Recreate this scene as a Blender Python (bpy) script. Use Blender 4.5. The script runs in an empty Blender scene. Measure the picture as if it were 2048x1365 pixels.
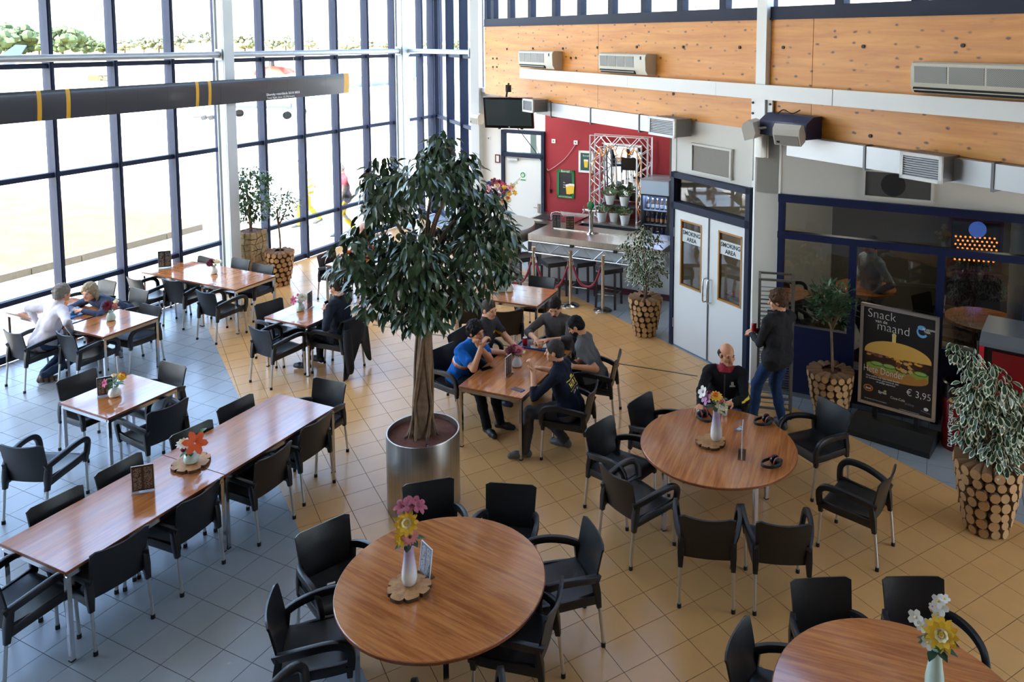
import bpy, math, random
import numpy as np
from mathutils import Vector, Matrix, Euler

# ---------------------------------------------------------------- scene, camera, light
SC = bpy.context.scene
COL = SC.collection
rad = math.radians
random.seed(7)

CAM_H = 4.6397            # eye height above the cafe floor
PITCH, ROLL, FPX = 0.0873857587, 0.0032167573, 1546.0604
PCX, PCY = 1176.85, 213.55      # principal point (the photo is a shifted / cropped frame)
cp, sp_, cr, sr = math.cos(PITCH), math.sin(PITCH), math.cos(ROLL), math.sin(ROLL)
RC = np.array([[cr, -sr, 0], [sr, cr, 0], [0, 0, 1]]) @ np.array([[1, 0, 0], [0, -sp_, -cp], [0, cp, -sp_]])

cam = bpy.data.cameras.new('camera')
cam.sensor_width = 36.0
cam.lens = FPX / 2048 * 36
cam.shift_x = (1024 - PCX) / 2048
cam.shift_y = (PCY - 682.5) / 2048
cam.clip_end = 2000
camo = bpy.data.objects.new('camera', cam)
COL.objects.link(camo)
right, down, fwd = RC
camo.matrix_world = Matrix(((right[0], -down[0], -fwd[0], 0), (right[1], -down[1], -fwd[1], 0),
                            (right[2], -down[2], -fwd[2], CAM_H), (0, 0, 0, 1)))
SC.camera = camo

world = bpy.data.worlds.new('World')
SC.world = world
world.use_nodes = True
wn = world.node_tree
for n in list(wn.nodes):
    wn.nodes.remove(n)
sky = wn.nodes.new('ShaderNodeTexSky')
sky.sky_type = 'NISHITA'
sky.sun_disc = False
sky.sun_elevation = rad(48)
sky.sun_rotation = rad(205)
sky.air_density = 1.0
sky.dust_density = 3.0
bg = wn.nodes.new('ShaderNodeBackground')
bg.inputs['Strength'].default_value = 0.75
wo = wn.nodes.new('ShaderNodeOutputWorld')
wn.links.new(sky.outputs[0], bg.inputs['Color'])
wn.links.new(bg.outputs[0], wo.inputs['Surface'])

sun = bpy.data.lights.new('sun', 'SUN')
sun.energy = 9.0
sun.angle = rad(0.6)
sun.color = (1.0, 0.95, 0.86)
suno = bpy.data.objects.new('sun', sun)
COL.objects.link(suno)
SUN_AZ = 66.4          # the sun stands behind the camera, in line with the glass front
sd = Vector((-math.cos(rad(SUN_AZ)) * math.cos(rad(48)), -math.sin(rad(SUN_AZ)) * math.cos(rad(48)), math.sin(rad(48))))
suno.rotation_euler = sd.to_track_quat('Z', 'Y').to_euler()
suno.location = (-20, -20, 30)

SC.view_settings.view_transform = 'Standard'
SC.view_settings.look = 'None'
SC.view_settings.gamma = 1.0
SC.view_settings.use_curve_mapping = False
SC.view_settings.exposure = 1.5
SC.cycles.max_bounces = 10
SC.cycles.transparent_max_bounces = 16
SC.cycles.sample_clamp_indirect = 6.0
SC.cycles.caustics_reflective = False
SC.cycles.caustics_refractive = False

# ---------------------------------------------------------------- surveying helpers (plan from the photograph)
def P(px, py, z=0.0):
    d = np.array([(px - PCX) / FPX, (py - PCY) / FPX, 1.0]) @ RC
    t = (z - CAM_H) / d[2]
    return Vector((t * d[0], t * d[1], z))

def W(px, py, A, ang):
    d = np.array([(px - PCX) / FPX, (py - PCY) / FPX, 1.0]) @ RC
    n = np.array([-math.sin(rad(ang)), math.cos(rad(ang)), 0])
    t = (n[0] * A[0] + n[1] * A[1]) / (n @ d)
    return Vector((t * d[0], t * d[1], CAM_H + t * d[2]))

def D(ang):
    return Vector((math.cos(rad(ang)), math.sin(rad(ang)), 0))

# ---------------------------------------------------------------- materials
def lin(c):
    return tuple((x / 12.92 if x <= 0.04045 else ((x + 0.055) / 1.055) ** 2.4) for x in (v / 255 for v in c))

MATS = {}
def mat(name, rgb, rough=0.5, metal=0.0, coat=0.0, spec=0.5, noise=None, bump=None, sheen=0.0, emit=None, trans=0.0):
    """noise=(scale, amount[, second rgb]) colour mottling, bump=(scale, strength)."""
    if name in MATS:
        return MATS[name]
    m = bpy.data.materials.new(name)
    m.use_nodes = True
    nt = m.node_tree
    b = nt.nodes['Principled BSDF']
    c = lin(rgb) + (1,)
    b.inputs['Base Color'].default_value = c
    b.inputs['Roughness'].default_value = rough
    b.inputs['Metallic'].default_value = metal
    b.inputs['Coat Weight'].default_value = coat
    b.inputs['Coat Roughness'].default_value = 0.09
    b.inputs['Specular IOR Level'].default_value = spec
    if sheen:
        b.inputs['Sheen Weight'].default_value = sheen
    if emit:
        b.inputs['Emission Color'].default_value = lin(emit[0]) + (1,)
        b.inputs['Emission Strength'].default_value = emit[1]
    if trans:
        b.inputs['Transmission Weight'].default_value = trans
    tc = nt.nodes.new('ShaderNodeTexCoord')
    if noise:
        nz = nt.nodes.new('ShaderNodeTexNoise')
        nz.inputs['Scale'].default_value = noise[0]
        nz.inputs['Detail'].default_value = 4
        nt.links.new(tc.outputs['Object'], nz.inputs['Vector'])
        mx = nt.nodes.new('ShaderNodeMix')
        mx.data_type = 'RGBA'
        mx.inputs['A'].default_value = c
        c2 = lin(noise[2]) + (1,) if len(noise) > 2 else tuple(v * (1 - noise[1]) for v in c[:3]) + (1,)
        mx.inputs['B'].default_value = c2
        nt.links.new(nz.outputs['Fac'], mx.inputs['Factor'])
        nt.links.new(mx.outputs['Result'], b.inputs['Base Color'])
    if bump:
        nb = nt.nodes.new('ShaderNodeTexNoise')
        nb.inputs['Scale'].default_value = bump[0]
        nb.inputs['Detail'].default_value = 3
        nt.links.new(tc.outputs['Object'], nb.inputs['Vector'])
        bp = nt.nodes.new('ShaderNodeBump')
        bp.inputs['Strength'].default_value = bump[1]
        bp.inputs['Distance'].default_value = 0.01
        nt.links.new(nb.outputs['Fac'], bp.inputs['Height'])
        nt.links.new(bp.outputs['Normal'], b.inputs['Normal'])
    MATS[name] = m
    return m

def nodes_of(m):
    return m.node_tree, m.node_tree.nodes['Principled BSDF']

def ramp(nt, stops):
    r = nt.nodes.new('ShaderNodeValToRGB')
    el = r.color_ramp.elements
    while len(el) < len(stops):
        el.new(0.5)
    for e, (p, c) in zip(el, stops):
        e.position = p
        e.color = tuple(c) + (1,) if len(c) == 3 else c
    return r

def wood_mat(name, c1, c2, stretch=(2, 30, 30), rough=0.3, coat=0.3, scale=1.0, knots=None):
    m = mat(name, c1, rough, coat=coat)
    nt, b = nodes_of(m)
    tc = nt.nodes.new('ShaderNodeTexCoord')
    mp = nt.nodes.new('ShaderNodeMapping')
    mp.inputs['Scale'].default_value = tuple(s * scale for s in stretch)
    nt.links.new(tc.outputs['Object'], mp.inputs['Vector'])
    nz = nt.nodes.new('ShaderNodeTexNoise')
    nz.inputs['Scale'].default_value = 1.0
    nz.inputs['Detail'].default_value = 6
    nz.inputs['Roughness'].default_value = 0.65
    nz.inputs['Distortion'].default_value = 0.4
    nt.links.new(mp.outputs['Vector'], nz.inputs['Vector'])
    r = ramp(nt, [(0.36, lin(c2)), (0.62, lin(c1))])
    nt.links.new(nz.outputs['Fac'], r.inputs['Fac'])
    out = r.outputs['Color']
    if knots:
        sx = nt.nodes.new('ShaderNodeSeparateXYZ')
        nt.links.new(tc.outputs['Object'], sx.inputs[0])
        cx = nt.nodes.new('ShaderNodeCombineXYZ')
        for i_, (ax, kk) in enumerate((('X', knots[0]), ('Z', knots[1]))):
            ml = nt.nodes.new('ShaderNodeMath')
            ml.operation = 'MULTIPLY'
            ml.inputs[1].default_value = kk
            nt.links.new(sx.outputs[ax], ml.inputs[0])
            nt.links.new(ml.outputs[0], cx.inputs[i_])
        v = nt.nodes.new('ShaderNodeTexVoronoi')
        v.voronoi_dimensions = '2D'
        v.inputs['Scale'].default_value = 1.0
        nt.links.new(cx.outputs[0], v.inputs['Vector'])
        dn = nt.nodes.new('ShaderNodeTexNoise')
        dn.inputs['Scale'].default_value = 22.0
        nt.links.new(tc.outputs['Object'], dn.inputs['Vector'])
        da = nt.nodes.new('ShaderNodeMath')
        da.operation = 'MULTIPLY_ADD'
        da.inputs[1].default_value = 0.16
        nt.links.new(dn.outputs['Fac'], da.inputs[0])
        nt.links.new(v.outputs['Distance'], da.inputs[2])
        kr = ramp(nt, [(0.10, (1, 1, 1)), (0.20, (0, 0, 0))])
        nt.links.new(da.outputs[0], kr.inputs['Fac'])
        sep = nt.nodes.new('ShaderNodeSeparateColor')
        nt.links.new(v.outputs['Color'], sep.inputs[0])
        th = nt.nodes.new('ShaderNodeMath')
        th.operation = 'MULTIPLY'
        th.use_clamp = True
        nt.links.new(kr.outputs['Color'], th.inputs[0])
        sm = nt.nodes.new('ShaderNodeMath')
        sm.operation = 'MULTIPLY'
        sm.inputs[1].default_value = 1.8
        nt.links.new(sep.outputs[0], sm.inputs[0])
        nt.links.new(sm.outputs[0], th.inputs[1])
        mx = nt.nodes.new('ShaderNodeMix')
        mx.data_type = 'RGBA'
        nt.links.new(th.outputs[0], mx.inputs['Factor'])
        nt.links.new(out, mx.inputs['A'])
        mx.inputs['B'].default_value = lin((84, 44, 18)) + (1,)
        out = mx.outputs['Result']
    nt.links.new(out, b.inputs['Base Color'])
    return m

def glass_mat(name, tint=(0.95, 0.97, 0.97), refl=0.03, maxr=0.5):
    m = bpy.data.materials.new(name)
    m.use_nodes = True
    nt = m.node_tree
    for n in list(nt.nodes):
        nt.nodes.remove(n)
    o = nt.nodes.new('ShaderNodeOutputMaterial')
    t = nt.nodes.new('ShaderNodeBsdfTransparent')
    t.inputs[0].default_value = tint + (1,)
    g = nt.nodes.new('ShaderNodeBsdfGlossy')
    g.inputs['Roughness'].default_value = 0.015
    f = nt.nodes.new('ShaderNodeLayerWeight')
    f.inputs['Blend'].default_value = 0.5
    pw = nt.nodes.new('ShaderNodeMath')
    pw.operation = 'POWER'
    pw.inputs[1].default_value = 5.0
    nt.links.new(f.outputs['Facing'], pw.inputs[0])
    ma = nt.nodes.new('ShaderNodeMath')
    ma.operation = 'MULTIPLY_ADD'
    ma.inputs[1].default_value = maxr
    ma.inputs[2].default_value = refl
    nt.links.new(pw.outputs[0], ma.inputs[0])
    mx = nt.nodes.new('ShaderNodeMixShader')
    nt.links.new(ma.outputs[0], mx.inputs[0])
    nt.links.new(t.outputs[0], mx.inputs[1])
    nt.links.new(g.outputs[0], mx.inputs[2])
    nt.links.new(mx.outputs[0], o.inputs[0])
    MATS[name] = m
    return m

def brushed(name, rgb, rough=0.32, stretch=(60, 60, 0.6)):
    m = mat(name, rgb, rough, metal=1.0)
    nt, b = nodes_of(m)
    tc = nt.nodes.new('ShaderNodeTexCoord')
    mp = nt.nodes.new('ShaderNodeMapping')
    mp.inputs['Scale'].default_value = stretch
    nz = nt.nodes.new('ShaderNodeTexNoise')
    nz.inputs['Scale'].default_value = 1
    nz.inputs['Detail'].default_value = 5
    nt.links.new(tc.outputs['Object'], mp.inputs['Vector'])
    nt.links.new(mp.outputs['Vector'], nz.inputs['Vector'])
    r = ramp(nt, [(0.3, lin(tuple(int(v * 0.9) for v in rgb))), (0.7, lin(rgb))])
    nt.links.new(nz.outputs['Fac'], r.inputs['Fac'])
    nt.links.new(r.outputs['Color'], b.inputs['Base Color'])
    return m

def print_mat(name, paper, ink, lines=(6, 26), cover=0.55, rough=0.4):
    """a printed sheet: rows of small words in ink on paper (flat print)."""
    m = mat(name, paper, rough)
    nt, b = nodes_of(m)
    tc = nt.nodes.new('ShaderNodeTexCoord')
    sx = nt.nodes.new('ShaderNodeSeparateXYZ')
    nt.links.new(tc.outputs['UV'], sx.inputs[0])
    def mth(op, a_, b_=None, c_=None):
        n = nt.nodes.new('ShaderNodeMath')
        n.operation = op
        for i_, q in enumerate((a_, b_, c_)):
            if q is None:
                continue
            if isinstance(q, (int, float)):
                n.inputs[i_].default_value = q
            else:
                nt.links.new(q, n.inputs[i_])
        return n.outputs[0]
    vr = mth('MULTIPLY', sx.outputs['Y'], lines[1])
    ur = mth('MULTIPLY', sx.outputs['X'], lines[0] * 9.0)
    row, cell = mth('FLOOR', vr), mth('FLOOR', ur)
    cb = nt.nodes.new('ShaderNodeCombineXYZ')
    nt.links.new(cell, cb.inputs[0])
    nt.links.new(row, cb.inputs[1])
    wnz = nt.nodes.new('ShaderNodeTexWhiteNoise')
    nt.links.new(cb.outputs[0], wnz.inputs['Vector'])
    inrow = mth('GREATER_THAN', mth('FRACT', vr), 0.5)
    ink_on = mth('GREATER_THAN', wnz.outputs['Value'], 0.32)
    cf = mth('FRACT', mth('MULTIPLY', sx.outputs['X'], 2.0))
    col_on = mth('MULTIPLY', mth('GREATER_THAN', cf, 0.12), mth('LESS_THAN', cf, 0.86))
    edge = mth('MULTIPLY', mth('GREATER_THAN', sx.outputs['Y'], 0.06), mth('LESS_THAN', sx.outputs['Y'], 0.92))
    fac_ = mth('MULTIPLY', mth('MULTIPLY', inrow, ink_on), mth('MULTIPLY', col_on, edge))
    mx = nt.nodes.new('ShaderNodeMix')
    mx.data_type = 'RGBA'
    mu = nt.nodes.new('ShaderNodeMath')
    mu.operation = 'MULTIPLY'
    mu.inputs[1].default_value = cover
    nt.links.new(fac_, mu.inputs[0])
    nt.links.new(mu.outputs[0], mx.inputs['Factor'])
    mx.inputs['A'].default_value = lin(paper) + (1,)
    mx.inputs['B'].default_value = lin(ink) + (1,)
    nt.links.new(mx.outputs['Result'], b.inputs['Base Color'])
    return m

def mesh_mat(name, base, hole, n=(30, 16), rough=0.5):
    """perforated or woven sheet: a grid of small openings."""
    m = mat(name, base, rough)
    nt, b = nodes_of(m)
    tc = nt.nodes.new('ShaderNodeTexCoord')
    mp = nt.nodes.new('ShaderNodeMapping')
    mp.inputs['Scale'].default_value = (n[0], n[1], 1)
    nt.links.new(tc.outputs['UV'], mp.inputs['Vector'])
    ck = nt.nodes.new('ShaderNodeTexChecker')
    ck.inputs['Scale'].default_value = 2.0
    ck.inputs['Color1'].default_value = lin(base) + (1,)
    ck.inputs['Color2'].default_value = lin(hole) + (1,)
    nt.links.new(mp.outputs['Vector'], ck.inputs['Vector'])
    nt.links.new(ck.outputs['Color'], b.inputs['Base Color'])
    return m

# ---------------------------------------------------------------- mesh helpers
class MB:
    def __init__(self):
        self.V, self.F, self.M, self.UV = [], [], [], {}

    def add(self, vs, fs, mi=0):
        o = len(self.V)
        self.V += [tuple(v) for v in vs]
        self.F += [tuple(i + o for i in f) for f in fs]
        self.M += [mi] * len(fs)
        return self

    def obox(self, c, ex, ey, ez, mi=0):
        """box about centre c with half-extent vectors."""
        c, ex, ey, ez = Vector(c), Vector(ex), Vector(ey), Vector(ez)
        vs = [c + sx * ex + sy * ey + sz * ez for sz in (-1, 1) for sy in (-1, 1) for sx in (-1, 1)]
        return self.add(vs, [(0, 2, 3, 1), (4, 5, 7, 6), (0, 1, 5, 4), (2, 6, 7, 3), (0, 4, 6, 2), (1, 3, 7, 5)], mi)

    def box(self, c, s, rz=0.0, mi=0):
        a, b = math.cos(rz), math.sin(rz)
        return self.obox(c, (a * s[0] / 2, b * s[0] / 2, 0), (-b * s[1] / 2, a * s[1] / 2, 0), (0, 0, s[2] / 2), mi)

    def bar(self, p, q, w, h, up=(0, 0, 1), mi=0):
        p, q = Vector(p), Vector(q)
        d = (q - p)
        u = Vector(up)
        s = d.cross(u)
        if s.length < 1e-6:
            s = Vector((1, 0, 0))
        s.normalize()
        u = s.cross(d).normalized()
        return self.obox((p + q) / 2, d / 2, s * w / 2, u * h / 2, mi)

    def tube(self, path, r, n=8, caps=True, mi=0, sec=None, closed=False, side=None):
        """sweep a circle (r: number or list) or a section [(a,b)] along path."""
        pts = [Vector(p) for p in path]
        L = len(pts)
        rs = r if isinstance(r, (list, tuple)) else [r] * L
        if sec is None:
            sec = [(math.cos(2 * math.pi * k / n), math.sin(2 * math.pi * k / n)) for k in range(n)]
        n = len(sec)
        tn = []
        for i in range(L):
            a = pts[i - 1] if (i or closed) else pts[i]
            b = pts[(i + 1) % L] if (i < L - 1 or closed) else pts[i]
            tn.append((b - a).normalized() if (b - a).length > 1e-9 else Vector((0, 0, 1)))
        if side is not None:
            s = Vector(side)
        else:
            s = tn[0].orthogonal()
        vs = []
        for i in range(L):
            s = (s - tn[i] * s.dot(tn[i]))
            if s.length < 1e-6:
                s = tn[i].orthogonal()
            s.normalize()
            u = tn[i].cross(s)
            for a, b in sec:
                vs.append(pts[i] + (s * a + u * b) * rs[i])
            if side is not None:
                s = Vector(side)
        fs = []
        for i in range(L if closed else L - 1):
            j = (i + 1) % L
            for k in range(n):
                k2 = (k + 1) % n
                fs.append((i * n + k, i * n + k2, j * n + k2, j * n + k))
        if caps and not closed:
            fs.append(tuple(range(n - 1, -1, -1)))
            fs.append(tuple((L - 1) * n + k for k in range(n)))
        return self.add(vs, fs, mi)

    def cyl(self, p, q, r, r2=None, n=12, caps=True, mi=0):
        return self.tube([p, q], [r, r if r2 is None else r2], n, caps, mi)

    def lathe(self, prof, n=24, c=(0, 0, 0), mi=0, arc=None):
        c = Vector(c)
        vs, fs = [], []
        L = len(prof)
        for r, z in prof:
            for k in range(n):
                a = 2 * math.pi * k / n
                vs.append(c + Vector((r * math.cos(a), r * math.sin(a), z)))
        for i in range(L - 1):
            for k in range(n):
                k2 = (k + 1) % n
                fs.append((i * n + k, i * n + k2, (i + 1) * n + k2, (i + 1) * n + k))
        if prof[0][0] > 1e-4:
            fs.append(tuple(range(n - 1, -1, -1)))
        if prof[-1][0] > 1e-4:
            fs.append(tuple((L - 1) * n + k for k in range(n)))
        return self.add(vs, fs, mi)

    def ell(self, c, r, nu=10, nv=7, R=None, mi=0):
        c = Vector(c)
        vs, fs = [], []
        for j in range(nv + 1):
            t = math.pi * j / nv
            for i in range(nu):
                a = 2 * math.pi * i / nu
                v = Vector((r[0] * math.sin(t) * math.cos(a), r[1] * math.sin(t) * math.sin(a), -r[2] * math.cos(t)))
                vs.append(c + (R @ v if R else v))
        for j in range(nv):
            for i in range(nu):
                i2 = (i + 1) % nu
                fs.append((j * nu + i, j * nu + i2, (j + 1) * nu + i2, (j + 1) * nu + i))
        return self.add(vs, fs, mi)

    def shell(self, fn, nu, nv, th, mi=0):
        """thick curved sheet, fn(u,v) in 0..1 -> point."""
        G = [[Vector(fn(i / nu, j / nv)) for i in range(nu + 1)] for j in range(nv + 1)]
        N = [[None] * (nu + 1) for _ in range(nv + 1)]
        for j in range(nv + 1):
            for i in range(nu + 1):
                du = G[j][min(i + 1, nu)] - G[j][max(i - 1, 0)]
                dv = G[min(j + 1, nv)][i] - G[max(j - 1, 0)][i]
                N[j][i] = du.cross(dv).normalized()
        w = nu + 1
        vs = [G[j][i] + N[j][i] * th / 2 for j in range(nv + 1) for i in range(w)]
        o = len(vs)
        vs += [G[j][i] - N[j][i] * th / 2 for j in range(nv + 1) for i in range(w)]
        fs = []
        for j in range(nv):
            for i in range(nu):
                a = j * w + i
                fs.append((a, a + 1, a + w + 1, a + w))
                fs.append((o + a, o + a + w, o + a + w + 1, o + a + 1))
        edge = [j * w for j in range(nv, 0, -1)] + list(range(nu)) + [j * w + nu for j in range(nv)] + [nv * w + i for i in range(nu, 0, -1)]
        for k in range(len(edge)):
            a, b = edge[k], edge[(k + 1) % len(edge)]
            fs.append((b, a, o + a, o + b))
        return self.add(vs, fs, mi)

    def prism(self, poly, z0, z1, mi=0):
        n = len(poly)
        vs = [(x, y, z0) for x, y in poly] + [(x, y, z1) for x, y in poly]
        fs = [tuple(range(n - 1, -1, -1)), tuple(range(n, 2 * n))] + [(i, (i + 1) % n, n + (i + 1) % n, n + i) for i in range(n)]
        return self.add(vs, fs, mi)

    def quad(self, a, b, c, d, mi=0):
        return self.add([a, b, c, d], [(0, 1, 2, 3)], mi)

    def mesh(self, name, mats, smooth=True, angle=38, uv=False):
        me = bpy.data.meshes.new(name)
        me.from_pydata(self.V, [], self.F)
        for m in (mats if isinstance(mats, (list, tuple)) else [mats]):
            me.materials.append(m)
        if len(me.materials) > 1:
            me.polygons.foreach_set('material_index', self.M)
        if uv:
            l = me.uv_layers.new(name='UVMap')
            vs = np.array(self.V)
            lo, hi = vs.min(0), vs.max(0)
            ax = np.argsort(-(hi - lo))[:2]
            ax = sorted(ax)
            for poly in me.polygons:
                for li in poly.loop_indices:
                    v = vs[me.loops[li].vertex_index]
                    l.data[li].uv = [(v[a] - lo[a]) / max(hi[a] - lo[a], 1e-6) for a in ax]
        me.update()
        if smooth:
            me.shade_smooth()
            me.set_sharp_from_angle(angle=rad(angle))
        return me

    def build(self, name, mats, parent=None, smooth=True, angle=38, uv=False, loc=None, rz=None):
        o = bpy.data.objects.new(name, self.mesh(name, mats, smooth, angle, uv))
        COL.objects.link(o)
        if parent:
            o.parent = parent
        if loc is not None:
            o.location = loc
        if rz is not None:
            o.rotation_euler = (0, 0, rz)
        return o

def tag(o, label, cat, group=None):
    o['label'] = label
    o['category'] = cat
    if group:
        o['group'] = group
    return o

def thing(name, label, cat, loc=(0, 0, 0), rz=0.0, group=None):
    o = bpy.data.objects.new(name, None)
    o.empty_display_size = 0.1
    COL.objects.link(o)
    o.location = loc
    o.rotation_euler = (0, 0, rz)
    return tag(o, label, cat, group)

def struct(name, label, loc=(0, 0, 0), rz=0.0):
    o = bpy.data.objects.new(name, None)
    COL.objects.link(o)
    o.location = loc
    o.rotation_euler = (0, 0, rz)
    o['kind'] = 'structure'
    o['label'] = label
    o['category'] = 'structure'
    return o

def inst(mesh, name, parent, loc=(0, 0, 0), rot=(0, 0, 0), scale=(1, 1, 1)):
    o = bpy.data.objects.new(name, mesh)
    COL.objects.link(o)
    o.parent = parent
    o.location = loc
    o.rotation_euler = rot
    o.scale = scale
    return o

def dup(root, loc, rz, label=None):
    r = root.copy()
    COL.objects.link(r)
    r.location = loc
    r.rotation_euler = (0, 0, rz)
    if label:
        r['label'] = label
    for ch in list(root.children):
        c = ch.copy()
        COL.objects.link(c)
        c.parent = r
        for g in ch.children:
            d = g.copy()
            COL.objects.link(d)
            d.parent = c
    return r

def text(s, size, m, parent, loc, rot=(math.pi / 2, 0, 0), name='lettering', ext=0.0008, align='LEFT', sx=1.0, bold=0.0, spacing=1.0):
    c = bpy.data.curves.new(name, 'FONT')
    c.body = s
    c.size = size
    c.extrude = ext
    c.align_x = align
    c.offset = bold
    c.space_character = spacing
    c.resolution_u = 3
    c.materials.append(m)
    o = bpy.data.objects.new(name, c)
    COL.objects.link(o)
    o.parent = parent
    o.location = loc
    o.rotation_euler = rot
    o.scale = (sx, 1, 1)
    TEXTS.append(o)
    return o
TEXTS = []

def texts_to_mesh():
    bpy.context.view_layer.update()
    dg = bpy.context.evaluated_depsgraph_get()
    for o in TEXTS:
        me = bpy.data.meshes.new_from_object(o.evaluated_get(dg))
        n = bpy.data.objects.new(o.name, me)
        COL.objects.link(n)
        n.parent = o.parent
        n.location, n.rotation_euler, n.scale = o.location, o.rotation_euler, o.scale
        nm = o.name
        bpy.data.objects.remove(o)
        n.name = nm

# ---------------------------------------------------------------- materials in use
M_BLUE = mat('dark_blue_paint', (27, 37, 60), 0.6, spec=0.3)
M_NAVY = mat('navy_blue_paint', (14, 26, 64), 0.42)
M_GLASS = glass_mat('window_glass', (0.93, 0.96, 0.97))
M_DARKGLASS = glass_mat('smoked_glass', (0.62, 0.64, 0.64), 0.08)
M_WHITE = mat('white_paint', (232, 233, 230), 0.45)
M_CREAM = mat('cream_wall_paint', (206, 204, 194), 0.6)
M_SILVER = mat('galvanised_steel', (176, 180, 182), 0.42, 0.6)
M_CHROME = mat('chrome', (200, 200, 200), 0.16, 1.0)
M_ALU = mat('aluminium_tube', (205, 205, 203), 0.3, 0.9)
M_STEEL = brushed('brushed_steel', (196, 190, 182))
M_BLACK = mat('black_plastic', (19, 19, 21), 0.36, spec=0.5, bump=(180, 0.12))
M_RUBBER = mat('black_rubber', (14, 14, 15), 0.6)
M_DARK = mat('dark_void', (26, 25, 26), 0.7)
M_RED = mat('red_wall_paint', (150, 30, 42), 0.6)
M_PINE = wood_mat('knotty_pine', (222, 150, 58), (200, 122, 38), (0.8, 9, 11), 0.42, 0.1, knots=(3.4, 6.2))
M_TABLE = wood_mat('cherry_laminate', (200, 126, 68), (158, 90, 44), (2.2, 34, 30), 0.18, 0.9)
M_TEDGE = wood_mat('cherry_edge', (150, 84, 44), (120, 64, 32), (3, 30, 30), 0.35, 0.2)
M_LOG = wood_mat('log_end', (206, 164, 110), (150, 104, 62), (30, 30, 5), 0.7, 0.0)
M_BARK = mat('bark', (104, 72, 46), 0.85, noise=(60, 0.5), bump=(60, 0.6))
M_SLICE = wood_mat('slice_wood', (196, 144, 90), (156, 106, 60), (18, 18, 18), 0.6, 0.0)
M_SOIL = mat('clay_granules', (128, 76, 56), 0.9, noise=(90, 0.5), bump=(120, 1.0))
M_PORC = mat('white_porcelain', (232, 236, 234), 0.16, coat=0.5)
M_MINT = mat('mint_porcelain', (196, 224, 212), 0.16, coat=0.5)
M_ACRYL = glass_mat('clear_acrylic', (0.90, 0.92, 0.93), 0.1)
M_MENU = print_mat('menu_print', (40, 32, 30), (206, 198, 188), (3, 26), 0.8)
M_LEAFG = mat('green_leaf', (48, 78, 40), 0.4, spec=0.5, noise=(9, 0.5))
# ================================================================ plan of the building
A_F, A_B, A_S = 66.4, -55.8, -24.8          # headings: glass front, timber beam wall, cross walls
B0 = P(595, 520)
R0 = P(1343, 683)
S0 = Vector((2.47, 9.85, 0))
C0 = Vector((-2.3, 17.0, 0))
F_END = 5.15
FC = B0 + D(A_F) * F_END

def on(frame, px, py, off=0.0):
    """wall-local x and z of a picture point lying `off` in front of a wall."""
    o, a = frame
    A = o - D(a + 90) * off
    q = W(px, py, A, a)
    d = D(a)
    return (q - o).dot(d), q.z
FB, FS_, FW = (R0, A_B), (S0, A_S), (C0, A_S)

# ---------------------------------------------------------------- floor
def clip(poly, a, b):
    """keep the part of poly left of the line a->b."""
    out = []
    for i in range(len(poly)):
        p, q = poly[i], poly[(i + 1) % len(poly)]
        sp = (b[0] - a[0]) * (p[1] - a[1]) - (b[1] - a[1]) * (p[0] - a[0])
        sq = (b[0] - a[0]) * (q[1] - a[1]) - (b[1] - a[1]) * (q[0] - a[0])
        if sp >= 0:
            out.append(p)
        if (sp >= 0) != (sq >= 0):
            t = sp / (sp - sq)
            out.append((p[0] + t * (q[0] - p[0]), p[1] + t * (q[1] - p[1])))
    return out

def area(p):
    return abs(sum(p[i][0] * p[(i + 1) % len(p)][1] - p[(i + 1) % len(p)][0] * p[i][1] for i in range(len(p)))) / 2

fl_a, fl_b = B0 - D(A_F) * 20 - D(156.4) * 0.1, FC - D(156.4) * 0.1
ROOM = [(fl_b.x, fl_b.y), (fl_a.x, fl_a.y), (9.5, -3.0), (9.5, 11.0), (3.5, 17.5), (-1.6, 20.4)]
floor = struct('floor', 'tiled cafe floor, slate blue and sand tiles')
m_grout = mat('floor_grout', (62, 54, 48), 0.9)
fb = MB()
fb.prism([(x, y) for x, y in ROOM], -0.12, -0.0035)
fb.build('screed', m_grout, floor, smooth=False)

def tile_mat(name, c):
    m = mat(name, c, 0.3, spec=0.6)
    nt, b = nodes_of(m)
    tc = nt.nodes.new('ShaderNodeTexCoord')
    geo = nt.nodes.new('ShaderNodeNewGeometry')
    oi = nt.nodes.new('ShaderNodeObjectInfo')
    nz = nt.nodes.new('ShaderNodeTexNoise')
    nz.inputs['Scale'].default_value = 1.6
    nz.inputs['Detail'].default_value = 4
    nz.inputs['Roughness'].default_value = 0.7
    nt.links.new(geo.outputs['Position'], nz.inputs['Vector'])
    hv = nt.nodes.new('ShaderNodeHueSaturation')
    hv.inputs['Color'].default_value = lin(c) + (1,)
    mr = nt.nodes.new('ShaderNodeMapRange')
    mr.inputs['To Min'].default_value = 0.86
    mr.inputs['To Max'].default_value = 1.12
    nt.links.new(nz.outputs['Fac'], mr.inputs['Value'])
    nt.links.new(mr.outputs[0], hv.inputs['Value'])
    nt.links.new(hv.outputs[0], b.inputs['Base Color'])
    r2 = nt.nodes.new('ShaderNodeMapRange')
    r2.inputs['To Min'].default_value = 0.23
    r2.inputs['To Max'].default_value = 0.29
    nt.links.new(nz.outputs['Fac'], r2.inputs['Value'])
    nt.links.new(r2.outputs[0], b.inputs['Roughness'])
    return m
M_TBLUE = tile_mat('slate_blue_tile', (152, 160, 166))
M_TSAND = tile_mat('sand_tile', (218, 168, 108))
T = 0.30
GAP = 0.005
bl = (P(378, 573), P(600, 1065))
br_ = (P(1220, 628), P(1780, 913))
db, dr = (bl[1] - bl[0]).normalized(), (br_[1] - br_[0]).normalized()
L0, L1 = bl[0] - db * 30, bl[0] + db * 30
Q0, Q1 = br_[0] - dr * 30, br_[0] + dr * 30
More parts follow.
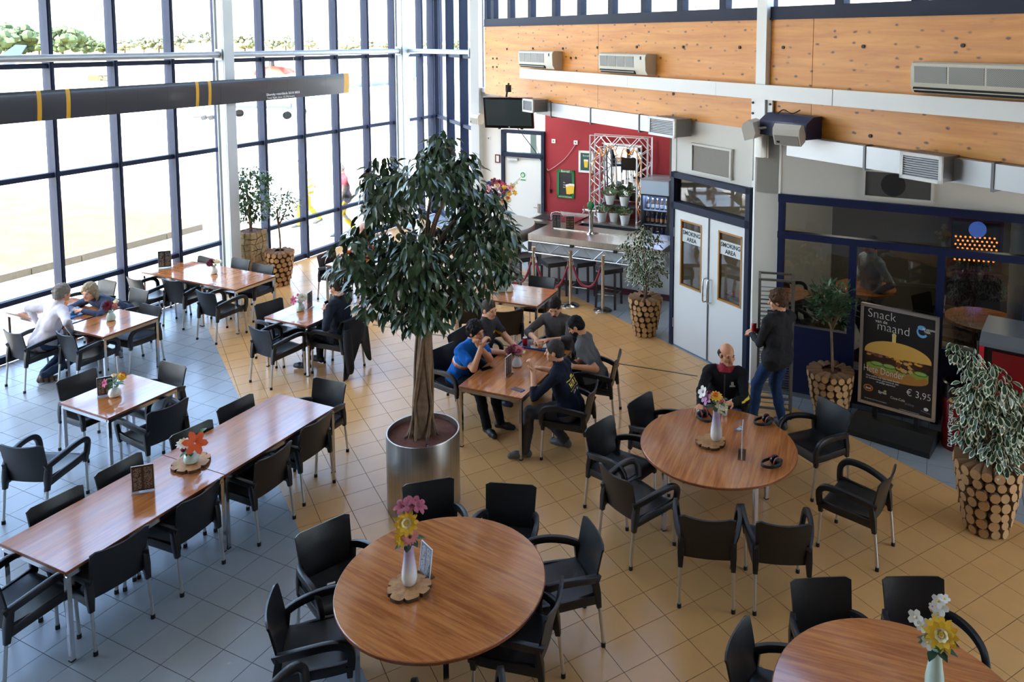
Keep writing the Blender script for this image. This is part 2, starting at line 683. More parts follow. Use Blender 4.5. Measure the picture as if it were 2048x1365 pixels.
full, part = {0: [], 1: []}, {0: MB(), 1: MB()}
def put(poly, mi):
    q = [(x, y) for x, y in poly]
    if area(q) < 2e-4:
        return
    part[mi].prism(q, -0.004, 0.0)
def infr(x, y):
    v = RC @ np.array([x, y, -CAM_H])
    if v[2] < 1:
        return False
    a, b = PCX + FPX * v[0] / v[2], PCY + FPX * v[1] / v[2]
    return -20 < a < 2068 and 0 < b < 1385
for mi, ang, org in ((0, -24.765, (-3.706, 5.603)), (1, -58.573, (-0.193, 6.064))):
    e1, e2 = D(ang), D(ang + 90)
    for i in range(-46, 46):
        for j in range(-46, 46):
            c = Vector((org[0], org[1], 0)) + e1 * (i * T) + e2 * (j * T)
            if not (-14 < c.x < 9.5 and -2 < c.y < 21.5):
                continue
            h = T - GAP
            o = c + (e1 + e2) * GAP / 2
            poly = [(o.x, o.y), ((o + e1 * h).x, (o + e1 * h).y), ((o + (e1 + e2) * h).x, (o + (e1 + e2) * h).y), ((o + e2 * h).x, (o + e2 * h).y)]
            a0 = area(poly)
            pr = poly
            for k in range(len(ROOM)):
                if pr:
                    pr = clip(pr, ROOM[k], ROOM[(k + 1) % len(ROOM)])
            if len(pr) < 3:
                continue
            if mi == 1:
                q = clip(pr, L0, L1)
                q = clip(q, Q1, Q0) if len(q) > 2 else q
                qs = [q]
            else:
                qs = [clip(pr, L1, L0), clip(pr, Q0, Q1)]
            for q in qs:
                if len(q) < 3:
                    continue
                if abs(area(q) - a0) < 1e-5 and infr(c.x, c.y):
                    full[mi].append((c.length, o, q))
                else:
                    put(q, mi)
allf = sorted([(d, mi, o, q) for mi in (0, 1) for d, o, q in full[mi]], key=lambda t: t[0])
tmesh = {}
for mi, m, ang in ((0, M_TBLUE, -24.765), (1, M_TSAND, -58.573)):
    b = MB()
    h = T - GAP
    b.prism([(0, 0), (h, 0), (h, h), (0, h)], -0.004, 0.0)
    tmesh[mi] = (b.mesh('tile', m, smooth=False), rad(ang))
for k, (d, mi, o, q) in enumerate(allf):
    if k < 300:
        inst(tmesh[mi][0], 'tile', floor, (o.x, o.y, 0), (0, 0, tmesh[mi][1]))
    else:
        put(q, mi)
for mi, m in ((0, M_TBLUE), (1, M_TSAND)):
    o = part[mi].build('tiles', m, floor, smooth=False)
    o['kind'] = 'stuff'

# ---------------------------------------------------------------- glass front (window_1), local x along the front, +y outside
def facade(name, label, org, heading, xs, x0, x1, zs, mull=(0.062, 0.15), skip=(), rail=0.075, thick=()):
    r = struct(name, label, org, rad(heading))
    for x in xs:
        w = 0.20 if x in thick else mull[0]
        b = MB()
        b.box((x, -0.035, 3.5), (w, mull[1], 7.0))
        b.box((x, 0.06, 3.5), (w * 0.8, 0.05, 7.0))
        b.box((x, -0.115, 3.5), (w * 0.45, 0.012, 7.0))
        b.build('mullion', M_BLUE, r, smooth=False)
    for z in zs:
        b = MB()
        b.box(((x0 + x1) / 2, -0.02, z), (x1 - x0, 0.10, rail if 0.1 < z < 6.9 else 0.10))
        b.build('rail', M_BLUE, r, smooth=False)
    for i in range(len(xs) - 1):
        for k in range(len(zs) - 1):
            if (i, k) in skip:
                continue
            b = MB()
            b.box(((xs[i] + xs[i + 1]) / 2, 0.02, (zs[k] + zs[k + 1]) / 2), (xs[i + 1] - xs[i] - 0.05, 0.012, zs[k + 1] - zs[k] - 0.06))
            b.build('pane', M_GLASS, r, smooth=False)
    return r
FX = [-14.0 + 1.02 * k for k in range(8)] + [-5.84, -4.82, -3.83, -2.81, -1.83, -0.83, 0.21, 1.23, 2.26, 3.24, 4.36, 4.84, F_END]
facade('window_1', 'tall glass front in dark blue mullions facing the airfield', B0, A_F, FX, FX[0], F_END, [0.05, 0.84, 2.59, 4.22, 5.75, 6.95], thick=(F_END,))
ce = C0 + D(A_S) * (-0.1)
ev = ce - FC
EL = ev.length
facade('window_2', 'narrow end glazing in dark blue mullions beside the timber wall', FC, math.degrees(math.atan2(ev.y, ev.x)),
       [0.06, EL * 0.36, EL * 0.68, EL - 0.1], 0.0, EL, [0.05, 0.84, 2.59, 4.22, 5.75, 6.95])

# steel columns just inside the front and the tie tube across them
def steel_column(label, c, rz, s=(0.17, 0.24), z1=6.9):
    r = thing('steel_column', label, 'column', c, rz)
    b = MB()
    b.box((0, 0, z1 / 2), (s[0], s[1] * 0.55, z1))
    b.box((0, -s[1] / 2 + 0.01, z1 / 2), (s[0] * 1.25, 0.02, z1))
    b.box((0, s[1] / 2 - 0.01, z1 / 2), (s[0] * 1.25, 0.02, z1))
    b.build('shaft', mat('pale_column_paint', (205, 212, 212), 0.4), r, smooth=False)
    b = MB()
    b.box((0, 0, 0.012), (s[0] + 0.14, s[1] + 0.12, 0.024))
    b.build('base_plate', M_SILVER, r, smooth=False)
    return r
fin = D(156.4)
for s, lab in ((-1.95, 'pale steel column beside the square wooden planter'), (3.2, 'pale steel column behind the ficus tree')):
    steel_column(lab, B0 + D(A_F) * s - fin * 0.34, rad(A_F))
steel_column('pale steel column at the far end of the timber wall', C0 + D(A_S) * (-0.16) + Vector((0, -0.05, 0)), rad(A_S))

def tie(label, p, q):
    r = thing('tie_tube', label, 'beam', (p.x, p.y, 0), math.atan2((q - p).y, (q - p).x))
    L = (q - p).length
    b = MB()
    b.cyl((0, 0, 4.34), (L, 0, 4.34), 0.055, n=16)
    b.build('tube', M_SILVER, r)
    for x in (0.03, L - 0.03):
        k = MB()
        k.box((x, 0, 4.34), (0.02, 0.16, 0.2))
        k.box((x + (0.04 if x < 1 else -0.04), 0, 4.34), (0.08, 0.03, 0.12))
        k.build('bracket', M_SILVER, r, smooth=False)
    return r
fo = B0 - fin * 0.34
tie('steel tie tube from the glass front to the planter column', fo + D(A_F) * (-12), fo + D(A_F) * (-2.04))
tie('steel tie tube between the two front columns', fo + D(A_F) * (-1.86), fo + D(A_F) * 3.1)
tie('short steel tie tube near the end glazing', fo + D(A_F) * 3.36, C0 + D(A_S) * (-0.2) + Vector((-0.1, 0.1, 0)))

# ---------------------------------------------------------------- helicopter rotor blade hung inside the front
r = thing('rotor_blade', 'long dark grey rotor blade with yellow bands hanging before the glass front', 'rotor blade', B0 - fin * 0.55, rad(A_F))
b = MB()
x0b, x1b, z0b, z1b = -9.5, 1.06, 3.465, 3.895
prof = []
for k in range(17):
    t = k / 16
    prof.append((t, 0.026 * math.sqrt(max(t, 0)) * (1 - t) * 2.2))
sec = [(t, h) for t, h in prof] + [(t, -h * 0.6) for t, h in prof[-2:0:-1]]
def blade_piece(mb, xa, xb, g=1.0, mi=0):
    vs = []
    for x in (xa, xb):
        for t, h in sec:
            vs.append((x, -h * g, z1b - t * (z1b - z0b) + (0.001 if g > 1 else 0) * (0.5 - t)))
    n = len(sec)
    fs = [(i, n + i, n + (i + 1) % n, (i + 1) % n) for i in range(n)] + [tuple(range(n)), tuple(range(2 * n - 1, n - 1, -1))]
    mb.add(vs, fs, mi)
blade_piece(b, x0b, x1b - 0.16)
m_blade = mat('blade_grey', (62, 64, 68), 0.34, coat=0.2, noise=(1.2, 0.35))
b.build('blade_body', m_blade, r, angle=50)
m_yel = mat('signal_yellow', (226, 168, 32), 0.45)
for xa, xb in ((-5.33, -5.27), (-4.93, -4.87), (-2.76, -2.70), (-2.51, -2.45)):
    b = MB()
    blade_piece(b, xa, xb, 1.04)
    b.build('yellow_band', m_yel, r, angle=50)
b = MB()
blade_piece(b, x1b - 0.16, x1b - 0.08, 0.98)
blade_piece(b, x1b - 0.08, x1b, 0.85)
b.build('yellow_tip', m_yel, r, angle=50)
m_seam = mat('blade_seam', (40, 41, 44), 0.4)
for k in range(13):
    b = MB()
    xx = -5.9 + k * 0.52
    blade_piece(b, xx, xx + 0.008, 1.02)
    b.build('seam', m_seam, r)
m_print = mat('white_print', (236, 236, 232), 0.5)
text('Sikorsky rotorblade S61N MK4', 0.066, m_print, r, (-1.27, -0.058, 3.555), bold=0.001)
text('Total flight time 10.296 hours', 0.058, m_print, r, (-1.25, -0.050, 3.492))
for x in (-7.0, -0.5):
    b = MB()
    b.cyl((x, 0, z1b - 0.02), (x, 0, 6.98), 0.004, n=6)
    b.build('hanging_wire', M_SILVER, r)

# ---------------------------------------------------------------- timber beam, clerestory and the wall under it (frame FB: x to the right, front at y<0)
wr = struct('wall_right', 'knotty pine beam boards over the cream service wall', R0, rad(A_B))
xs_p = [-6.30, -2.01, 1.70]
def panel(x0, x1):
    b = MB()
    b.box(((x0 + x1) / 2, 0.05, 4.175), (x1 - x0 - 0.008, 0.10, 1.45))
    b.build('panel', M_PINE, wr, smooth=False)
for a_, b_ in zip(xs_p[:-1], xs_p[1:]):
    panel(a_, b_)
for a_, b_ in ((1.88, 2.56), (2.56, 7.0), (7.0, 14.0)):
    panel(a_, b_)
b = MB()
b.box((3.85, 0.25, 4.2), (20.3, 0.2, 1.44))
b.build('backing', M_CREAM, wr, smooth=False)
m_bolt = mat('dark_bolt', (30, 28, 27), 0.4, 0.6)
for px, py in [(1014, 98), (1066, 97), (1126, 97), (1195, 95), (1274, 94), (1367, 94), (1480, 95), (986, 117), (994, 117), (986, 134), (994, 134),
               (1142, 116), (1152, 116), (1347, 188), (1567, 95), (1727, 93), (1926, 91), (1741, 272)]:
    x, z = on(FB, px, py)
    b = MB()
    b.cyl((x, 0.0, z), (x, -0.014, z), 0.022, n=10)
    b.build('bolt_head', m_bolt, wr)
# clerestory
r = struct('window_3', 'clerestory glazing in dark blue frames above the timber beam', R0, rad(A_B))
cx = [-6.3, -5.99, -5.25, -4.41, -3.51, -2.65, -1.71, -0.82, 0.05, 0.95, 1.79, 2.9, 3.9, 4.9, 5.9, 6.9, 7.9, 8.9, 9.9, 10.9, 11.9, 12.9, 13.9]
b = MB()
b.box((3.85, 0.07, 4.985), (20.3, 0.16, 0.15))
b.box((3.85, -0.012, 4.905), (20.3, 0.03, 0.02))
b.build('sill', M_BLUE, r, smooth=False)
for x in cx:
    b = MB()
    b.box((x, 0.09, 6.0), (0.13, 0.12, 2.0))
    b.build('mullion', M_BLUE, r, smooth=False)
for a_, b_ in zip(cx[:-1], cx[1:]):
    b = MB()
    b.box(((a_ + b_) / 2, 0.11, 6.02), (b_ - a_ - 0.1, 0.012, 1.9))
    b.build('pane', M_GLASS, r, smooth=False)
b = MB()
b.box((3.85, 0.07, 6.95), (20.3, 0.16, 0.12))
b.build('head_rail', M_BLUE, r, smooth=False)

# door wall below the beam: x -0.02 .. 2.05
b = MB()
b.box((0.0, 0.05, 1.75), (0.10, 0.10, 3.46))
b.box((0.79, 0.06, 3.055), (1.62, 0.10, 0.82))
b.box((1.86, 0.06, 1.73), (0.46, 0.10, 3.46))
b.build('wall_lining', M_CREAM, wr, smooth=False)
# side of the bar niche
b = MB()
ns = 4.45
b.box((0.03, 0.1 + ns / 2, 1.75), (0.08, ns, 3.5), rz=0)
b.build('niche_side', M_CREAM, wr, smooth=False)

m_doorleaf = mat('white_door_lacquer', (222, 226, 224), 0.35)
m_oak = mat('oak_bead', (176, 124, 62), 0.5)
d1 = struct('door_1', 'white double doors with glazed panels to the smoking area', R0, rad(A_B))
b = MB()
for x, w in ((0.06, 0.075), (1.60, 0.075)):
    b.box((x, 0.0, 1.33), (w, 0.15, 2.66))
b.box((0.83, 0.0, 2.615), (1.6, 0.15, 0.08))
b.box((0.83, 0.0, 2.16), (1.6, 0.15, 0.11))
b.build('frame', M_BLUE, d1, smooth=False)
b = MB()
b.box((0.83, 0.0, 2.39), (1.5, 0.012, 0.36))
b.build('transom_pane', M_DARKGLASS, d1, smooth=False)
for (x0, x1, g0, g1, nm) in ((0.10, 0.845, 0.235, 0.70, 0), (0.855, 1.565, 1.04, 1.50, 1)):
    b = MB()
    z0, z1, gz0, gz1 = 0.012, 2.10, 0.97, 1.97
    b.box(((x0 + g0) / 2, -0.03, (z0 + z1) / 2), (g0 - x0, 0.045, z1 - z0))
    b.box(((g1 + x1) / 2, -0.03, (z0 + z1) / 2), (x1 - g1, 0.045, z1 - z0))
    b.box(((g0 + g1) / 2, -0.03, (z0 + gz0) / 2), (g1 - g0, 0.045, gz0 - z0))
    b.box(((g0 + g1) / 2, -0.03, (z1 + gz1) / 2), (g1 - g0, 0.045, z1 - gz1))
    leaf = b.build('door_leaf', m_doorleaf, d1, smooth=False)
    b = MB()
    for c, s in ((((g0 + g1) / 2, -0.03, gz0 + 0.012), (g1 - g0, 0.055, 0.024)), (((g0 + g1) / 2, -0.03, gz1 - 0.012), (g1 - g0, 0.055, 0.024)),
                 ((g0 + 0.012, -0.03, 1.47), (0.024, 0.055, 1.0)), ((g1 - 0.012, -0.03, 1.47), (0.024, 0.055, 1.0))):
        b.box(c, s)
    b.build('glazing_bead', m_oak, leaf, smooth=False)
    b = MB()
    b.box(((g0 + g1) / 2, -0.03, 1.47), (g1 - g0 - 0.03, 0.008, 0.97))
    b.build('pane', M_DARKGLASS, leaf, smooth=False)
    b = MB()
    b.box(((g0 + g1) / 2, -0.038, 1.74), (g1 - g0 - 0.05, 0.003, 0.20))
    b.build('sticker', mat('frosted_film', (205, 212, 212), 0.6), leaf, smooth=False)
    mt = mat('black_print', (28, 28, 30), 0.6)
    for t_, zz in (('SMOKING', 1.755), ('AREA', 1.665)):
        text(t_, 0.085, mt, leaf, ((g0 + g1) / 2, -0.0405, zz), align='CENTER', bold=0.002)
    hx = x1 - 0.03 if nm == 0 else x0 + 0.05
    b = MB()
    sgn = -1
    b.tube([(hx, -0.05, 0.88), (hx, -0.11, 0.88), (hx + sgn * 0.0, -0.125, 0.91), (hx, -0.125, 1.19), (hx, -0.11, 1.22), (hx, -0.05, 1.22)], 0.012, 8)
    b.build('pull_handle', M_CHROME, leaf)
    for zz in (0.35, 1.75):
        b = MB()
        xx = x0 - 0.005 if nm == 0 else x1 + 0.008
        b.cyl((xx, -0.06, zz - 0.07), (xx, -0.06, zz + 0.07), 0.012, n=8)
        b.build('hinge', M_SILVER, leaf)
b = MB()
b.box((0.85, -0.058, 1.06), (0.022, 0.012, 2.09))
b.build('meeting_strip', mat('grey_strip', (96, 96, 98), 0.4), d1, smooth=False)

# white steel column standing in the beam wall
r = thing('beam_column', 'white steel column cutting through the timber beam above the magazine rack', 'column', R0 + D(A_B) * 1.79, rad(A_B))
b = MB()
b.box((0, -0.02, 2.45 + 1.0), (0.17, 0.12, 6.9 - 0.02 - 0.0))
sh = b.build('shaft', M_WHITE, r, smooth=False)
for sx in (-1, 1):
    b = MB()
    b.box((sx * 0.14, -0.03, 3.68), (0.085, 0.03, 0.42))
    pl = b.build('bolt_plate', M_WHITE, r, smooth=False)
    for zz in (3.53, 3.67, 3.81):
        b = MB()
        b.cyl((sx * 0.15, -0.045, zz), (sx * 0.15, -0.062, zz), 0.016, n=8)
        b.build('bolt_head', m_bolt, pl)

# ---------------------------------------------------------------- smoking room partition (frame FS_)
w4 = struct('window_4', 'navy framed partition glazing of the smoking room', S0, rad(A_S))
NX = [0.04, 0.93, 1.93, 2.85, 3.8, 4.8]
b = MB()
for x in NX:
    b.box((x, 0.0, 1.06), (0.09 if x > 0.1 else 0.08, 0.09, 2.12))
for x in (0.04, 2.85, 4.8):
    b.box((x, 0.0, 2.4), (0.08, 0.09, 0.5))
b.box((2.42, 0.0, 2.61), (4.85, 0.1, 0.10))
b.box((2.42, 0.0, 2.13), (4.85, 0.1, 0.09))
b.build('frame', M_NAVY, w4, smooth=False)
for a_, b_ in zip(NX[:-1], NX[1:]):
    b = MB()
    if a_ > 0.9 and a_ < 1:
        b.box(((a_ + b_) / 2, 0.0, 1.30), (b_ - a_ - 0.08, 0.010, 1.58))
    else:
        b.box(((a_ + b_) / 2, 0.0, 1.52), (b_ - a_ - 0.08, 0.010, 1.15))
    b.build('pane', M_DARKGLASS, w4, smooth=False)
for a_, b_ in ((0.04, 2.85), (2.85, 4.8)):
    b = MB()
    b.box(((a_ + b_) / 2, 0.0, 2.37), (b_ - a_ - 0.07, 0.010, 0.42))
    b.build('pane', M_DARKGLASS, w4, smooth=False)
for a_, b_ in zip(NX[:-1], NX[1:]):
    b = MB()
    zt = 0.50 if 0.9 < a_ < 1 else 0.94
    b.box(((a_ + b_) / 2, 0.0, zt / 2 + 0.03), (b_ - a_ - 0.06, 0.06, zt - 0.06))
    b.box(((a_ + b_) / 2, -0.005, zt - 0.01), (b_ - a_ - 0.06, 0.09, 0.045))
    b.build('lower_panel', M_NAVY, w4, smooth=False)
ws = struct('wall_partition', 'cream wall over the smoking room glazing', S0, rad(A_S))
b = MB()
b.box((2.3, 0.05, 3.05), (5.2, 0.10, 0.80))
b.box((-0.16, 0.05, 1.7), (0.32, 0.1, 3.5))
b.build('wall_face', M_CREAM, ws, smooth=False)
b = MB()
b.box((2.3, -0.012, 0.05), (5.2, 0.03, 0.10))
b.build('skirting', mat('grey_skirting', (120, 124, 128), 0.5), ws, smooth=False)
# smoking room shell
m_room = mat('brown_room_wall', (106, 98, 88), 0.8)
wsm = struct('wall_smoking_room', 'dim taupe walls inside the smoking room', S0, rad(A_S))
b = MB()
b.box((1.6, 4.2, 1.5), (9.0, 0.1, 3.0))
b.box((5.4, 2.1, 1.5), (0.1, 4.2, 3.0))
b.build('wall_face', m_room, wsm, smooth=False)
b = MB()
def s_loc(p):
    v = p - S0
    return (v.dot(D(A_S)), v.dot(D(A_S + 90)))
rc = [s_loc(R0 + D(A_B) * 0.1 + D(A_B + 90) * 0.15), s_loc(R0 + D(A_B) * 1.95 + D(A_B + 90) * 0.12), (5.3, 0.12), (5.3, 4.15), s_loc(R0 + D(A_B) * 0.1 + D(A_B + 90) * 4.3)]
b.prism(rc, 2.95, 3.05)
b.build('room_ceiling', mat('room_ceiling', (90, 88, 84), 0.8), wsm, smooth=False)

for lx, ly in ((0.6, 2.2), (2.9, 2.2)):
    lt = bpy.data.lights.new('smoking_room_fill', 'AREA')  # added fill light to brighten the smoking room, no fitting there
    lt.size = 0.5
    lt.energy = 9
    lt.color = (1.0, 0.86, 0.66)
    lo_ = bpy.data.objects.new('smoking_room_fill', lt)
    COL.objects.link(lo_)
    pl_ = S0 + D(A_S) * lx + D(A_S + 90) * ly
    lo_.location = (pl_.x, pl_.y, 2.90)

# ---------------------------------------------------------------- far wall with door and red bar wall (frame FW)
wb = struct('wall_bar', 'far wall, white beside the door and red behind the bar', C0, rad(A_S))
b = MB()
b.box((0.2, 0.05, 1.75), (0.56, 0.1, 3.5))
b.box((1.0, 0.05, 3.1), (1.06, 0.1, 0.85))
b.build('white_face', M_WHITE, wb, smooth=False)
b = MB()
b.box((3.0, 0.05, 1.75), (2.96, 0.1, 3.5))
b.build('red_face', M_RED, wb, smooth=False)
d2 = struct('door_2', 'white single door with a fanlight in the far wall', C0, rad(A_S))
b = MB()
for x in (0.50, 1.49):
    b.box((x, 0.0, 1.33), (0.07, 0.14, 2.66))
b.box((1.0, 0.0, 2.63), (1.06, 0.14, 0.07))
b.box((1.0, 0.0, 2.13), (1.06, 0.14, 0.09))
b.build('frame', M_BLUE, d2, smooth=False)
b = MB()
b.box((1.0, 0.0, 2.38), (0.92, 0.01, 0.44))
b.build('pane', glass_mat('fanlight_glass', (0.8, 0.85, 0.82), 0.12), d2, smooth=False)
b = MB()
b.box((1.0, 0.0, 1.045), (0.92, 0.05, 2.08))
lf = b.build('door_leaf', m_doorleaf, d2, smooth=False)
b = MB()
b.box((0.76, -0.05, 2.03), (0.24, 0.06, 0.05))
b.build('door_closer', M_SILVER, lf, smooth=False)
b = MB()
b.box((1.38, -0.035, 1.0), (0.05, 0.02, 0.2))
b.tube([(1.38, -0.03, 1.02), (1.38, -0.08, 1.02), (1.28, -0.08, 1.02)], 0.01, 8)
b.build('door_handle', M_CHROME, lf)
b = MB()
b.box((0.99, -0.028, 1.67), (0.16, 0.004, 0.22))
sg = b.build('sign', M_WHITE, lf, smooth=False)
b = MB()
b.cyl((0.99, -0.0305, 1.70), (0.99, -0.033, 1.70), 0.062, n=20)
b.box((0.99, -0.031, 1.59), (0.13, 0.003, 0.03))
b.build('sign_print', mat('sign_green', (20, 150, 110), 0.5), sg, smooth=False)
b = MB()
b.obox((0.975, -0.034, 1.70), (0.007, 0, 0.034), (0, 0.001, 0), (-0.008, 0, 0.0))
b.obox((1.008, -0.034, 1.70), (0.004, 0, 0.03), (0, 0.001, 0), (0.008, 0, 0.0))
b.build('sign_mark', M_WHITE, sg, smooth=False)
# room behind the fanlight
b = MB()
b.box((1.0, 1.2, 1.5), (1.4, 0.06, 3.0))
b.build('wall_behind_door', mat('back_office_wall', (150, 158, 140), 0.8), struct('wall_back_office', 'wall seen through the fanlight', C0, rad(A_S)), smooth=False)

# ---------------------------------------------------------------- rest of the shell, mostly out of the frame
wbk = struct('wall_back', 'unseen dark wall added behind the gallery to block the sun')
b = MB()
fe_ = B0 + D(A_F) * (-14.0)
fa = B0 - D(A_F) * 20
b.bar((fa.x, -2.6, 3.5), (9.8, -2.6, 3.5), 0.2, 7.0)
b.bar((fa.x, fa.y - 0.3, 3.5), (fe_.x, fe_.y, 3.5), 0.2, 7.0)  # unseen solid end, added to cut light through the glass front
e_ = R0 + D(A_B) * 14
b.bar((e_.x, e_.y, 3.5), (9.8, -2.6, 3.5), 0.2, 7.0)
b.build('wall_face', mat('gallery_wall', (96, 90, 84), 0.8), wbk, smooth=False)
b = MB()
b.box((7.4, 0.05, 1.75), (5.1, 0.1, 3.5))
b.build('wall_face', M_CREAM, ws, smooth=False)
sof = struct('ceiling_soffit', 'low ceilings behind the timber beam')
b = MB()
be_ = D(A_B + 90) * 0.06
s9 = S0 + D(A_S) * 9.9
e9 = R0 + D(A_B) * 14.5
b.prism([(p.x, p.y) for p in (R0 + D(A_B) * 1.9 + be_, e9 + be_, s9, S0 + D(A_S) * (-0.1) + D(A_S + 90) * 0.08)], 3.47, 3.56)
fwr = C0 + D(A_S) * 4.5
b.prism([(p.x, p.y) for p in (C0 + D(A_S) * (-0.1), R0 + be_, R0 + D(A_B + 90) * 4.6, fwr + D(A_S + 90) * 0.1)], 3.47, 3.56)
b.build('soffit_slab', M_WHITE, sof, smooth=False)
for lx, ly in ((1.4, -1.0), (3.3, -1.0)):
    lt = bpy.data.lights.new('bar_fill', 'AREA')  # added fill light, lifts the red wall and the bar niche
    lt.size = 0.6
    lt.energy = 9
    lt.color = (1.0, 0.93, 0.84)
    lo_ = bpy.data.objects.new('bar_fill', lt)
    COL.objects.link(lo_)
    pl_ = C0 + D(A_S) * lx + D(A_S + 90) * ly
    lo_.location = (pl_.x, pl_.y, 3.44)
ceil = struct('ceiling', 'white ceiling above the hall')
b = MB()
e2_ = R0 + D(A_B) * (-6.4) + D(A_B + 90) * 0.3
e3_ = R0 + D(A_B) * 14.2 + D(A_B + 90) * 0.3
b.prism([(p.x, p.y) for p in (fa + fin * 0.2 - D(A_F) * 2, e3_ + Vector((0.8, -3.5, 0)), e3_, e2_, FC + fin * 0.2)], 7.0, 7.2)
b.build('ceiling_slab', mat('ceiling_grey', (190, 190, 186), 0.8), ceil, smooth=False)
# ================================================================ outside: apron, grass, trees, aircraft
gr = struct('ground', 'pale concrete apron outside the glass front')
m_apron = mat('apron_concrete', (206, 202, 196), 0.85, noise=(0.3, 0.12))
b = MB()
b.box((0, 350, -0.13), (1800, 1500, 0.1))
b.build('apron', m_apron, gr, smooth=False)
def ground_poly(name, pts, z, m, parent=gr, th=0.03):
    b = MB()
    b.prism([(p.x, p.y) for p in pts], z - th, z)
    return b.build(name, m, parent, smooth=False)
m_straw = mat('dry_grass', (128, 106, 68), 0.95, noise=(1.6, 0.35, (66, 54, 30)), bump=(30, 0.8))
g1, g2 = P(-700, 734, 0), P(398, 453, 0)
gs = ground_poly('dry_lawn', [g1, g2, P(340, 428, 0), P(60, 395, 0), P(-700, 370, 0)], -0.01, m_straw)
kd = (g2 - g1).normalized()
b = MB()
kn = Vector((kd.y, -kd.x, 0))
L = (g2 - g1).length
k = 0
while k * 1.0 < L:
    q0, q1 = g1 + kd * (k * 1.0 + 0.01), g1 + kd * min(L, k + 0.99)
    kb = MB()
    kb.bar(q0 + kn * 0.06 + Vector((0, 0, -0.01)), q1 + kn * 0.06 + Vector((0, 0, -0.01)), 0.14, 0.16)
    kb.build('kerb_stone', mat('kerb_concrete', (96, 90, 78), 0.9, noise=(8, 0.25)), gr, smooth=False)
    k += 1
# paving just outside the front
pv = MB()
for i in range(-6, 42):
    for j in range(5):
        c = B0 + D(A_F) * (i * 0.42 - 8) + fin * (0.42 + j * 0.42)
        pv.box((c.x, c.y, -0.07), (0.41, 0.41, 0.05), rz=rad(A_F))
o = pv.build('paving', mat('paving_slab', (150, 146, 138), 0.85, noise=(3, 0.2)), gr, smooth=False)
o['kind'] = 'stuff'
ff = struct('field', 'straw coloured airfield grass reaching to the trees')
b = MB()
b.box((0, 620, -0.06), (1800, 960, 0.06))
b.build('far_grass', mat('far_grass', (176, 158, 104), 0.95, noise=(0.02, 0.3)), ff, smooth=False)

# trees along the airfield edge
def far_tree(px, ytop, wpx, dist, label, leaf, ybase=108, name='broadleaf_tree'):
    base = P(px, 100, 4.0)
    d = Vector((base.x, base.y, 0)).normalized()
    c = d * dist
    sc = dist / FPX
    ground = 0.0
    htop = CAM_H - (ytop - 78) * sc
    w = wpx * sc
    rnd = random.Random(px)
    t = thing(name, label, 'tree', (c.x, c.y, ground), 0, 'trees at the airfield edge')
    b = MB()
    b.cyl((0, 0, -0.1), (0, 0, htop * 0.5), w * 0.03, w * 0.018, n=7)
    b.build('trunk', M_BARK, t)
    b = MB()
    for k in range(80):
        a, u, rr = rnd.uniform(0, 6.28), rnd.uniform(-1, 1), rnd.uniform(0.3, 1) ** 0.5
        s = math.sqrt(1 - u * u)
        p = Vector((math.cos(a) * s * w * 0.42 * rr, math.sin(a) * s * w * 0.42 * rr, htop * 0.54 + u * htop * 0.34 * rr))
        q = rnd.uniform(0.05, 0.115) * w
        b.ell(p, (q, q, min(q, htop * 0.2) * rnd.uniform(0.7, 1.0)), 7, 5)
    for v in range(len(b.V)):
        x, y, z = b.V[v]
        b.V[v] = (x + rnd.uniform(-.02, .02) * w, y + rnd.uniform(-.02, .02) * w, z + rnd.uniform(-.02, .02) * w)
    b.build('crown', leaf, t)
    return t
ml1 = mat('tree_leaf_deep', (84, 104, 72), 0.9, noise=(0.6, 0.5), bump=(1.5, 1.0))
ml2 = mat('tree_leaf_hazed', (128, 136, 116), 0.9, noise=(0.5, 0.3), bump=(1.5, 1.0))  # distance haze painted into the leaf colour
ml3 = mat('tree_leaf_hazed_grey', (140, 144, 130), 0.9, noise=(0.5, 0.25), bump=(1.5, 1.0))  # stronger distance haze painted in, also on the hedgerow
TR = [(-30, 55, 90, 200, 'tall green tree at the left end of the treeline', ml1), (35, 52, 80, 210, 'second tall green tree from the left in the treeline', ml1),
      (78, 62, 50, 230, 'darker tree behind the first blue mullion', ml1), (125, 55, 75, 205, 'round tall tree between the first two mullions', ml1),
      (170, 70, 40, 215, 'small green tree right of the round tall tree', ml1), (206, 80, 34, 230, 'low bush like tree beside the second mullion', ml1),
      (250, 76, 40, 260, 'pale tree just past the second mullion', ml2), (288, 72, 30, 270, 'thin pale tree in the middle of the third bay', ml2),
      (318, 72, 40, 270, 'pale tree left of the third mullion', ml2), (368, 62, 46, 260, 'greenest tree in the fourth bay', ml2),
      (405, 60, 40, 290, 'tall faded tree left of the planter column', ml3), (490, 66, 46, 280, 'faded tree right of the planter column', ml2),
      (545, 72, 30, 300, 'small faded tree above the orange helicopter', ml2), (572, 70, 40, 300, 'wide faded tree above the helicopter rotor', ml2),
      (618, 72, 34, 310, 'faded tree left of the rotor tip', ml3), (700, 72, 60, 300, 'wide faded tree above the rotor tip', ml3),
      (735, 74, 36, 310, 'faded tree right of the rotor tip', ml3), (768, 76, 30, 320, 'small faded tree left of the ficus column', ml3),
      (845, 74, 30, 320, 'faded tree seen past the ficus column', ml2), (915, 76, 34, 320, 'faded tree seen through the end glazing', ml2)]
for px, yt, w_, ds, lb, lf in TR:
    far_tree(px, yt, w_, ds, lb, lf)
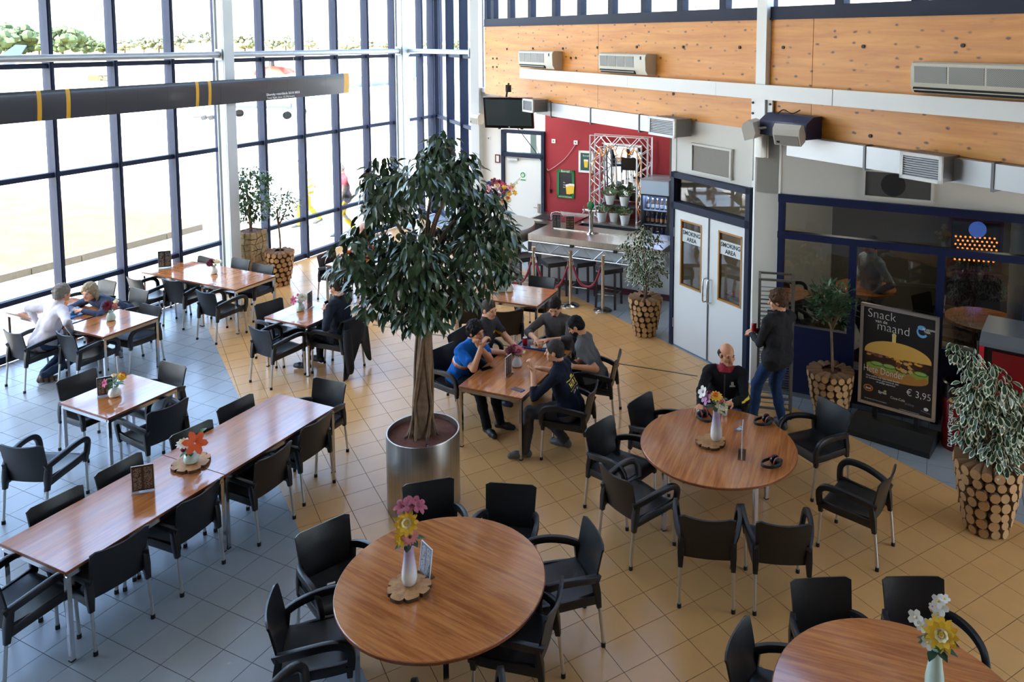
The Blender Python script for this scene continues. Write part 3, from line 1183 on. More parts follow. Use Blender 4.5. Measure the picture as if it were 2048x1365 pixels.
# low hedges closing the horizon
hd = MB()
rnd = random.Random(3)
for k in range(160):
    x = -190 + k * 2.4
    y = 330 + rnd.uniform(-8, 8)
    hd.ell((x, y, 0.5), (rnd.uniform(2, 4), 2.5, rnd.uniform(1.5, 4.0)), 7, 5)
o = hd.build('hedgerow', ml3, None)
tag(o, 'long faded hedgerow on the horizon behind the trees', 'hedge')
o['kind'] = 'stuff'

# white hangar
c = P(405, 92, 0)
hd_ = Vector((c.x, c.y, 0)).normalized() * 250
t = thing('hangar', 'small white round roofed hangar far across the airfield', 'hangar', (hd_.x, hd_.y, 0))
b = MB()
b.tube([(-4, 0, 0), (4, 0, 0)], 3.0, sec=[(math.sin(a), math.cos(a)) for a in [math.pi * k / 10 - math.pi / 2 for k in range(11)]][::-1], side=(0, 1, 0))
b.build('roof_shell', M_WHITE, t)
b = MB()
b.box((0, -3.05, 1.0), (2.2, 0.1, 2.0))
b.build('hangar_door', M_SILVER, t, smooth=False)

# orange rescue helicopter
hp = P(560, 233, 0)
t = thing('rescue_helicopter', 'orange and white helicopter with a grey blue tail boom on the apron', 'helicopter', (hp.x, hp.y, 0), rad(0))
m_or = mat('helicopter_orange', (190, 36, 10), 0.6)
m_gb = mat('helicopter_grey_blue', (62, 76, 98), 0.6)
b = MB()
b.tube([(-3.4, 0, 1.3), (-3.0, 0, 1.35), (-2.2, 0, 1.5), (-1.0, 0, 1.62), (0.6, 0, 1.66), (1.6, 0, 1.75), (2.2, 0, 1.85)], [0.15, 0.55, 0.9, 1.05, 1.05, 0.8, 0.5], 20)
fus = b.build('fuselage', M_WHITE, t)
b = MB()
b.tube([(-1.5, 0, 2.1), (-1.1, 0, 2.25), (-0.4, 0, 2.32), (0.6, 0, 2.28), (1.2, 0, 2.1)], [0.3, 0.62, 0.7, 0.62, 0.3], 16)
b.build('engine_cowling', m_or, t)
b = MB()
b.tube([(-3.1, 0, 1.75), (-2.4, 0, 2.1), (-1.7, 0, 2.25)], [0.3, 0.62, 0.78], 14)
b.build('windscreen', M_DARKGLASS, t)
b = MB()
b.tube([(2.0, 0, 1.9), (4.5, 0, 2.05), (8.0, 0, 2.2)], [0.5, 0.34, 0.2], 14)
b.build('tail_boom', m_gb, t)
b = MB()
b.prism([(7.3, 2.2), (8.0, 2.15), (8.9, 3.9), (8.4, 3.95)], -0.08, 0.08)
b.V = [(x, z, y) for x, y, z in b.V]
b.build('tail_fin', mat('tail_blue', (52, 92, 140), 0.6), t, smooth=False)
b = MB()
b.cyl((-0.4, 0, 2.6), (-0.4, 0, 3.5), 0.22, 0.12, n=12)
for k in range(5):
    a = k * 2 * math.pi / 5 + 0.3
    b.bar((-0.4, 0, 3.4), (-0.4 + 0.7 * math.cos(a), 0.7 * math.sin(a), 3.4), 0.14, 0.1)
b.build('rotor_head', M_DARK, t)
for k in range(5):
    a = k * 2 * math.pi / 5 + 0.3
    b = MB()
    b.bar((-0.4 + 0.7 * math.cos(a), 0.7 * math.sin(a), 3.4), (-0.4 + 5.0 * math.cos(a), 5.0 * math.sin(a), 3.3), 0.3, 0.05)
    b.build('main_blade', mat('pale_blade', (196, 196, 196), 0.5), t, smooth=False)
for x, y in ((-2.4, 0), (0.9, -1.2), (0.9, 1.2)):
    b = MB()
    b.cyl((x, y - 0.11, 0.19), (x, y + 0.11, 0.19), 0.22, n=16)
    w = b.build('wheel', mat('tyre_black', (8, 8, 9), 0.9, spec=0.1), t)
    b = MB()
    b.cyl((x, y, 0.25), (x * 0.9, y * 0.5, 1.1), 0.07, n=8)
    b.build('wheel_strut', M_SILVER, t)
b = MB()
b.tube([(-2.6, -1.3, 0.75), (1.2, -1.3, 0.75)], 0.16, 8)
b.build('side_float', m_gb, t)

# blue tailed aeroplane at the left edge
ap = P(18, 176, 0)
t = thing('small_aeroplane', 'small white aeroplane with a blue tail parked beyond the first bay', 'aeroplane', (ap.x, ap.y, 0), rad(8))
b = MB()
b.tube([(-9, 0, 1.7), (-8.2, 0, 1.75), (-6.5, 0, 1.8), (-3.5, 0, 1.9), (0, 0, 2.1), (1.0, 0, 2.15)], [0.15, 0.55, 0.75, 0.7, 0.25, 0.12], 16)
b.build('fuselage', M_WHITE, t)
m_pb = mat('aeroplane_blue', (36, 62, 130), 0.6)
b = MB()
b.prism([(-1.6, 2.15), (0.6, 2.2), (1.7, 3.9), (0.8, 3.95)], -0.07, 0.07)
b.V = [(x, z, y) for x, y, z in b.V]
b.build('tail_fin', m_pb, t, smooth=False)
b = MB()
b.obox((0.2, 0, 2.3), (0.45, 0, 0), (0, 1.7, 0), (0, 0, 0.05))
b.build('tailplane', m_pb, t, smooth=False)
b = MB()
b.obox((-5.6, 0, 2.6), (0.75, 0, 0), (0, 5.5, 0), (0, 0, 0.08))
b.build('wing', M_WHITE, t, smooth=False)
for x, y in ((-7.6, 0), (-5.2, -1.2), (-5.2, 1.2)):
    b = MB()
    b.cyl((x, y - 0.08, 0.2), (x, y + 0.08, 0.2), 0.25, n=12)
    b.cyl((x, y, 0.2), (x, y * 0.4, 1.4), 0.05, n=6)
    b.build('landing_wheel', M_RUBBER, t)

# taxiway sign
sp0 = P(199, 163, 0)
t = thing('taxiway_sign', 'yellow and black taxiway sign far out on the apron', 'sign', (sp0.x, sp0.y, 0), rad(0))
b = MB()
b.box((-0.62, 0, 0.35), (1.15, 0.15, 0.6))
b.build('yellow_board', m_yel, t, smooth=False)
b = MB()
b.box((0.5, 0, 0.35), (1.05, 0.15, 0.6))
b.build('black_board', M_RUBBER, t, smooth=False)
text('P-3E', 0.5, mat('sign_amber', (240, 190, 60), 0.5), t, (0.5, -0.085, 0.17), align='CENTER', bold=0.01)
for x in (-0.9, 0.8):
    b = MB()
    b.box((x, 0, 0.02), (0.08, 0.08, 0.12))
    b.build('post', M_SILVER, t, smooth=False)
# tow bar lying on the apron
tb = P(405, 240, 0)
t = thing('tow_bar', 'dark tow bar with small wheels lying on the apron', 'tow bar', (tb.x, tb.y, 0), rad(6))
b = MB()
b.cyl((-0.7, 0, 0.15), (0.7, 0, 0.2), 0.035, n=8)
b.build('bar', M_RUBBER, t)
for x in (0.1, 0.5):
    b = MB()
    b.cyl((x, -0.2, 0.13), (x, 0.2, 0.13), 0.13, n=12)
    b.build('wheel', M_RUBBER, t)
# ================================================================ furniture
def rr(w, h, r=0.3, n=3):
    """rounded-rectangle section, half sizes w,h."""
    k = min(w, h) * r
    out = []
    for cx, cy, a0 in ((w - k, h - k, 0), (-(w - k), h - k, 90), (-(w - k), -(h - k), 180), (w - k, -(h - k), 270)):
        for i in range(n):
            a = rad(a0 + 90 * i / (n - 1))
            out.append((cx + k * math.cos(a), cy + k * math.sin(a)))
    return out

def spline(pts, n=6):
    """Catmull-Rom through pts."""
    P_ = [Vector(p) for p in pts]
    out = []
    for i in range(len(P_) - 1):
        a = P_[max(i - 1, 0)]; b = P_[i]; c = P_[i + 1]; d = P_[min(i + 2, len(P_) - 1)]
        for k in range(n):
            t = k / n
            out.append(0.5 * ((2 * b) + (c - a) * t + (2 * a - 5 * b + 4 * c - d) * t * t + (3 * b - a - 3 * c + d) * t ** 3))
    out.append(P_[-1])
    return out

def make_chair():
    t = thing('dining_chair', 'x', 'chair', (0, 0, 0), 0, 'black plastic armchairs with aluminium legs')
    # seat: shallow dish
    def seat(u, v):
        x = (u - 0.5) * (0.43 + 0.05 * v)
        y = -0.205 + 0.465 * v
        z = 0.445 - 0.028 * math.sin(math.pi * min(1, v * 1.15)) * (1 - (2 * u - 1) ** 2 * 0.7) - 0.055 * max(0, v - 0.86) / 0.14 * max(0, v - 0.86) / 0.14 + 0.006
        return (x, y, z)
    b = MB()
    b.shell(seat, 10, 14, 0.014)
    b.box((0, -0.01, 0.405), (0.40, 0.36, 0.03))
    b.build('seat', M_BLACK, t)
    def back(u, v):
        s = 2 * u - 1
        w = 0.205 + 0.018 * v
        z = 0.40 + 0.385 * v + 0.022 * (s * s) * v * v
        if v > 0.9:
            z -= 0.022 * max(0, abs(s) - 0.86) / 0.14 * (v - 0.9) / 0.1
        y = -0.195 - 0.075 * v ** 1.3 - 0.035 * (1 - s * s) * (0.5 + 0.5 * v)
        return (s * w, y, z)
    b = MB()
    b.shell(back, 12, 10, 0.014)
    b.build('backrest', M_BLACK, t)
    for sx in (-1, 1):
        path = spline([(sx * 0.205, -0.24, 0.555), (sx * 0.245, -0.14, 0.592), (sx * 0.27, 0.0, 0.622), (sx * 0.275, 0.12, 0.630), (sx * 0.272, 0.20, 0.614),
                       (sx * 0.265, 0.245, 0.565), (sx * 0.255, 0.252, 0.50), (sx * 0.245, 0.245, 0.42)], 3)
        b = MB()
        b.tube(path, 1.0, sec=[(c[1], c[0]) for c in rr(0.027, 0.019)][::-1], side=(1, 0, 0))
        rail = spline([(sx * 0.243, 0.25, 0.44), (sx * 0.238, 0.12, 0.425), (sx * 0.228, -0.06, 0.415), (sx * 0.215, -0.225, 0.40)], 3)
        b.tube(rail, 1.0, sec=[(c[1], c[0]) for c in rr(0.036, 0.014)][::-1], side=(1, 0, 0))
        b.tube([(sx * 0.214, -0.205, 0.565), (sx * 0.212, -0.222, 0.45), (sx * 0.214, -0.238, 0.33)], [1.1, 1.25, 0.85], sec=rr(0.022, 0.022), side=(1, 0, 0))
        b.tube([(sx * 0.246, 0.24, 0.45), (sx * 0.238, 0.238, 0.36)], [1.15, 0.85], sec=rr(0.022, 0.022), side=(1, 0, 0))
        b.build('armrest', M_BLACK, t)
        for (p, q) in (((sx * 0.24, 0.238, 0.40), (sx * 0.225, 0.262, 0.025)), ((sx * 0.214, -0.238, 0.38), (sx * 0.218, -0.275, 0.025))):
            b = MB()
            b.cyl(p, q, 0.0135, n=8)
            l = b.build('leg', M_ALU, t)
            b = MB()
            q = Vector(q)
            b.cyl((q.x, q.y, 0.0), (q.x, q.y, 0.034), 0.018, 0.0165, n=8)
            b.build('foot_cap', M_RUBBER, l)
    return t
CH0 = make_chair()
first = [True]
def chair_at(x, y, face, label):
    """face: heading in degrees the sitter looks towards."""
    rz = rad(face - 90)
    if first[0]:
        first[0] = False
        CH0.location = (x, y, 0)
        CH0.rotation_euler = (0, 0, rz)
        CH0['label'] = label
        return CH0
    return dup(CH0, (x, y, 0), rz, label)

def chair_px(a, b, sign, label, z=0.795):
    p, q = P(*a, z), P(*b, z)
    v = q - p
    ang = math.degrees(math.atan2(v.y, v.x)) + 90 * sign
    c = (p + q) / 2 + D(ang) * 0.27
    return chair_at(c.x, c.y, ang, label)

CHAIRS = [
 ((51, 1024), (166, 968), -1, 'black armchair nearest the frame edge on the window side of the long table'),
 ((190.5, 951), (281, 904), -1, 'black armchair on the window side of the long table behind its menu stand'),
 ((338.5, 876), (424, 838), -1, 'black armchair behind the orange lilies of the long table'),
 ((434, 820.6), (504.6, 787), -1, 'black armchair on the window side of the long table, nearest its far end'),
 ((179, 1112), (297, 1048), 1, 'black armchair seen from behind at the near corner of the long table'),
 ((355, 1012), (440, 956), 1, 'second black armchair from the near corner on the aisle side of the long table'),
 ((509, 927.6), (585, 879), 1, 'third black armchair from the near corner, beside the table joint of the long table'),
 ((602.7, 858.7), (663.7, 819.7), 1, 'last black armchair on the aisle side of the long table before its far leg'),
 ((627.6, 756), (691, 768), -1, 'black armchair at the far head of the long table'),
 ((110, 766), (193.5, 735), -1, 'black armchair on the window side of the small table with the yellow rose'),
 ((321, 722), (372, 735), -1, 'black armchair at the far side of the small table with the yellow rose'),
 ((294.6, 827.5), (376.6, 793.8), 1, 'black armchair showing its back beside the small table with the yellow rose'),
 ((111, 661), (147.7, 673.6), 1, 'empty black armchair beside the man in the white shirt'),
 ((279.5, 607), (324, 615.6), -1, 'empty black armchair across from the mint vase, at the couple\'s table'),
 ((388, 578), (432, 588), 1, 'black armchair nearest the aisle at the double table by the glass front'),
 ((327, 557), (359, 562), 1, 'middle black armchair on the near side of the double table by the glass front'),
 ((253.3, 552.6), (283, 561), 1, 'black armchair closest to the window at the double table'),
 ((400, 512), (424, 518), -1, 'black armchair behind the dark flowers of the double table by the glass front'),
 ((464, 515), (500.6, 521.5), -1, 'black armchair standing in front of the square wooden planter'),
 ((503, 527), (549.5, 532), -1, 'black armchair in front of the round log planter by the window'),
 ((509, 611), (564.4, 595), -1, 'black armchair on the window side of the table with the dark red flower'),
 ((495, 649.7), (541.5, 664), 1, 'black armchair turned towards the table with the dark red flower'),
 ((665, 588), (699, 596), -1, 'black armchair half hidden by ficus leaves opposite the man with the phone'),
 ((634, 512), (670, 500), -1, 'black armchair by the window left of the ficus crown'),
 ((1057, 551.5), (1112, 557), -1, 'black armchair in front of the red rope barrier'),
 ((925, 599), (973, 596), 1, 'black armchair under the ficus crown at the table with the green card'),
 ((993, 624), (1041, 618), 1, 'black armchair behind the man in the grey polo shirt'),
 ((1172, 861.6), (1225.4, 830.6), -1, 'black armchair left of the round table with the ear defenders, nearer one of two'),
 ((1254.7, 811.6), (1303, 782), -1, 'black armchair left of the seated bald man at the round table'),
 ((1199.6, 925), (1263, 966.6), 1, 'black armchair at the lower left of the round table with the ear defenders'),
 ((1359.7, 1030), (1471.6, 1040.6), 1, 'black armchair seen from behind before the middle round table, left of a pair'),
 ((1512, 1043), (1625, 1049), 1, 'black armchair seen from behind before the middle round table, right of a pair'),
 ((1792, 926), (1759, 970), -1, 'black armchair pulled away from the middle round table towards the log planter'),
 ((1638.6, 792.7), (1700.5, 825.4), -1, 'black armchair between the middle round table and the burger sign'),
 ((590.4, 1074), (697.7, 1027), -1, 'black armchair with a white scrap on its seat at the front round table'),
 ((551, 1175), (537, 1245), 1, 'black armchair on the blue tiles left of the front round table'),
 ((804, 973), (908, 956), -1, 'black armchair behind the tall vase of the front round table'),
 ((971, 967), (1073.7, 973.5), -1, 'black armchair facing us right of the steel plant tub'),
 ((1169, 1031.6), (1206, 1096.5), -1, 'black armchair right of the front round table'),
 ((1125, 1151), (1093, 1237), -1, 'black armchair tucked under the lower right of the front round table'),
 ((1495, 1233), (1453.7, 1314), 1, 'black armchair left of the round table with the white blossom vase'),
 ((1581, 1163), (1702, 1157), -1, 'left one of two black armchairs behind the white blossom vase'),
 ((1763.5, 1158), (1889, 1157), -1, 'right one of two black armchairs behind the white blossom vase'),
]
for a, b, s, lab in CHAIRS:
    chair_px(a, b, s, lab)
chair_at(-5.34, 7.27, 86, 'lone black armchair standing apart near the left edge of the picture')
chair_at(-4.24, 5.45, 68, 'black armchair at the near head of the long table')
chair_at(-0.78, 4.36, 100, 'black armchair at the bottom of the picture in front of the front round table')
chair_at(-1.72, 4.33, 62, 'black armchair cut by the lower frame at the front round table')
CM = P(43, 669, 0.795) + D(153) * 0.22 + D(63) * 0.27
chair_at(CM.x, CM.y, 63, 'black armchair under the man in the white shirt')
CWm = (P(262, 575, .795) + P(297, 584, .795)) / 2 + D(-118) * 0.27
chair_at(CWm.x, CWm.y, -118, 'black armchair under the woman leaning on the table')
chair_at(-7.75, 11.75, -116, 'black armchair by the glass behind the woman')
chair_at(-3.50, 10.50, 162, 'black armchair under the man with the phone')
chair_at(-1.60, 9.22, -38, 'black armchair under the man in the blue polo shirt')
chair_at(-1.48, 9.80, -25, 'black armchair under the man in the grey polo shirt')
chair_at(-0.34, 10.02, -108, 'black armchair under the man eating from the tray')
chair_at(0.10, 9.20, 168, 'black armchair under the man in the grey shirt looking at his phone')
chair_at(-0.20, 8.33, 166, 'black armchair under the man in the navy sweatshirt')
chair_at(1.55, 8.42, -105, 'black armchair under the bald man at the middle round table')

# ---------------------------------------------------------------- tables
HT = 0.72
def rect_table(cx, cy, head, L, Wd, label, z=HT):
    t = thing('dining_table', label, 'table', (cx, cy, 0), rad(head), 'cherry topped cafe tables on chrome legs')
    b = MB()
    b.box((0, 0, z - 0.0115), (L - 0.006, Wd - 0.006, 0.023))
    b.build('tabletop', M_TABLE, t, smooth=False)
    b = MB()
    for s in (-1, 1):
        b.box((0, s * (Wd / 2 - 0.0015), z - 0.012), (L, 0.003, 0.022))
        b.box((s * (L / 2 - 0.0015), 0, z - 0.012), (0.003, Wd, 0.022))
    b.build('edge_band', M_TEDGE, t, smooth=False)
    b = MB()
    for s in (-1, 1):
        b.box((0, s * (Wd / 2 - 0.02), z - 0.043), (L - 0.02, 0.03, 0.038))
        b.box((s * (L / 2 - 0.02), 0, z - 0.043), (0.03, Wd - 0.07, 0.038))
    b.build('frame', M_CHROME, t, smooth=False)
    for sx in (-1, 1):
        for sy in (-1, 1):
            b = MB()
            b.box((sx * (L / 2 - 0.022), sy * (Wd / 2 - 0.022), (z - 0.05) / 2 + 0.006), (0.034, 0.034, z - 0.05 - 0.012))
            l = b.build('leg', M_CHROME, t, smooth=False)
            b = MB()
            b.box((sx * (L / 2 - 0.022), sy * (Wd / 2 - 0.022), 0.006), (0.036, 0.036, 0.012))
            b.build('foot_cap', M_RUBBER, l, smooth=False)
    return t
def off(p, a, d1, d2):
    return Vector((p[0], p[1], 0)) + D(a) * d1 + D(a + 90) * d2
na = Vector((-4.195, 5.52, 0))
q = na + D(66.1) * 0.70
rect_table(q.x, q.y, 66.1, 1.40, 0.80, 'near half of the long cherry table, with the menu stand')
q = na + D(66.1) * 2.105
rect_table(q.x, q.y, 66.1, 1.40, 0.80, 'far half of the long cherry table, its top left empty')
rect_table(-5.145, 8.20, 65, 0.80, 0.80, 'small square cherry table with the yellow rose vase')
rect_table(-6.575, 10.375, 66.5, 0.80, 0.82, 'square cherry table end with the mint vase, at the couple\'s place')
rect_table(-7.57, 10.86, 156.5, 1.30, 0.80, 'cherry table by the glass carrying the blue tray')
rect_table(-5.70, 12.30, 65.5, 0.80, 0.82, 'square cherry table end nearest the log planter')
rect_table(-6.70, 12.76, 155.5, 1.38, 0.80, 'cherry table by the glass with the standing menu')
rect_table(-4.03, 10.78, 65.3, 0.80, 0.80, 'square cherry table of the man with the phone')
rect_table(-1.26, 11.69, 159.5, 1.40, 0.80, 'cherry table with the green card under the ficus crown')
rect_table(-0.83, 8.94, 68.2, 1.40, 0.80, 'cherry table shared by the five men')
rect_table(-4.03, 13.32, 65, 0.80, 0.80, 'small cherry table hidden behind the ficus crown')

def round_table(cx, cy, label, grain=0.0, r=0.752):
    t = thing('round_table', label, 'table', (cx, cy, 0), rad(grain), 'round cherry tables')
    b = MB()
    b.lathe([(r - 0.03, HT - 0.030), (r - 0.004, HT - 0.026), (r - 0.004, HT - 0.003), (r - 0.007, HT)], 72)
    b.build('tabletop', M_TABLE, t, angle=30)
    b = MB()
    b.lathe([(r - 0.006, HT - 0.026), (r, HT - 0.024), (r, HT - 0.005), (r - 0.006, HT - 0.002), (r - 0.006, HT - 0.026)], 72)
    b.build('edge_band', M_TEDGE, t)
    b = MB()
    for a in range(4):
        p = D(45 + 90 * a) * 0.60
        q = D(135 + 90 * a) * 0.60
        b.bar((p.x, p.y, HT - 0.05), (q.x, q.y, HT - 0.05), 0.03, 0.035)
    b.build('frame', M_CHROME, t, smooth=False)
    for a in range(4):
        p = D(45 + 90 * a) * 0.60
        b = MB()
        b.box((p.x, p.y, 0.34), (0.036, 0.036, 0.66), rz=rad(45))
        l = b.build('leg', M_CHROME, t, smooth=False)
        b = MB()
        b.box((p.x, p.y, 0.006), (0.038, 0.038, 0.012), rz=rad(45))
        b.build('foot_cap', M_RUBBER, l, smooth=False)
    return t
RT_I, RT_J = Vector((1.271, 7.206, 0)), Vector((-1.054, 5.295, 0))
qk = P(1815, 1250, HT)
RT_K = Vector((qk.x, qk.y, 0)) * (1 - 0.752 / math.hypot(qk.x, qk.y))
round_table(RT_I.x, RT_I.y, 'middle round cherry table with three ear defenders on it', 70)
round_table(RT_J.x, RT_J.y, 'front round cherry table beside the steel plant tub', -32)
round_table(RT_K.x, RT_K.y, 'round cherry table cut by the lower right corner', -20)

# ---------------------------------------------------------------- flowers and vases
def petal_ring(b, n, L, w, lift, curl, mi=0, c=(0, 0, 0), R=None, a0=0.0, tip=0.35):
    """n petals round the local z axis."""
    for k in range(n):
        a = a0 + 2 * math.pi * k / n
        ca, sa = math.cos(a), math.sin(a)
        vs = []
        for i, (t, ww) in enumerate(((0.08, 0.35), (0.45, 1.0), (0.8, 0.8), (1.0, tip * 0.3))):
            rr_ = L * t * math.cos(lift)
            z = L * t * math.sin(lift) - curl * t * t * L
            for s in (-1, 1):
                x, y = rr_, s * w * ww / 2
                v = Vector((ca * x - sa * y, sa * x + ca * y, z))
                vs.append((R @ v if R else v) + Vector(c))
        b.add(vs, [(0, 2, 3, 1), (2, 4, 5, 3), (4, 6, 7, 5)], mi)

def rot_to(d):
    return Vector((0, 0, 1)).rotation_difference(Vector(d).normalized()).to_matrix()

def flower(parent, kind, c, d, s, m1, m2=None):
    b = MB()
    R = rot_to(d)
    c = Vector(c)
    if kind == 'mum':
        for k, (n, L, lf) in enumerate(((12, 1.0, 0.15), (10, 0.85, 0.55), (8, 0.65, 0.95), (5, 0.45, 1.3))):
            petal_ring(b, n, s * L, s * 0.40, lf, 0.1, 0 if k < 2 else 1, c, R, k * 0.3)
        b.ell(c + R @ Vector((0, 0, s * 0.12)), (s * 0.3, s * 0.3, s * 0.22), 8, 5, R, 0)
    elif kind == 'daisy':
        petal_ring(b, 16, s, s * 0.30, 0.12, 0.1, 0, c, R)
        petal_ring(b, 14, s * 0.75, s * 0.26, 0.3, 0.1, 0, c, R, 0.2)
        b.ell(c + R @ Vector((0, 0, s * 0.08)), (s * 0.2, s * 0.2, s * 0.1), 8, 4, R, 1)
    elif kind == 'lily':
        petal_ring(b, 6, s, s * 0.42, 0.75, 0.55, 0, c, R)
        petal_ring(b, 5, s * 0.6, s * 0.03, 1.1, 0.0, 1, c, R)
    elif kind == 'rose':
        b.ell(c, (s * 0.55, s * 0.55, s * 0.5), 9, 6, R, 0)
        petal_ring(b, 6, s, s * 0.8, 0.9, 0.2, 0, c - R @ Vector((0, 0, s * 0.4)), R, 0, 1.6)
        petal_ring(b, 5, s * 0.85, s * 0.7, 1.2, -0.1, 1, c - R @ Vector((0, 0, s * 0.3)), R, 0.5, 1.6)
    elif kind == 'blossom':
        petal_ring(b, 5, s, s * 0.8, 0.35, 0.1, 0, c, R, 0, 1.8)
        b.ell(c + R @ Vector((0, 0, s * 0.12)), (s * 0.2, s * 0.2, s * 0.15), 6, 4, R, 1)
    return b.build('flower', [m1, m2 or m1], parent, angle=60)

F_YEL, F_PALE = mat('petal_yellow', (244, 200, 60), 0.6), mat('petal_cream', (244, 232, 190), 0.6)
F_ORG, F_PINK = mat('petal_orange', (238, 96, 36), 0.55), mat('petal_pink', (226, 140, 140), 0.6)
F_MAG, F_BURG = mat('petal_magenta', (176, 44, 96), 0.6), mat('petal_burgundy', (112, 22, 40), 0.6)
F_LIL, F_WHT = mat('petal_lilac', (214, 160, 206), 0.6), mat('petal_white', (240, 238, 228), 0.6)
F_ROSE, F_DUSK = mat('petal_dusky', (164, 78, 96), 0.6), mat('flower_heart', (84, 62, 40), 0.8)
F_BLUE = mat('petal_blue', (60, 66, 130), 0.6)
M_STEM = mat('flower_stem', (74, 112, 56), 0.6)
M_FLEAF = mat('flower_leaf', (62, 112, 54), 0.55)
M_FDARK = mat('dark_flower_leaf', (38, 72, 44), 0.5)

def flower_leaf(parent, c, d, L, w, m=None, droop=0.5):
    b = MB()
    d = Vector(d).normalized()
    s = d.cross(Vector((0, 0, 1)))
    s = s.normalized() if s.length > 1e-4 else Vector((1, 0, 0))
    c = Vector(c)
    vs = []
    for t, ww in ((0, .1), (.3, .9), (.65, .8), (1, .05)):
        p = c + d * L * t - Vector((0, 0, droop * L * t * t))
        vs += [p - s * w * ww / 2, p + Vector((0, 0, -w * 0.12 * ww)), p + s * w * ww / 2]
    b.add(vs, [(3 * i + a, 3 * i + a + 3, 3 * i + a + 4, 3 * i + a + 1) for i in range(3) for a in (0, 1)])
    return b.build('leaf', m or M_FLEAF, parent, angle=70)

def two_tone(name, c1, c2, z0, z1):
    m = mat(name, c1, 0.2, coat=0.4)
    nt, b = nodes_of(m)
    tc = nt.nodes.new('ShaderNodeTexCoord')
    sx = nt.nodes.new('ShaderNodeSeparateXYZ')
    nt.links.new(tc.outputs['Object'], sx.inputs[0])
    mr = nt.nodes.new('ShaderNodeMapRange')
    mr.inputs['From Min'].default_value = z0
    mr.inputs['From Max'].default_value = z1
    nt.links.new(sx.outputs['Z'], mr.inputs['Value'])
    r = ramp(nt, [(0.0, lin(c1)), (1.0, lin(c2))])
    nt.links.new(mr.outputs[0], r.inputs['Fac'])
    nt.links.new(r.outputs['Color'], b.inputs['Base Color'])
    return m
M_LILVASE = two_tone('white_lilac_glaze', (238, 240, 238), (178, 156, 186), 0.10, 0.24)
TALL = [(0.034, 0.0), (0.048, 0.012), (0.056, 0.05), (0.054, 0.10), (0.045, 0.16), (0.037, 0.22), (0.034, 0.27), (0.036, 0.30), (0.031, 0.30), (0.029, 0.26)]
PEAR = [(0.036, 0.0), (0.055, 0.01), (0.062, 0.035), (0.054, 0.07), (0.034, 0.105), (0.028, 0.125), (0.033, 0.14), (0.027, 0.139), (0.022, 0.12)]
SQUAT = [(0.04, 0.0), (0.06, 0.012), (0.068, 0.04), (0.058, 0.075), (0.032, 0.10), (0.028, 0.105), (0.024, 0.10)]
CAMV = Vector((0, 0, CAM_H))
def vase(px, py, z, label, prof, m, flowers, leaves, group='vases of flowers on the tables', tilt=None, scale=1.0):
    c = P(px, py, z)
    view = math.atan2(c.y, c.x)
    t = thing('flower_vase', label, 'vase', c, view - math.pi / 2, group)   # local -y looks back to the gallery
    b = MB()
    b.lathe([(r_ * scale, z_ * scale) for r_, z_ in prof], 20)
    b.build('vase', m, t)
    top = max(z_ for r_, z_ in prof) * scale - 0.01
    for kind, x, y, zz, s, m1, m2, d in flowers:
        s *= 1.2
        flower(t, kind, (x, y, zz), d, s, m1, m2)
        b = MB()
        b.tube(spline([(x * 0.12, y * 0.12, top - 0.04), (x * 0.4, y * 0.4, (top + zz) / 2), (x, y, zz - 0.005)], 3), 0.0028, 5)
        b.build('stem', M_STEM, t)
    for x, y, zz, dx, dy, L, w_, mm in leaves:
        flower_leaf(t, (x, y, zz), (dx, dy, 0.5), L, w_, mm)
    return t
def leafring(n, z, L, w_, m, rnd, r0=0.02):
    out = []
    for k in range(n):
        a = 2 * math.pi * k / n + rnd.uniform(-.3, .3)
        out.append((math.cos(a) * r0, math.sin(a) * r0, z + rnd.uniform(-.01, .03), math.cos(a), math.sin(a), L * rnd.uniform(.7, 1.2), w_, m))
    return out
R_ = random.Random(5)
UP, FR = (0, -0.3, 1), (0, -1, 0.5)
def slice_px(px, py, r, label, rz=0.0):
    c = P(px, py, HT)
    t = thing('wood_slice', label, 'coaster', c, rz, 'wood slices under the vases')
    poly = []
    for k in range(72):
        a = 2 * math.pi * k / 72
        f = 1.0 - 0.20 * max(0, math.cos(8 * a + 0.6 * math.sin(2 * a))) ** 6 + 0.05 * math.sin(3 * a + 1)
        poly.append((r * f * math.cos(a), r * f * 0.92 * math.sin(a)))
    b = MB()
    b.prism(poly, 0.0, 0.028)
    b.build('slice', M_SLICE, t, smooth=False)
    b = MB()
    vs = [(x * 1.006, y * 1.006, z_) for z_ in (0.0005, 0.0265) for x, y in poly]
    n = len(poly)
    b.add(vs, [(i, (i + 1) % n, n + (i + 1) % n, n + i) for i in range(n)])
    b.build('bark_rim', M_BARK, t, smooth=False)
    return t

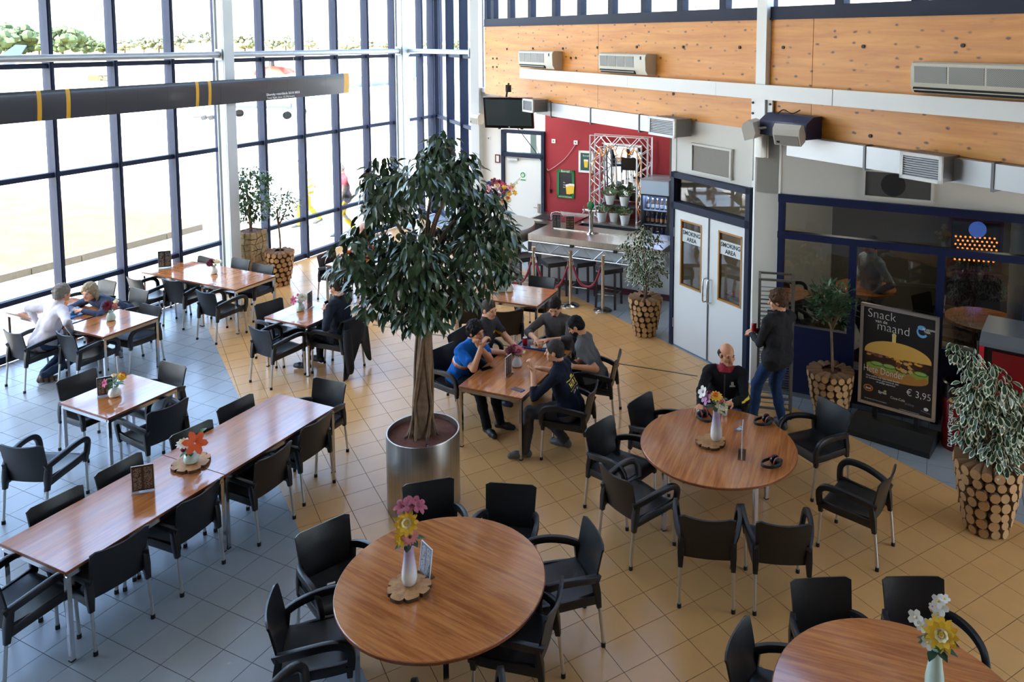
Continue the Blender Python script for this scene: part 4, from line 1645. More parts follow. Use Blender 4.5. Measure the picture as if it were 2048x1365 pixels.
slice_px(817, 1180, 0.155, 'lobed wood slice on the front round table')
slice_px(1422, 887, 0.15, 'lobed wood slice on the middle round table', 0.6)
slice_px(383, 930, 0.17, 'lobed wood slice across the joint of the long table', 1.1)
ZS = HT + 0.028
vase(819, 1168, ZS, 'tall white and lilac vase with yellow and dusky pink flowers on the front round table', TALL, M_LILVASE, [
    ('mum', -0.015, -0.02, 0.47, 0.075, F_YEL, F_PALE, (0, -0.9, 0.6)), ('daisy', 0.01, -0.05, 0.385, 0.05, F_PINK, F_DUSK, FR), ('mum', -0.045, -0.03, 0.37, 0.05, F_YEL, F_YEL, FR),
    ('lily', -0.03, 0.0, 0.58, 0.085, F_ROSE, F_BURG, (-0.3, -0.3, 1)), ('lily', 0.03, 0.0, 0.585, 0.085, F_ROSE, F_PINK, (0.2, -0.5, 1)), ('lily', 0.07, 0.0, 0.57, 0.08, F_ROSE, F_BURG, (0.7, -0.4, 1)),
    ('rose', 0.05, 0.0, 0.46, 0.025, F_MAG, F_MAG, UP)],
    leafring(7, 0.31, 0.10, 0.06, M_FDARK, R_) + leafring(4, 0.33, 0.08, 0.03, M_FLEAF, R_))
vase(1432, 880, ZS, 'tall white and lilac vase with a mixed bouquet on the middle round table', TALL, M_LILVASE, [
    ('mum', -0.01, -0.03, 0.45, 0.06, F_YEL, F_ORG, UP), ('mum', 0.045, -0.04, 0.36, 0.055, F_PALE, F_WHT, FR), ('rose', 0.05, -0.03, 0.41, 0.045, F_PINK, F_ROSE, FR),
    ('lily', -0.09, -0.02, 0.42, 0.08, F_LIL, F_PINK, (-0.7, -0.6, .5)), ('rose', -0.07, 0.0, 0.46, 0.045, F_BURG, F_BURG, UP), ('blossom', -0.13, 0.0, 0.47, 0.055, F_WHT, F_LIL, (-0.8, -0.5, .5)),
    ('blossom', -0.115, -0.02, 0.44, 0.05, F_LIL, F_WHT, (-.8, -.6, .3))],
    leafring(8, 0.32, 0.12, 0.06, M_FDARK, R_) + leafring(5, 0.40, 0.08, 0.045, M_FLEAF, R_, 0.06))
vase(383, 925, ZS, 'mint pear vase with an orange lily on the long table', SQUAT, M_MINT, [
    ('lily', 0.03, -0.04, 0.19, 0.13, F_ORG, F_ORG, (0.3, -0.8, .6)), ('mum', -0.055, -0.02, 0.20, 0.06, F_WHT, F_PALE, UP), ('rose', -0.06, -0.04, 0.155, 0.03, F_MAG, F_MAG, FR), ('rose', -0.01, -0.05, 0.15, 0.025, F_PINK, F_YEL, FR)],
    leafring(9, 0.105, 0.09, 0.05, M_FLEAF, R_) + [(0.05, 0.02, 0.2, 0.8, 0.5, 0.12, 0.06, M_FLEAF), (0.08, 0.02, 0.25, 0.5, 0.5, 0.1, 0.05, M_FLEAF)])
vase(230, 793, HT, 'white pear vase with a yellow rose on the small square table', SQUAT, M_PORC, [
    ('rose', 0.07, -0.03, 0.215, 0.065, F_YEL, F_ORG, (0.5, -0.5, .8)), ('rose', 0.0, 0.0, 0.235, 0.035, F_PALE, F_PINK, UP), ('lily', -0.08, -0.03, 0.18, 0.06, F_MAG, F_BURG, (-1, -0.5, .4))],
    leafring(10, 0.12, 0.10, 0.05, M_FLEAF, R_) + leafring(5, 0.17, 0.07, 0.04, M_FLEAF, R_))
vase(222, 641, HT, 'mint pear vase with a burgundy and pink bunch before the leaning woman', PEAR, M_MINT, [
    ('mum', -0.03, -0.03, 0.22, 0.065, F_BURG, F_BURG, FR), ('rose', 0.05, -0.04, 0.205, 0.05, F_PINK, F_ROSE, FR), ('rose', 0.07, 0.0, 0.25, 0.05, F_PALE, F_WHT, UP)],
    leafring(7, 0.15, 0.11, 0.04, M_FLEAF, R_))
vase(428, 548, HT, 'grey lilac pear vase with dark flowers on the double table by the glass', PEAR, M_LILVASE, [
    ('mum', -0.03, 0.0, 0.21, 0.065, F_BURG, F_BURG, UP), ('mum', -0.06, -0.02, 0.185, 0.05, F_BURG, F_ROSE, FR), ('mum', 0.05, -0.02, 0.20, 0.07, F_PALE, F_PALE, UP)],
    leafring(6, 0.14, 0.10, 0.04, M_FLEAF, R_))
vase(601, 622, HT, 'mint pear vase with a dark red flower before the man with the phone', PEAR, M_MINT, [
    ('lily', -0.08, -0.03, 0.175, 0.08, F_MAG, F_BURG, (-.8, -.7, .3)), ('mum', 0.03, -0.03, 0.20, 0.06, F_WHT, F_PALE, FR), ('rose', -0.03, 0.0, 0.235, 0.03, F_PINK, F_PINK, UP)],
    leafring(6, 0.16, 0.09, 0.045, M_FLEAF, R_))
vase(1019, 583, HT, 'white pear vase with an orange and yellow bunch beside the green card', PEAR, M_PORC, [
    ('rose', 0.0, -0.02, 0.22, 0.05, F_YEL, F_PALE, UP), ('rose', 0.05, 0.0, 0.21, 0.045, F_ORG, F_YEL, UP), ('rose', -0.04, -0.02, 0.19, 0.04, F_PALE, F_YEL, FR), ('rose', -0.02, 0.03, 0.25, 0.035, F_BURG, F_ORG, UP)],
    leafring(8, 0.14, 0.09, 0.045, M_FLEAF, R_))
vase(1034, 733, HT, 'white pear vase with burgundy and pink flowers among the five men', PEAR, M_PORC, [
    ('mum', -0.07, -0.02, 0.20, 0.07, F_BURG, F_BURG, UP), ('mum', 0.02, -0.02, 0.195, 0.06, F_PINK, F_MAG, FR), ('rose', 0.07, -0.02, 0.185, 0.045, F_PALE, F_PINK, UP), ('mum', -0.03, 0.03, 0.22, 0.05, F_MAG, F_BURG, UP)],
    leafring(8, 0.14, 0.10, 0.05, M_FLEAF, R_))
vase(1868, 1385, HT, 'pale mint vase with white blossom sprays and a yellow dahlia in the lower right corner', TALL, M_MINT, [
    ('mum', 0.025, -0.05, 0.42, 0.085, F_YEL, F_PALE, FR), ('lily', 0.06, -0.02, 0.36, 0.06, F_BURG, F_BURG, (.5, -.8, -.2)),
    ('blossom', -0.04, -0.03, 0.44, 0.035, F_WHT, F_YEL, FR), ('blossom', -0.12, 0.0, 0.44, 0.04, F_WHT, F_PALE, FR), ('blossom', -0.08, -0.02, 0.41, 0.03, F_WHT, F_YEL, FR),
    ('blossom', 0.0, 0.0, 0.50, 0.032, F_WHT, F_YEL, FR), ('blossom', 0.015, 0.0, 0.55, 0.04, F_WHT, F_YEL, FR), ('blossom', 0.0, 0.0, 0.585, 0.035, F_WHT, F_YEL, FR), ('blossom', 0.035, 0.01, 0.60, 0.028, F_WHT, F_YEL, UP),
    ('blossom', -0.03, 0.0, 0.54, 0.02, F_WHT, F_PINK, FR), ('rose', -0.035, 0.0, 0.515, 0.014, F_PINK, F_PINK, UP), ('blossom', -0.045, -0.05, 0.34, 0.035, F_WHT, F_YEL, FR)],
    leafring(7, 0.28, 0.10, 0.06, M_FDARK, R_) + leafring(5, 0.36, 0.07, 0.05, M_FLEAF, R_, 0.05))

# ---------------------------------------------------------------- menu stands
def menu_stand(px, py, head, label, w_=0.15, h=0.21, m=None, z=HT, lean=0.0):
    c = P(px, py, z)
    t = thing('menu_stand', label, 'menu', c, rad(head), 'acrylic menu stands')
    b = MB()
    b.obox((0, 0, h / 2 + 0.004), (w_ / 2, 0, 0), (0, 0.0035, 0), (0, lean * h / 2, h / 2))
    b.obox((0, 0.0, 0.002), (w_ / 2, 0, 0), (0, 0.035, 0), (0, 0, 0.002))
    b.build('acrylic_holder', M_ACRYL, t, smooth=False)
    b = MB()
    b.obox((0, 0, h / 2 + 0.008), (w_ / 2 - 0.004, 0, 0), (0, 0.0012, 0), (0, lean * (h / 2 - 0.006), h / 2 - 0.006))
    b.build('menu_card', m or M_MENU, t, smooth=False, uv=True)
    b = MB()
    up_ = Vector((0, lean * h / 2, h / 2))
    for s in (-1, 1):
        b.obox((s * (w_ / 2 - 0.001), 0, h / 2 + 0.004), (0.0016, 0, 0), (0, 0.0037, 0), up_)
    b.obox(Vector((0, 0, h / 2 + 0.004)) + up_, (w_ / 2, 0, 0), (0, 0.0037, 0), (0, 0, 0.0016))
    b.build('holder_edge', mat('acrylic_edge', (226, 230, 234), 0.2), t, smooth=False)
    return t
menu_stand(287, 984, 20, 'dark menu in an acrylic stand on the long table', 0.175, 0.235)
menu_stand(211, 792, 30, 'dark menu behind the yellow rose on the small square table', 0.15, 0.21)
menu_stand(330, 536, 20, 'dark menu by the glass on the double table', 0.20, 0.29)
menu_stand(620, 617, 84, 'dark menu seen edge on beside the dark red flower', 0.15, 0.24)
m_card = print_mat('green_card_print', (150, 196, 190), (230, 240, 236), (2, 9), 0.7)
menu_stand(1003, 586, 3, 'green promotional card in an acrylic stand under the ficus crown', 0.12, 0.21, m_card)
menu_stand(1017, 751, 68, 'dark menu standing among the five men', 0.15, 0.23)
menu_stand(1484, 910, 76, 'acrylic menu stand seen edge on at the middle round table', 0.21, 0.29)
menu_stand(852, 1150, -48, 'dark menu leaning behind the tall vase on the front round table', 0.15, 0.22, lean=0.12)

# ---------------------------------------------------------------- small things on the tables
def ear_defender(px, py, rz, label):
    t = thing('ear_defender', label, 'ear defenders', P(px, py, HT), rz, 'ear defenders on the round table')
    mr_ = mat('ear_cup_red', (150, 34, 40), 0.35)
    mk = mat('ear_cup_black', (22, 22, 24), 0.25, coat=0.4)
    for s in (-1, 1):
        b = MB()
        b.tube([(s * 0.012, 0, 0.048), (s * 0.022, 0, 0.048), (s * 0.040, 0, 0.048), (s * 0.058, 0, 0.048)], [0.040, 0.046, 0.046, 0.028], 16)
        cup = b.build('ear_cup', mk, t)
        b = MB()
        b.tube([(s * 0.026, 0, 0.048), (s * 0.038, 0, 0.048)], [0.0475, 0.0475], 16)
        b.build('red_ring', mr_, cup)
    b = MB()
    arc = [(0.066 * math.cos(a), -0.05 - 0.10 * math.sin(a), 0.035) for a in [math.pi * k / 10 for k in range(11)]]
    b.tube([(0.064, 0, 0.05)] + arc + [(-0.064, 0, 0.05)], 1.0, sec=rr(0.014, 0.005), side=(0, 0, 1))
    b.build('headband', M_BLACK, t)
    return t
ear_defender(1405, 836, rad(20), 'black and red ear defenders behind the tall vase of the middle round table')
ear_defender(1535, 848, rad(-70), 'black and red ear defenders nearest the standing man')
ear_defender(1552, 932, rad(-70), 'black and red ear defenders at the near edge of the middle round table')
def cup(px, py, label, m=M_PORC, h=0.085, r=0.036, z=HT):
    t = thing('cup', label, 'cup', P(px, py, z))
    b = MB()
    b.lathe([(r * .72, 0), (r, h), (r * .93, h), (r * .66, 0.006)], 18)
    b.build('cup_body', m, t)
    return t
cup(1449, 830, 'white paper cup in front of the bald man')
t = thing('pen_holder', 'small blue and white figurine beside the edge on menu', 'figurine', P(1478, 862, HT), 0.4)
b = MB()
b.ell((0, 0, 0.016), (0.032, 0.014, 0.016), 10, 6)
b.ell((0.022, 0, 0.034), (0.014, 0.011, 0.012), 8, 6)
b.build('body', mat('pale_blue_glaze', (176, 196, 220), 0.25), t)
b = MB()
b.prism([(-0.05, -0.008), (-0.025, -0.01), (-0.025, 0.01), (-0.05, 0.008)], 0.012, 0.018)
b.build('tail', mat('deep_blue_glaze', (60, 84, 140), 0.3), t)

def tray(px, py, head, label, w_=0.44, d=0.33, c=(50, 112, 176)):
    t = thing('serving_tray', label, 'tray', P(px, py, HT), rad(head), 'blue serving trays')
    b = MB()
    b.prism([(x * w_ / 2, y * d / 2) for x, y in [(-.93, -1), (.93, -1), (1, -.9), (1, .9), (.93, 1), (-.93, 1), (-1, .9), (-1, -.9)]], 0.0, 0.006)
    for s in (-1, 1):
        b.box((0, s * (d / 2 - 0.008), 0.011), (w_ * 0.95, 0.014, 0.014))
        b.box((s * (w_ / 2 - 0.008), 0, 0.011), (0.014, d * 0.93, 0.014))
    b.build('tray_body', mat('tray_blue' + str(c[0]), c, 0.35), t, smooth=False)
    return t
tray(137, 629, -25, 'bright blue tray in front of the man in the white shirt')
M_TUMBLER = glass_mat('tumbler_glass', (0.88, 0.93, 0.95), 0.12)
def tumbler(px, py, label, r=0.032, h=0.10, fill=None, z=HT + 0.006):
    t = thing('drinking_glass', label, 'glass', P(px, py, z))
    b = MB()
    b.lathe([(r * .8, 0), (r, h), (r * .92, h), (r * .72, 0.008)], 18)
    b.build('glass_wall', M_TUMBLER, t)
    if fill:
        b = MB()
        b.lathe([(r * .7, 0.008), (r * .88, h * fill[1])], 16)
        b.build('drink', mat('cola', fill[0], 0.1), t)
    return t
tumbler(146, 630, 'empty clear tumbler on the bright blue tray')
cup(121, 633, 'white napkin cup on the bright blue tray', h=0.07, r=0.03, z=HT + 0.006)
cup(130, 627, 'small white creamer on the bright blue tray', h=0.035, r=0.025, z=HT + 0.006)
tray(1072, 690, -20, 'dark blue tray with a burger in front of the eating man', c=(44, 66, 120))
t = thing('burger', 'burger in a bun on white paper, on the dark blue tray', 'burger', P(1076, 692, HT + 0.008), 0.2)
b = MB()
b.prism([(-.10, -.07), (.10, -.08), (.11, .07), (-.09, .08)], -0.002, 0.001)
b.build('paper', mat('white_paper', (238, 236, 230), 0.8), t, smooth=False)
b = MB()
b.lathe([(0.045, 0.002), (0.05, 0.018), (0.045, 0.02)], 16)
b.build('lower_bun', mat('bun', (206, 150, 84), 0.7), t)
b = MB()
b.lathe([(0.052, 0.02), (0.055, 0.028), (0.05, 0.036)], 16)
b.build('filling', mat('patty', (96, 60, 36), 0.8), t)
b = MB()
b.lathe([(0.05, 0.036), (0.053, 0.046), (0.042, 0.062), (0.02, 0.07), (0.0, 0.072)], 16)
b.build('upper_bun', MATS['bun'], t)
m_can = mat('red_can', (170, 24, 34), 0.3, 0.3)
def can(c, label):
    t = thing('drink_can', label, 'can', c, 0, 'red drink cans')
    b = MB()
    b.lathe([(0.026, 0.006), (0.031, 0.014), (0.031, 0.098), (0.027, 0.106)], 18)
    b.build('can_body', m_can, t)
    b = MB()
    b.lathe([(0.024, 0.0), (0.026, 0.006)], 18)
    b.lathe([(0.028, 0.105), (0.028, 0.112), (0.024, 0.108), (0.0, 0.108)], 18)
    b.build('can_rim', M_ALU, t)
    return t
can(P(1050, 692, HT + 0.008), 'red drink can on the dark blue tray')
cup(1062, 689, 'white paper sachet cup on the dark blue tray', h=0.05, r=0.04, z=HT + 0.008)
tumbler(1119, 701, 'glass of cola at the right of the dark blue tray', 0.038, 0.15, ((40, 16, 10), 0.7), z=HT)
def phone(c, rz, label, col=(24, 26, 30), s=(0.072, 0.145, 0.008), rot=None):
    t = thing('mobile_phone', label, 'phone', c, rz)
    if rot:
        t.rotation_euler = rot
    b = MB()
    b.box((0, 0, s[2] / 2), s)
    b.build('phone_body', mat('phone_%d_%d' % (col[0], col[2]), col, 0.3), t, smooth=False)
    b = MB()
    b.box((0, 0, s[2]), (s[0] * 0.9, s[1] * 0.88, 0.0012))
    b.build('screen', mat('phone_screen', (16, 18, 24), 0.08), t, smooth=False)
    return t
phone(P(972, 738, HT), rad(-55), 'black phone lying in front of the man in the blue polo shirt')
phone(P(1036, 780, HT), rad(55), 'blue cased phone at the near end of the five men\'s table', (58, 70, 150))
phone(P(1120, 710, HT), rad(60), 'black phone next to the glass of cola')
for px, py, lab in ((608, 1169, 'white paper scrap on the seat of the armchair left of the front round table'),):
    c = P(662, 1168, 0.455)
    t = thing('paper_scrap', lab, 'paper', c, 0.5)
    b = MB()
    b.prism([(-.03, -.01), (.03, -.012), (.034, .008), (-.026, .012)], 0.0, 0.003)
    b.build('scrap', MATS['white_paper'], t, smooth=False)
# ================================================================ fittings on the timber beam and walls
def on_beam(name, label, cat, x, group=None):
    return thing(name, label, cat, R0 + D(A_B) * x, rad(A_B), group)
def extr(b, prof, x0, x1, mi=0):
    """extrude a (y,z) outline along x."""
    n = len(prof)
    vs = [(x0, y, z) for y, z in prof] + [(x1, y, z) for y, z in prof]
    b.add(vs, [(i, n + i, n + (i + 1) % n, (i + 1) % n) for i in range(n)] + [tuple(range(n)), tuple(range(2 * n - 1, n - 1, -1))], mi)
    return b
M_ACW = mat('aged_ivory_plastic', (206, 202, 186), 0.45)
M_GRL = mesh_mat('intake_mesh', (118, 120, 116), (150, 150, 144), (18, 8))
for x0, x1, lab in ((-4.40, -3.15, 'ivory air conditioner above the end of the white cable duct'), (-1.68, -0.44, 'ivory air conditioner in the middle of the timber beam'),
                    (4.03, 5.62, 'widest ivory air conditioner, cut by the frame edge')):
    t = on_beam('air_conditioner', lab, 'air conditioner', x0, 'air conditioners on the timber beam')
    w = x1 - x0
    b = MB()
    extr(b, [(0, 4.08), (0, 4.41), (-0.17, 4.42), (-0.21, 4.40), (-0.225, 4.36), (-0.215, 4.16), (-0.17, 4.09)], 0, w)
    b.build('casing', M_ACW, t, angle=30)
    n = 4
    gx = w * (0.80 if w < 1.4 else 1.0) - 0.06
    for k in range(n):
        b = MB()
        a0 = 0.03 + gx * k / n
        b.obox((a0 + gx / n / 2, -0.222, 4.285), (gx / n / 2 - 0.012, 0, 0), (0, 0.004, 0), (0, -0.006, 0.085))
        b.build('intake_grille', M_GRL, t, smooth=False, uv=True)
    b = MB()
    b.obox((gx / 2 + 0.03, -0.20, 4.125), (gx / 2, 0, 0), (0, 0.006, 0.008), (0, -0.018, 0.022))
    b.build('air_slot', M_DARK, t, smooth=False)
    b = MB()
    b.obox((gx / 2 + 0.03, -0.213, 4.135), (gx / 2 - 0.01, 0, 0), (0, 0.012, 0.012), (0, 0.002, -0.002))
    b.build('louvre_flap', M_ACW, t, smooth=False)
    if w < 1.4:
        b = MB()
        b.box((w - 0.11, -0.223, 4.35), (0.03, 0.012, 0.05))
        b.build('display', M_DARK, t, smooth=False)
t = on_beam('cable_duct', 'long white cable duct along the timber beam', 'duct', 0)
for a_, b_ in ((-4.51, -1.0), (-1.0, 1.02), (1.02, 2.97), (2.98, 5.6), (5.61, 11.2)):
    b = MB()
    b.box(((a_ + b_) / 2, -0.11, 3.965), (b_ - a_ - 0.004, 0.05, 0.19))
    b.build('segment', M_WHITE, t, smooth=False)
for a_, b_, joints, lab in ((-4.3, -0.05, (-3.5, -2.19, -0.82), 'galvanised air duct over the bar'), (2.29, 11.2, (3.43, 4.89, 6.3), 'galvanised air duct over the smoking room glazing')):
    t = on_beam('air_duct', lab, 'duct', 0)
    pts = [a_] + list(joints) + [b_]
    for p, q in zip(pts[:-1], pts[1:]):
        b = MB()
        b.box(((p + q) / 2, 0.17 if a_ < 0 else -0.0, 3.32), (q - p - 0.006, 0.40 if a_ < 0 else 0.24, 0.25))
        b.build('duct_section', M_SILVER, t, smooth=False)
    for p in joints:
        b = MB()
        b.box((p, 0.17 if a_ < 0 else 0.0, 3.31), (0.03, 0.42 if a_ < 0 else 0.26, 0.29))
        b.build('joint_strap', mat('strap_grey', (92, 94, 96), 0.4, 0.6), t, smooth=False)
for x0, x1, zt, zb_, lab in ((-4.02, -3.62, 3.51, 3.26, 'small louvred air outlet beside the television'), (-0.18, 0.42, 3.50, 3.22, 'louvred air outlet above the drinks fridge'),
                             (4.03, 4.50, 3.48, 3.20, 'louvred air outlet over the smoking room')):
    t = on_beam('air_outlet', lab, 'vent', x0, 'louvred air outlets')
    w, zc, h = x1 - x0, (zt + zb_) / 2, zt - zb_
    dp = 0.34
    b = MB()
    b.box((w / 2, -dp / 2 - 0.01, zc), (w - 0.02, dp - 0.03, h - 0.02))
    b.build('outlet_box', mat('outlet_side', (128, 130, 132), 0.45, 0.4), t, smooth=False)
    b = MB()
    for z_ in (zt - 0.018, zb_ + 0.018):
        b.box((w / 2, -dp, z_), (w, 0.03, 0.036))
    for x in (0.018, w - 0.018):
        b.box((x, -dp, zc), (0.036, 0.03, h))
    b.build('outlet_frame', M_WHITE, t, smooth=False)
    ns_ = 9
    for k in range(ns_):
        b = MB()
        z_ = zb_ + 0.045 + (h - 0.09) * k / (ns_ - 1)
        b.obox((w / 2, -dp + 0.002, z_), (w / 2 - 0.036, 0, 0), (0, 0.011, 0.006), (0, 0, 0.002))
        b.build('slat', M_SILVER, t, smooth=False)
# perforated grilles in the walls
M_PERF = mesh_mat('perforated_sheet', (142, 138, 126), (78, 74, 66), (34, 18))
M_PERF2 = mesh_mat('dark_perforated_sheet', (50, 50, 50), (104, 102, 98), (40, 18))
def wall_grille(name, lab, org, head, x0, x1, z0, z1, m, fan=False):
    t = thing(name, lab, 'vent', org, rad(head))
    b = MB()
    for z_ in (z0, z1):
        b.box(((x0 + x1) / 2, -0.012, z_), (x1 - x0 + 0.05, 0.05, 0.03))
    for x in (x0, x1):
        b.box((x, -0.012, (z0 + z1) / 2), (0.03, 0.05, z1 - z0))
    b.build('grille_frame', M_CREAM, t, smooth=False)
    b = MB()
    b.box(((x0 + x1) / 2, -0.008, (z0 + z1) / 2), (x1 - x0 - 0.02, 0.02, z1 - z0 - 0.02))
    b.build('perforated_plate', m, t, smooth=False, uv=True)
    if fan:
        b = MB()
        b.cyl(((x0 + x1) / 2 - 0.05, -0.018, (z0 + z1) / 2), ((x0 + x1) / 2 - 0.05, -0.020, (z0 + z1) / 2), 0.14, n=28)
        b.build('fan_opening', M_DARK, t, smooth=False)
wall_grille('wall_grille', 'grey perforated grille above the double doors', R0, A_B, 0.43, 1.22, 2.72, 3.12, M_PERF)
wall_grille('wall_grille', 'dark perforated grille with a round fan above the smoking room glazing', S0, A_S, 1.03, 1.80, 2.72, 3.05, M_PERF2, True)

# television hanging from the beam
xt, zt = on(FB, 1017, 226, 0.45)
pt = R0 + D(A_B) * xt - D(A_B + 90) * 0.45
t = thing('television', 'dark flat television hanging below the timber beam', 'television', (pt.x, pt.y, zt), rad(-9))
R = Matrix.Rotation(rad(12), 3, 'X')
def tb_(b, c, s):
    c = R @ Vector(c)
    return b.obox(c, R @ Vector((s[0] / 2, 0, 0)), R @ Vector((0, s[1] / 2, 0)), R @ Vector((0, 0, s[2] / 2)))
b = tb_(MB(), (0, 0.02, 0), (0.98, 0.06, 0.62))
b.build('housing', mat('gloss_black', (18, 18, 20), 0.15, coat=0.5), t, smooth=False)
b = tb_(MB(), (0, -0.012, 0.01), (0.90, 0.006, 0.53))
b.build('screen', mat('screen_reflection', (64, 76, 78), 0.1), t, smooth=False)  # grey green reflection painted into the screen colour
b = tb_(MB(), (0.0, -0.014, -0.285), (0.03, 0.004, 0.018))
b.build('badge', M_WHITE, t, smooth=False)
for x in (-0.2, 0.25):
    b = MB()
    tb_(b, (x, 0.0, -0.32), (0.05, 0.03, 0.02))
    b.build('foot', M_BLACK, t, smooth=False)
b = MB()
b.tube([(-0.1, 0.06, 0.1), (-0.1, 0.25, 0.35), (-0.1, 0.40, 0.55)], 0.02, 8)
b.box((-0.1, 0.38, 0.45), (0.1, 0.06, 0.14))
b.build('hanger', M_DARK, t)
# white loudspeakers and the dark blue box
M_SPK = mat('speaker_ivory', (206, 200, 188), 0.45)
def speaker(c, rz, lab, tilt=20):
    t = thing('loudspeaker', lab, 'loudspeaker', c, rz, 'small white loudspeakers')
    Rm = Matrix.Rotation(rad(tilt), 3, 'X')
    b = MB()
    prof = [(-0.10, -0.12), (-0.10, 0.03), (-0.07, 0.09), (0.0, 0.12), (0.06, 0.08), (0.06, -0.06), (0.02, -0.12)]
    extr(b, prof, -0.17, 0.17)
    b.V = [tuple(Rm @ Vector(v)) for v in b.V]
    b.build('cabinet', M_SPK, t, angle=40)
    b = MB()
    b.box((0, -0.103, -0.045), (0.30, 0.006, 0.13))
    b.V = [tuple(Rm @ Vector(v)) for v in b.V]
    b.build('front_grille', mat('speaker_grille', (150, 146, 138), 0.6), t, smooth=False)
    b = MB()
    b.box((-0.11, -0.108, -0.07), (0.035, 0.006, 0.025))
    b.V = [tuple(Rm @ Vector(v)) for v in b.V]
    b.build('badge', M_DARK, t, smooth=False)
    b = MB()
    b.tube([(0.0, 0.04, 0.0), (0, 0.16, 0.02), (0, 0.26, 0.0)], 0.015, 8)
    b.build('bracket', M_SPK, t)
    return t
def beam_pt(px, py, o_):
    x, z = on(FB, px, py, o_)
    p = R0 + D(A_B) * x - D(A_B + 90) * o_
    return Vector((p.x, p.y, z))
speaker(beam_pt(1579, 266, 0.42), rad(-40), 'white loudspeaker in front of the dark blue box', 25)
speaker(beam_pt(1508, 257, 0.35), rad(-120), 'white loudspeaker turned sideways left of the dark blue box', 15)
speaker(C0 + D(A_S) * (-0.12) + Vector((0, -0.36, 2.92)), rad(-50), 'white loudspeaker on the column at the end of the timber beam', 5)
speaker(S0 + D(A_S) * 2.86 - D(A_S + 90) * 0.32 + Vector((0, 0, 2.55)), rad(-120), 'white loudspeaker cut by the frame over the vending machine', 10)
p0 = beam_pt(1578, 252, 0.16)
t = thing('equipment_box', 'dark blue chamfered metal box hung under the beam by the white column', 'equipment box', p0, rad(A_B))
b = MB()
extr(b, [(0.15, -0.13), (0.15, 0.14), (0.0, 0.14), (-0.13, 0.06), (-0.13, -0.13)], -0.36, 0.38)
b.build('box_body', mat('box_blue', (44, 50, 84), 0.4), t, smooth=False)
b = MB()
b.tube(spline([(-0.2, 0.0, 0.13), (-0.12, 0.03, 0.19), (0.0, 0.05, 0.15), (0.1, 0.08, 0.2)], 4), 0.008, 6)
b.build('loose_cable', M_RUBBER, t)
p0 = beam_pt(1521, 291, 0.155)
t = thing('emergency_light', 'upright white emergency light on the white column', 'lamp', p0, rad(A_B))
b = MB()
b.tube([(0, 0, -0.15), (0, 0, 0.15)], 1.0, sec=rr(0.07, 0.05, 0.6), side=(1, 0, 0))
b.build('diffuser', mat('lamp_diffuser', (222, 222, 212), 0.3, coat=0.4), t)
b = MB()
b.box((0, 0.055, 0), (0.15, 0.03, 0.32))
b.build('lamp_base', M_ACW, t, smooth=False)
def plate(lab, org, head, x, z, s=0.085):
    t = thing('wall_socket', lab, 'socket', org + D(head) * x, rad(head))
    b = MB()
    b.box((0, -0.012, z), (s, 0.024, s))
    b.build('cover', M_WHITE, t, smooth=False)
    b = MB()
    b.cyl((0, -0.024, z), (0, -0.027, z), s * 0.22, n=12)
    b.build('socket_hole', mat('socket_shadow', (120, 116, 110), 0.6), t)
plate('white wall socket nearest the white door', C0, A_S, 1.73, 2.48)
plate('white wall socket with a cable, above the framed poster', C0, A_S, 2.25, 2.48)
plate('white switch on the wall right of the double doors', R0, A_B, 1.67, 2.72)
plate('grey box on the white wall left of the white door', C0, A_S, 0.12, 2.45)
t = thing('wall_cable', 'pale cable sagging from the socket to the corner of the red wall', 'cable', C0, rad(A_S))
b = MB()
b.tube(spline([(2.25, -0.03, 2.44), (2.0, -0.03, 2.12), (1.65, -0.03, 1.86), (1.58, -0.03, 1.88)], 5), 0.008, 6)
b.build('cable', mat('pale_cable', (196, 150, 150), 0.6), t)
t = thing('hanging_cable', 'black cable from the television ending in a plug on the red wall', 'cable', C0, rad(A_S))
b = MB()
b.tube(spline([(1.05, -0.35, 2.75), (1.3, -0.06, 2.25), (1.55, -0.04, 1.88), (1.66, -0.03, 1.7), (1.66, -0.03, 1.42)], 5), 0.008, 6)
b.build('cable', M_RUBBER, t)
b = MB()
b.cyl((1.66, -0.03, 1.36), (1.66, -0.03, 1.44), 0.022, n=10)
b.build('plug', M_RUBBER, t)
# pictures and notices
def frame_pic(name, lab, cat, org, head, x0, x1, z0, z1, mf, mp, fw=0.02):
    t = thing(name, lab, cat, org, rad(head))
    b = MB()
    b.box(((x0 + x1) / 2, -0.008, (z0 + z1) / 2), (x1 - x0 - 0.01, 0.012, z1 - z0 - 0.01))
    b.build('print', mp, t, smooth=False, uv=True)
    b = MB()
    for z_ in (z0 + fw / 2, z1 - fw / 2):
        b.box(((x0 + x1) / 2, -0.012, z_), (x1 - x0, 0.024, fw))
    for x in (x0 + fw / 2, x1 - fw / 2):
        b.box((x, -0.012, (z0 + z1) / 2), (fw, 0.024, z1 - z0))
    b.build('picture_frame', mf, t, smooth=False)
    return t
M_POSTG = mat('poster_green', (20, 112, 56), 0.5)
M_BEER = mat('beer_yellow', (238, 196, 60), 0.5)
M_FOAM = mat('beer_foam', (244, 240, 224), 0.6)
m_chalk = mat('chalk_white', (232, 232, 226), 0.7)
def beer_glass(t, x, z, s, y=-0.018):
    b = MB()
    b.add([(x - s * .28, y, z), (x + s * .28, y, z), (x + s * .38, y, z + s), (x - s * .38, y, z + s)], [(0, 1, 2, 3)])
    b.build('beer_print', M_BEER, t, smooth=False)
    b = MB()
    b.add([(x - s * .4, y - .001, z + s), (x + s * .4, y - .001, z + s), (x + s * .38, y - .001, z + s * 1.3), (x - s * .38, y - .001, z + s * 1.3)], [(0, 1, 2, 3)])
    b.build('foam_print', M_FOAM, t, smooth=False)
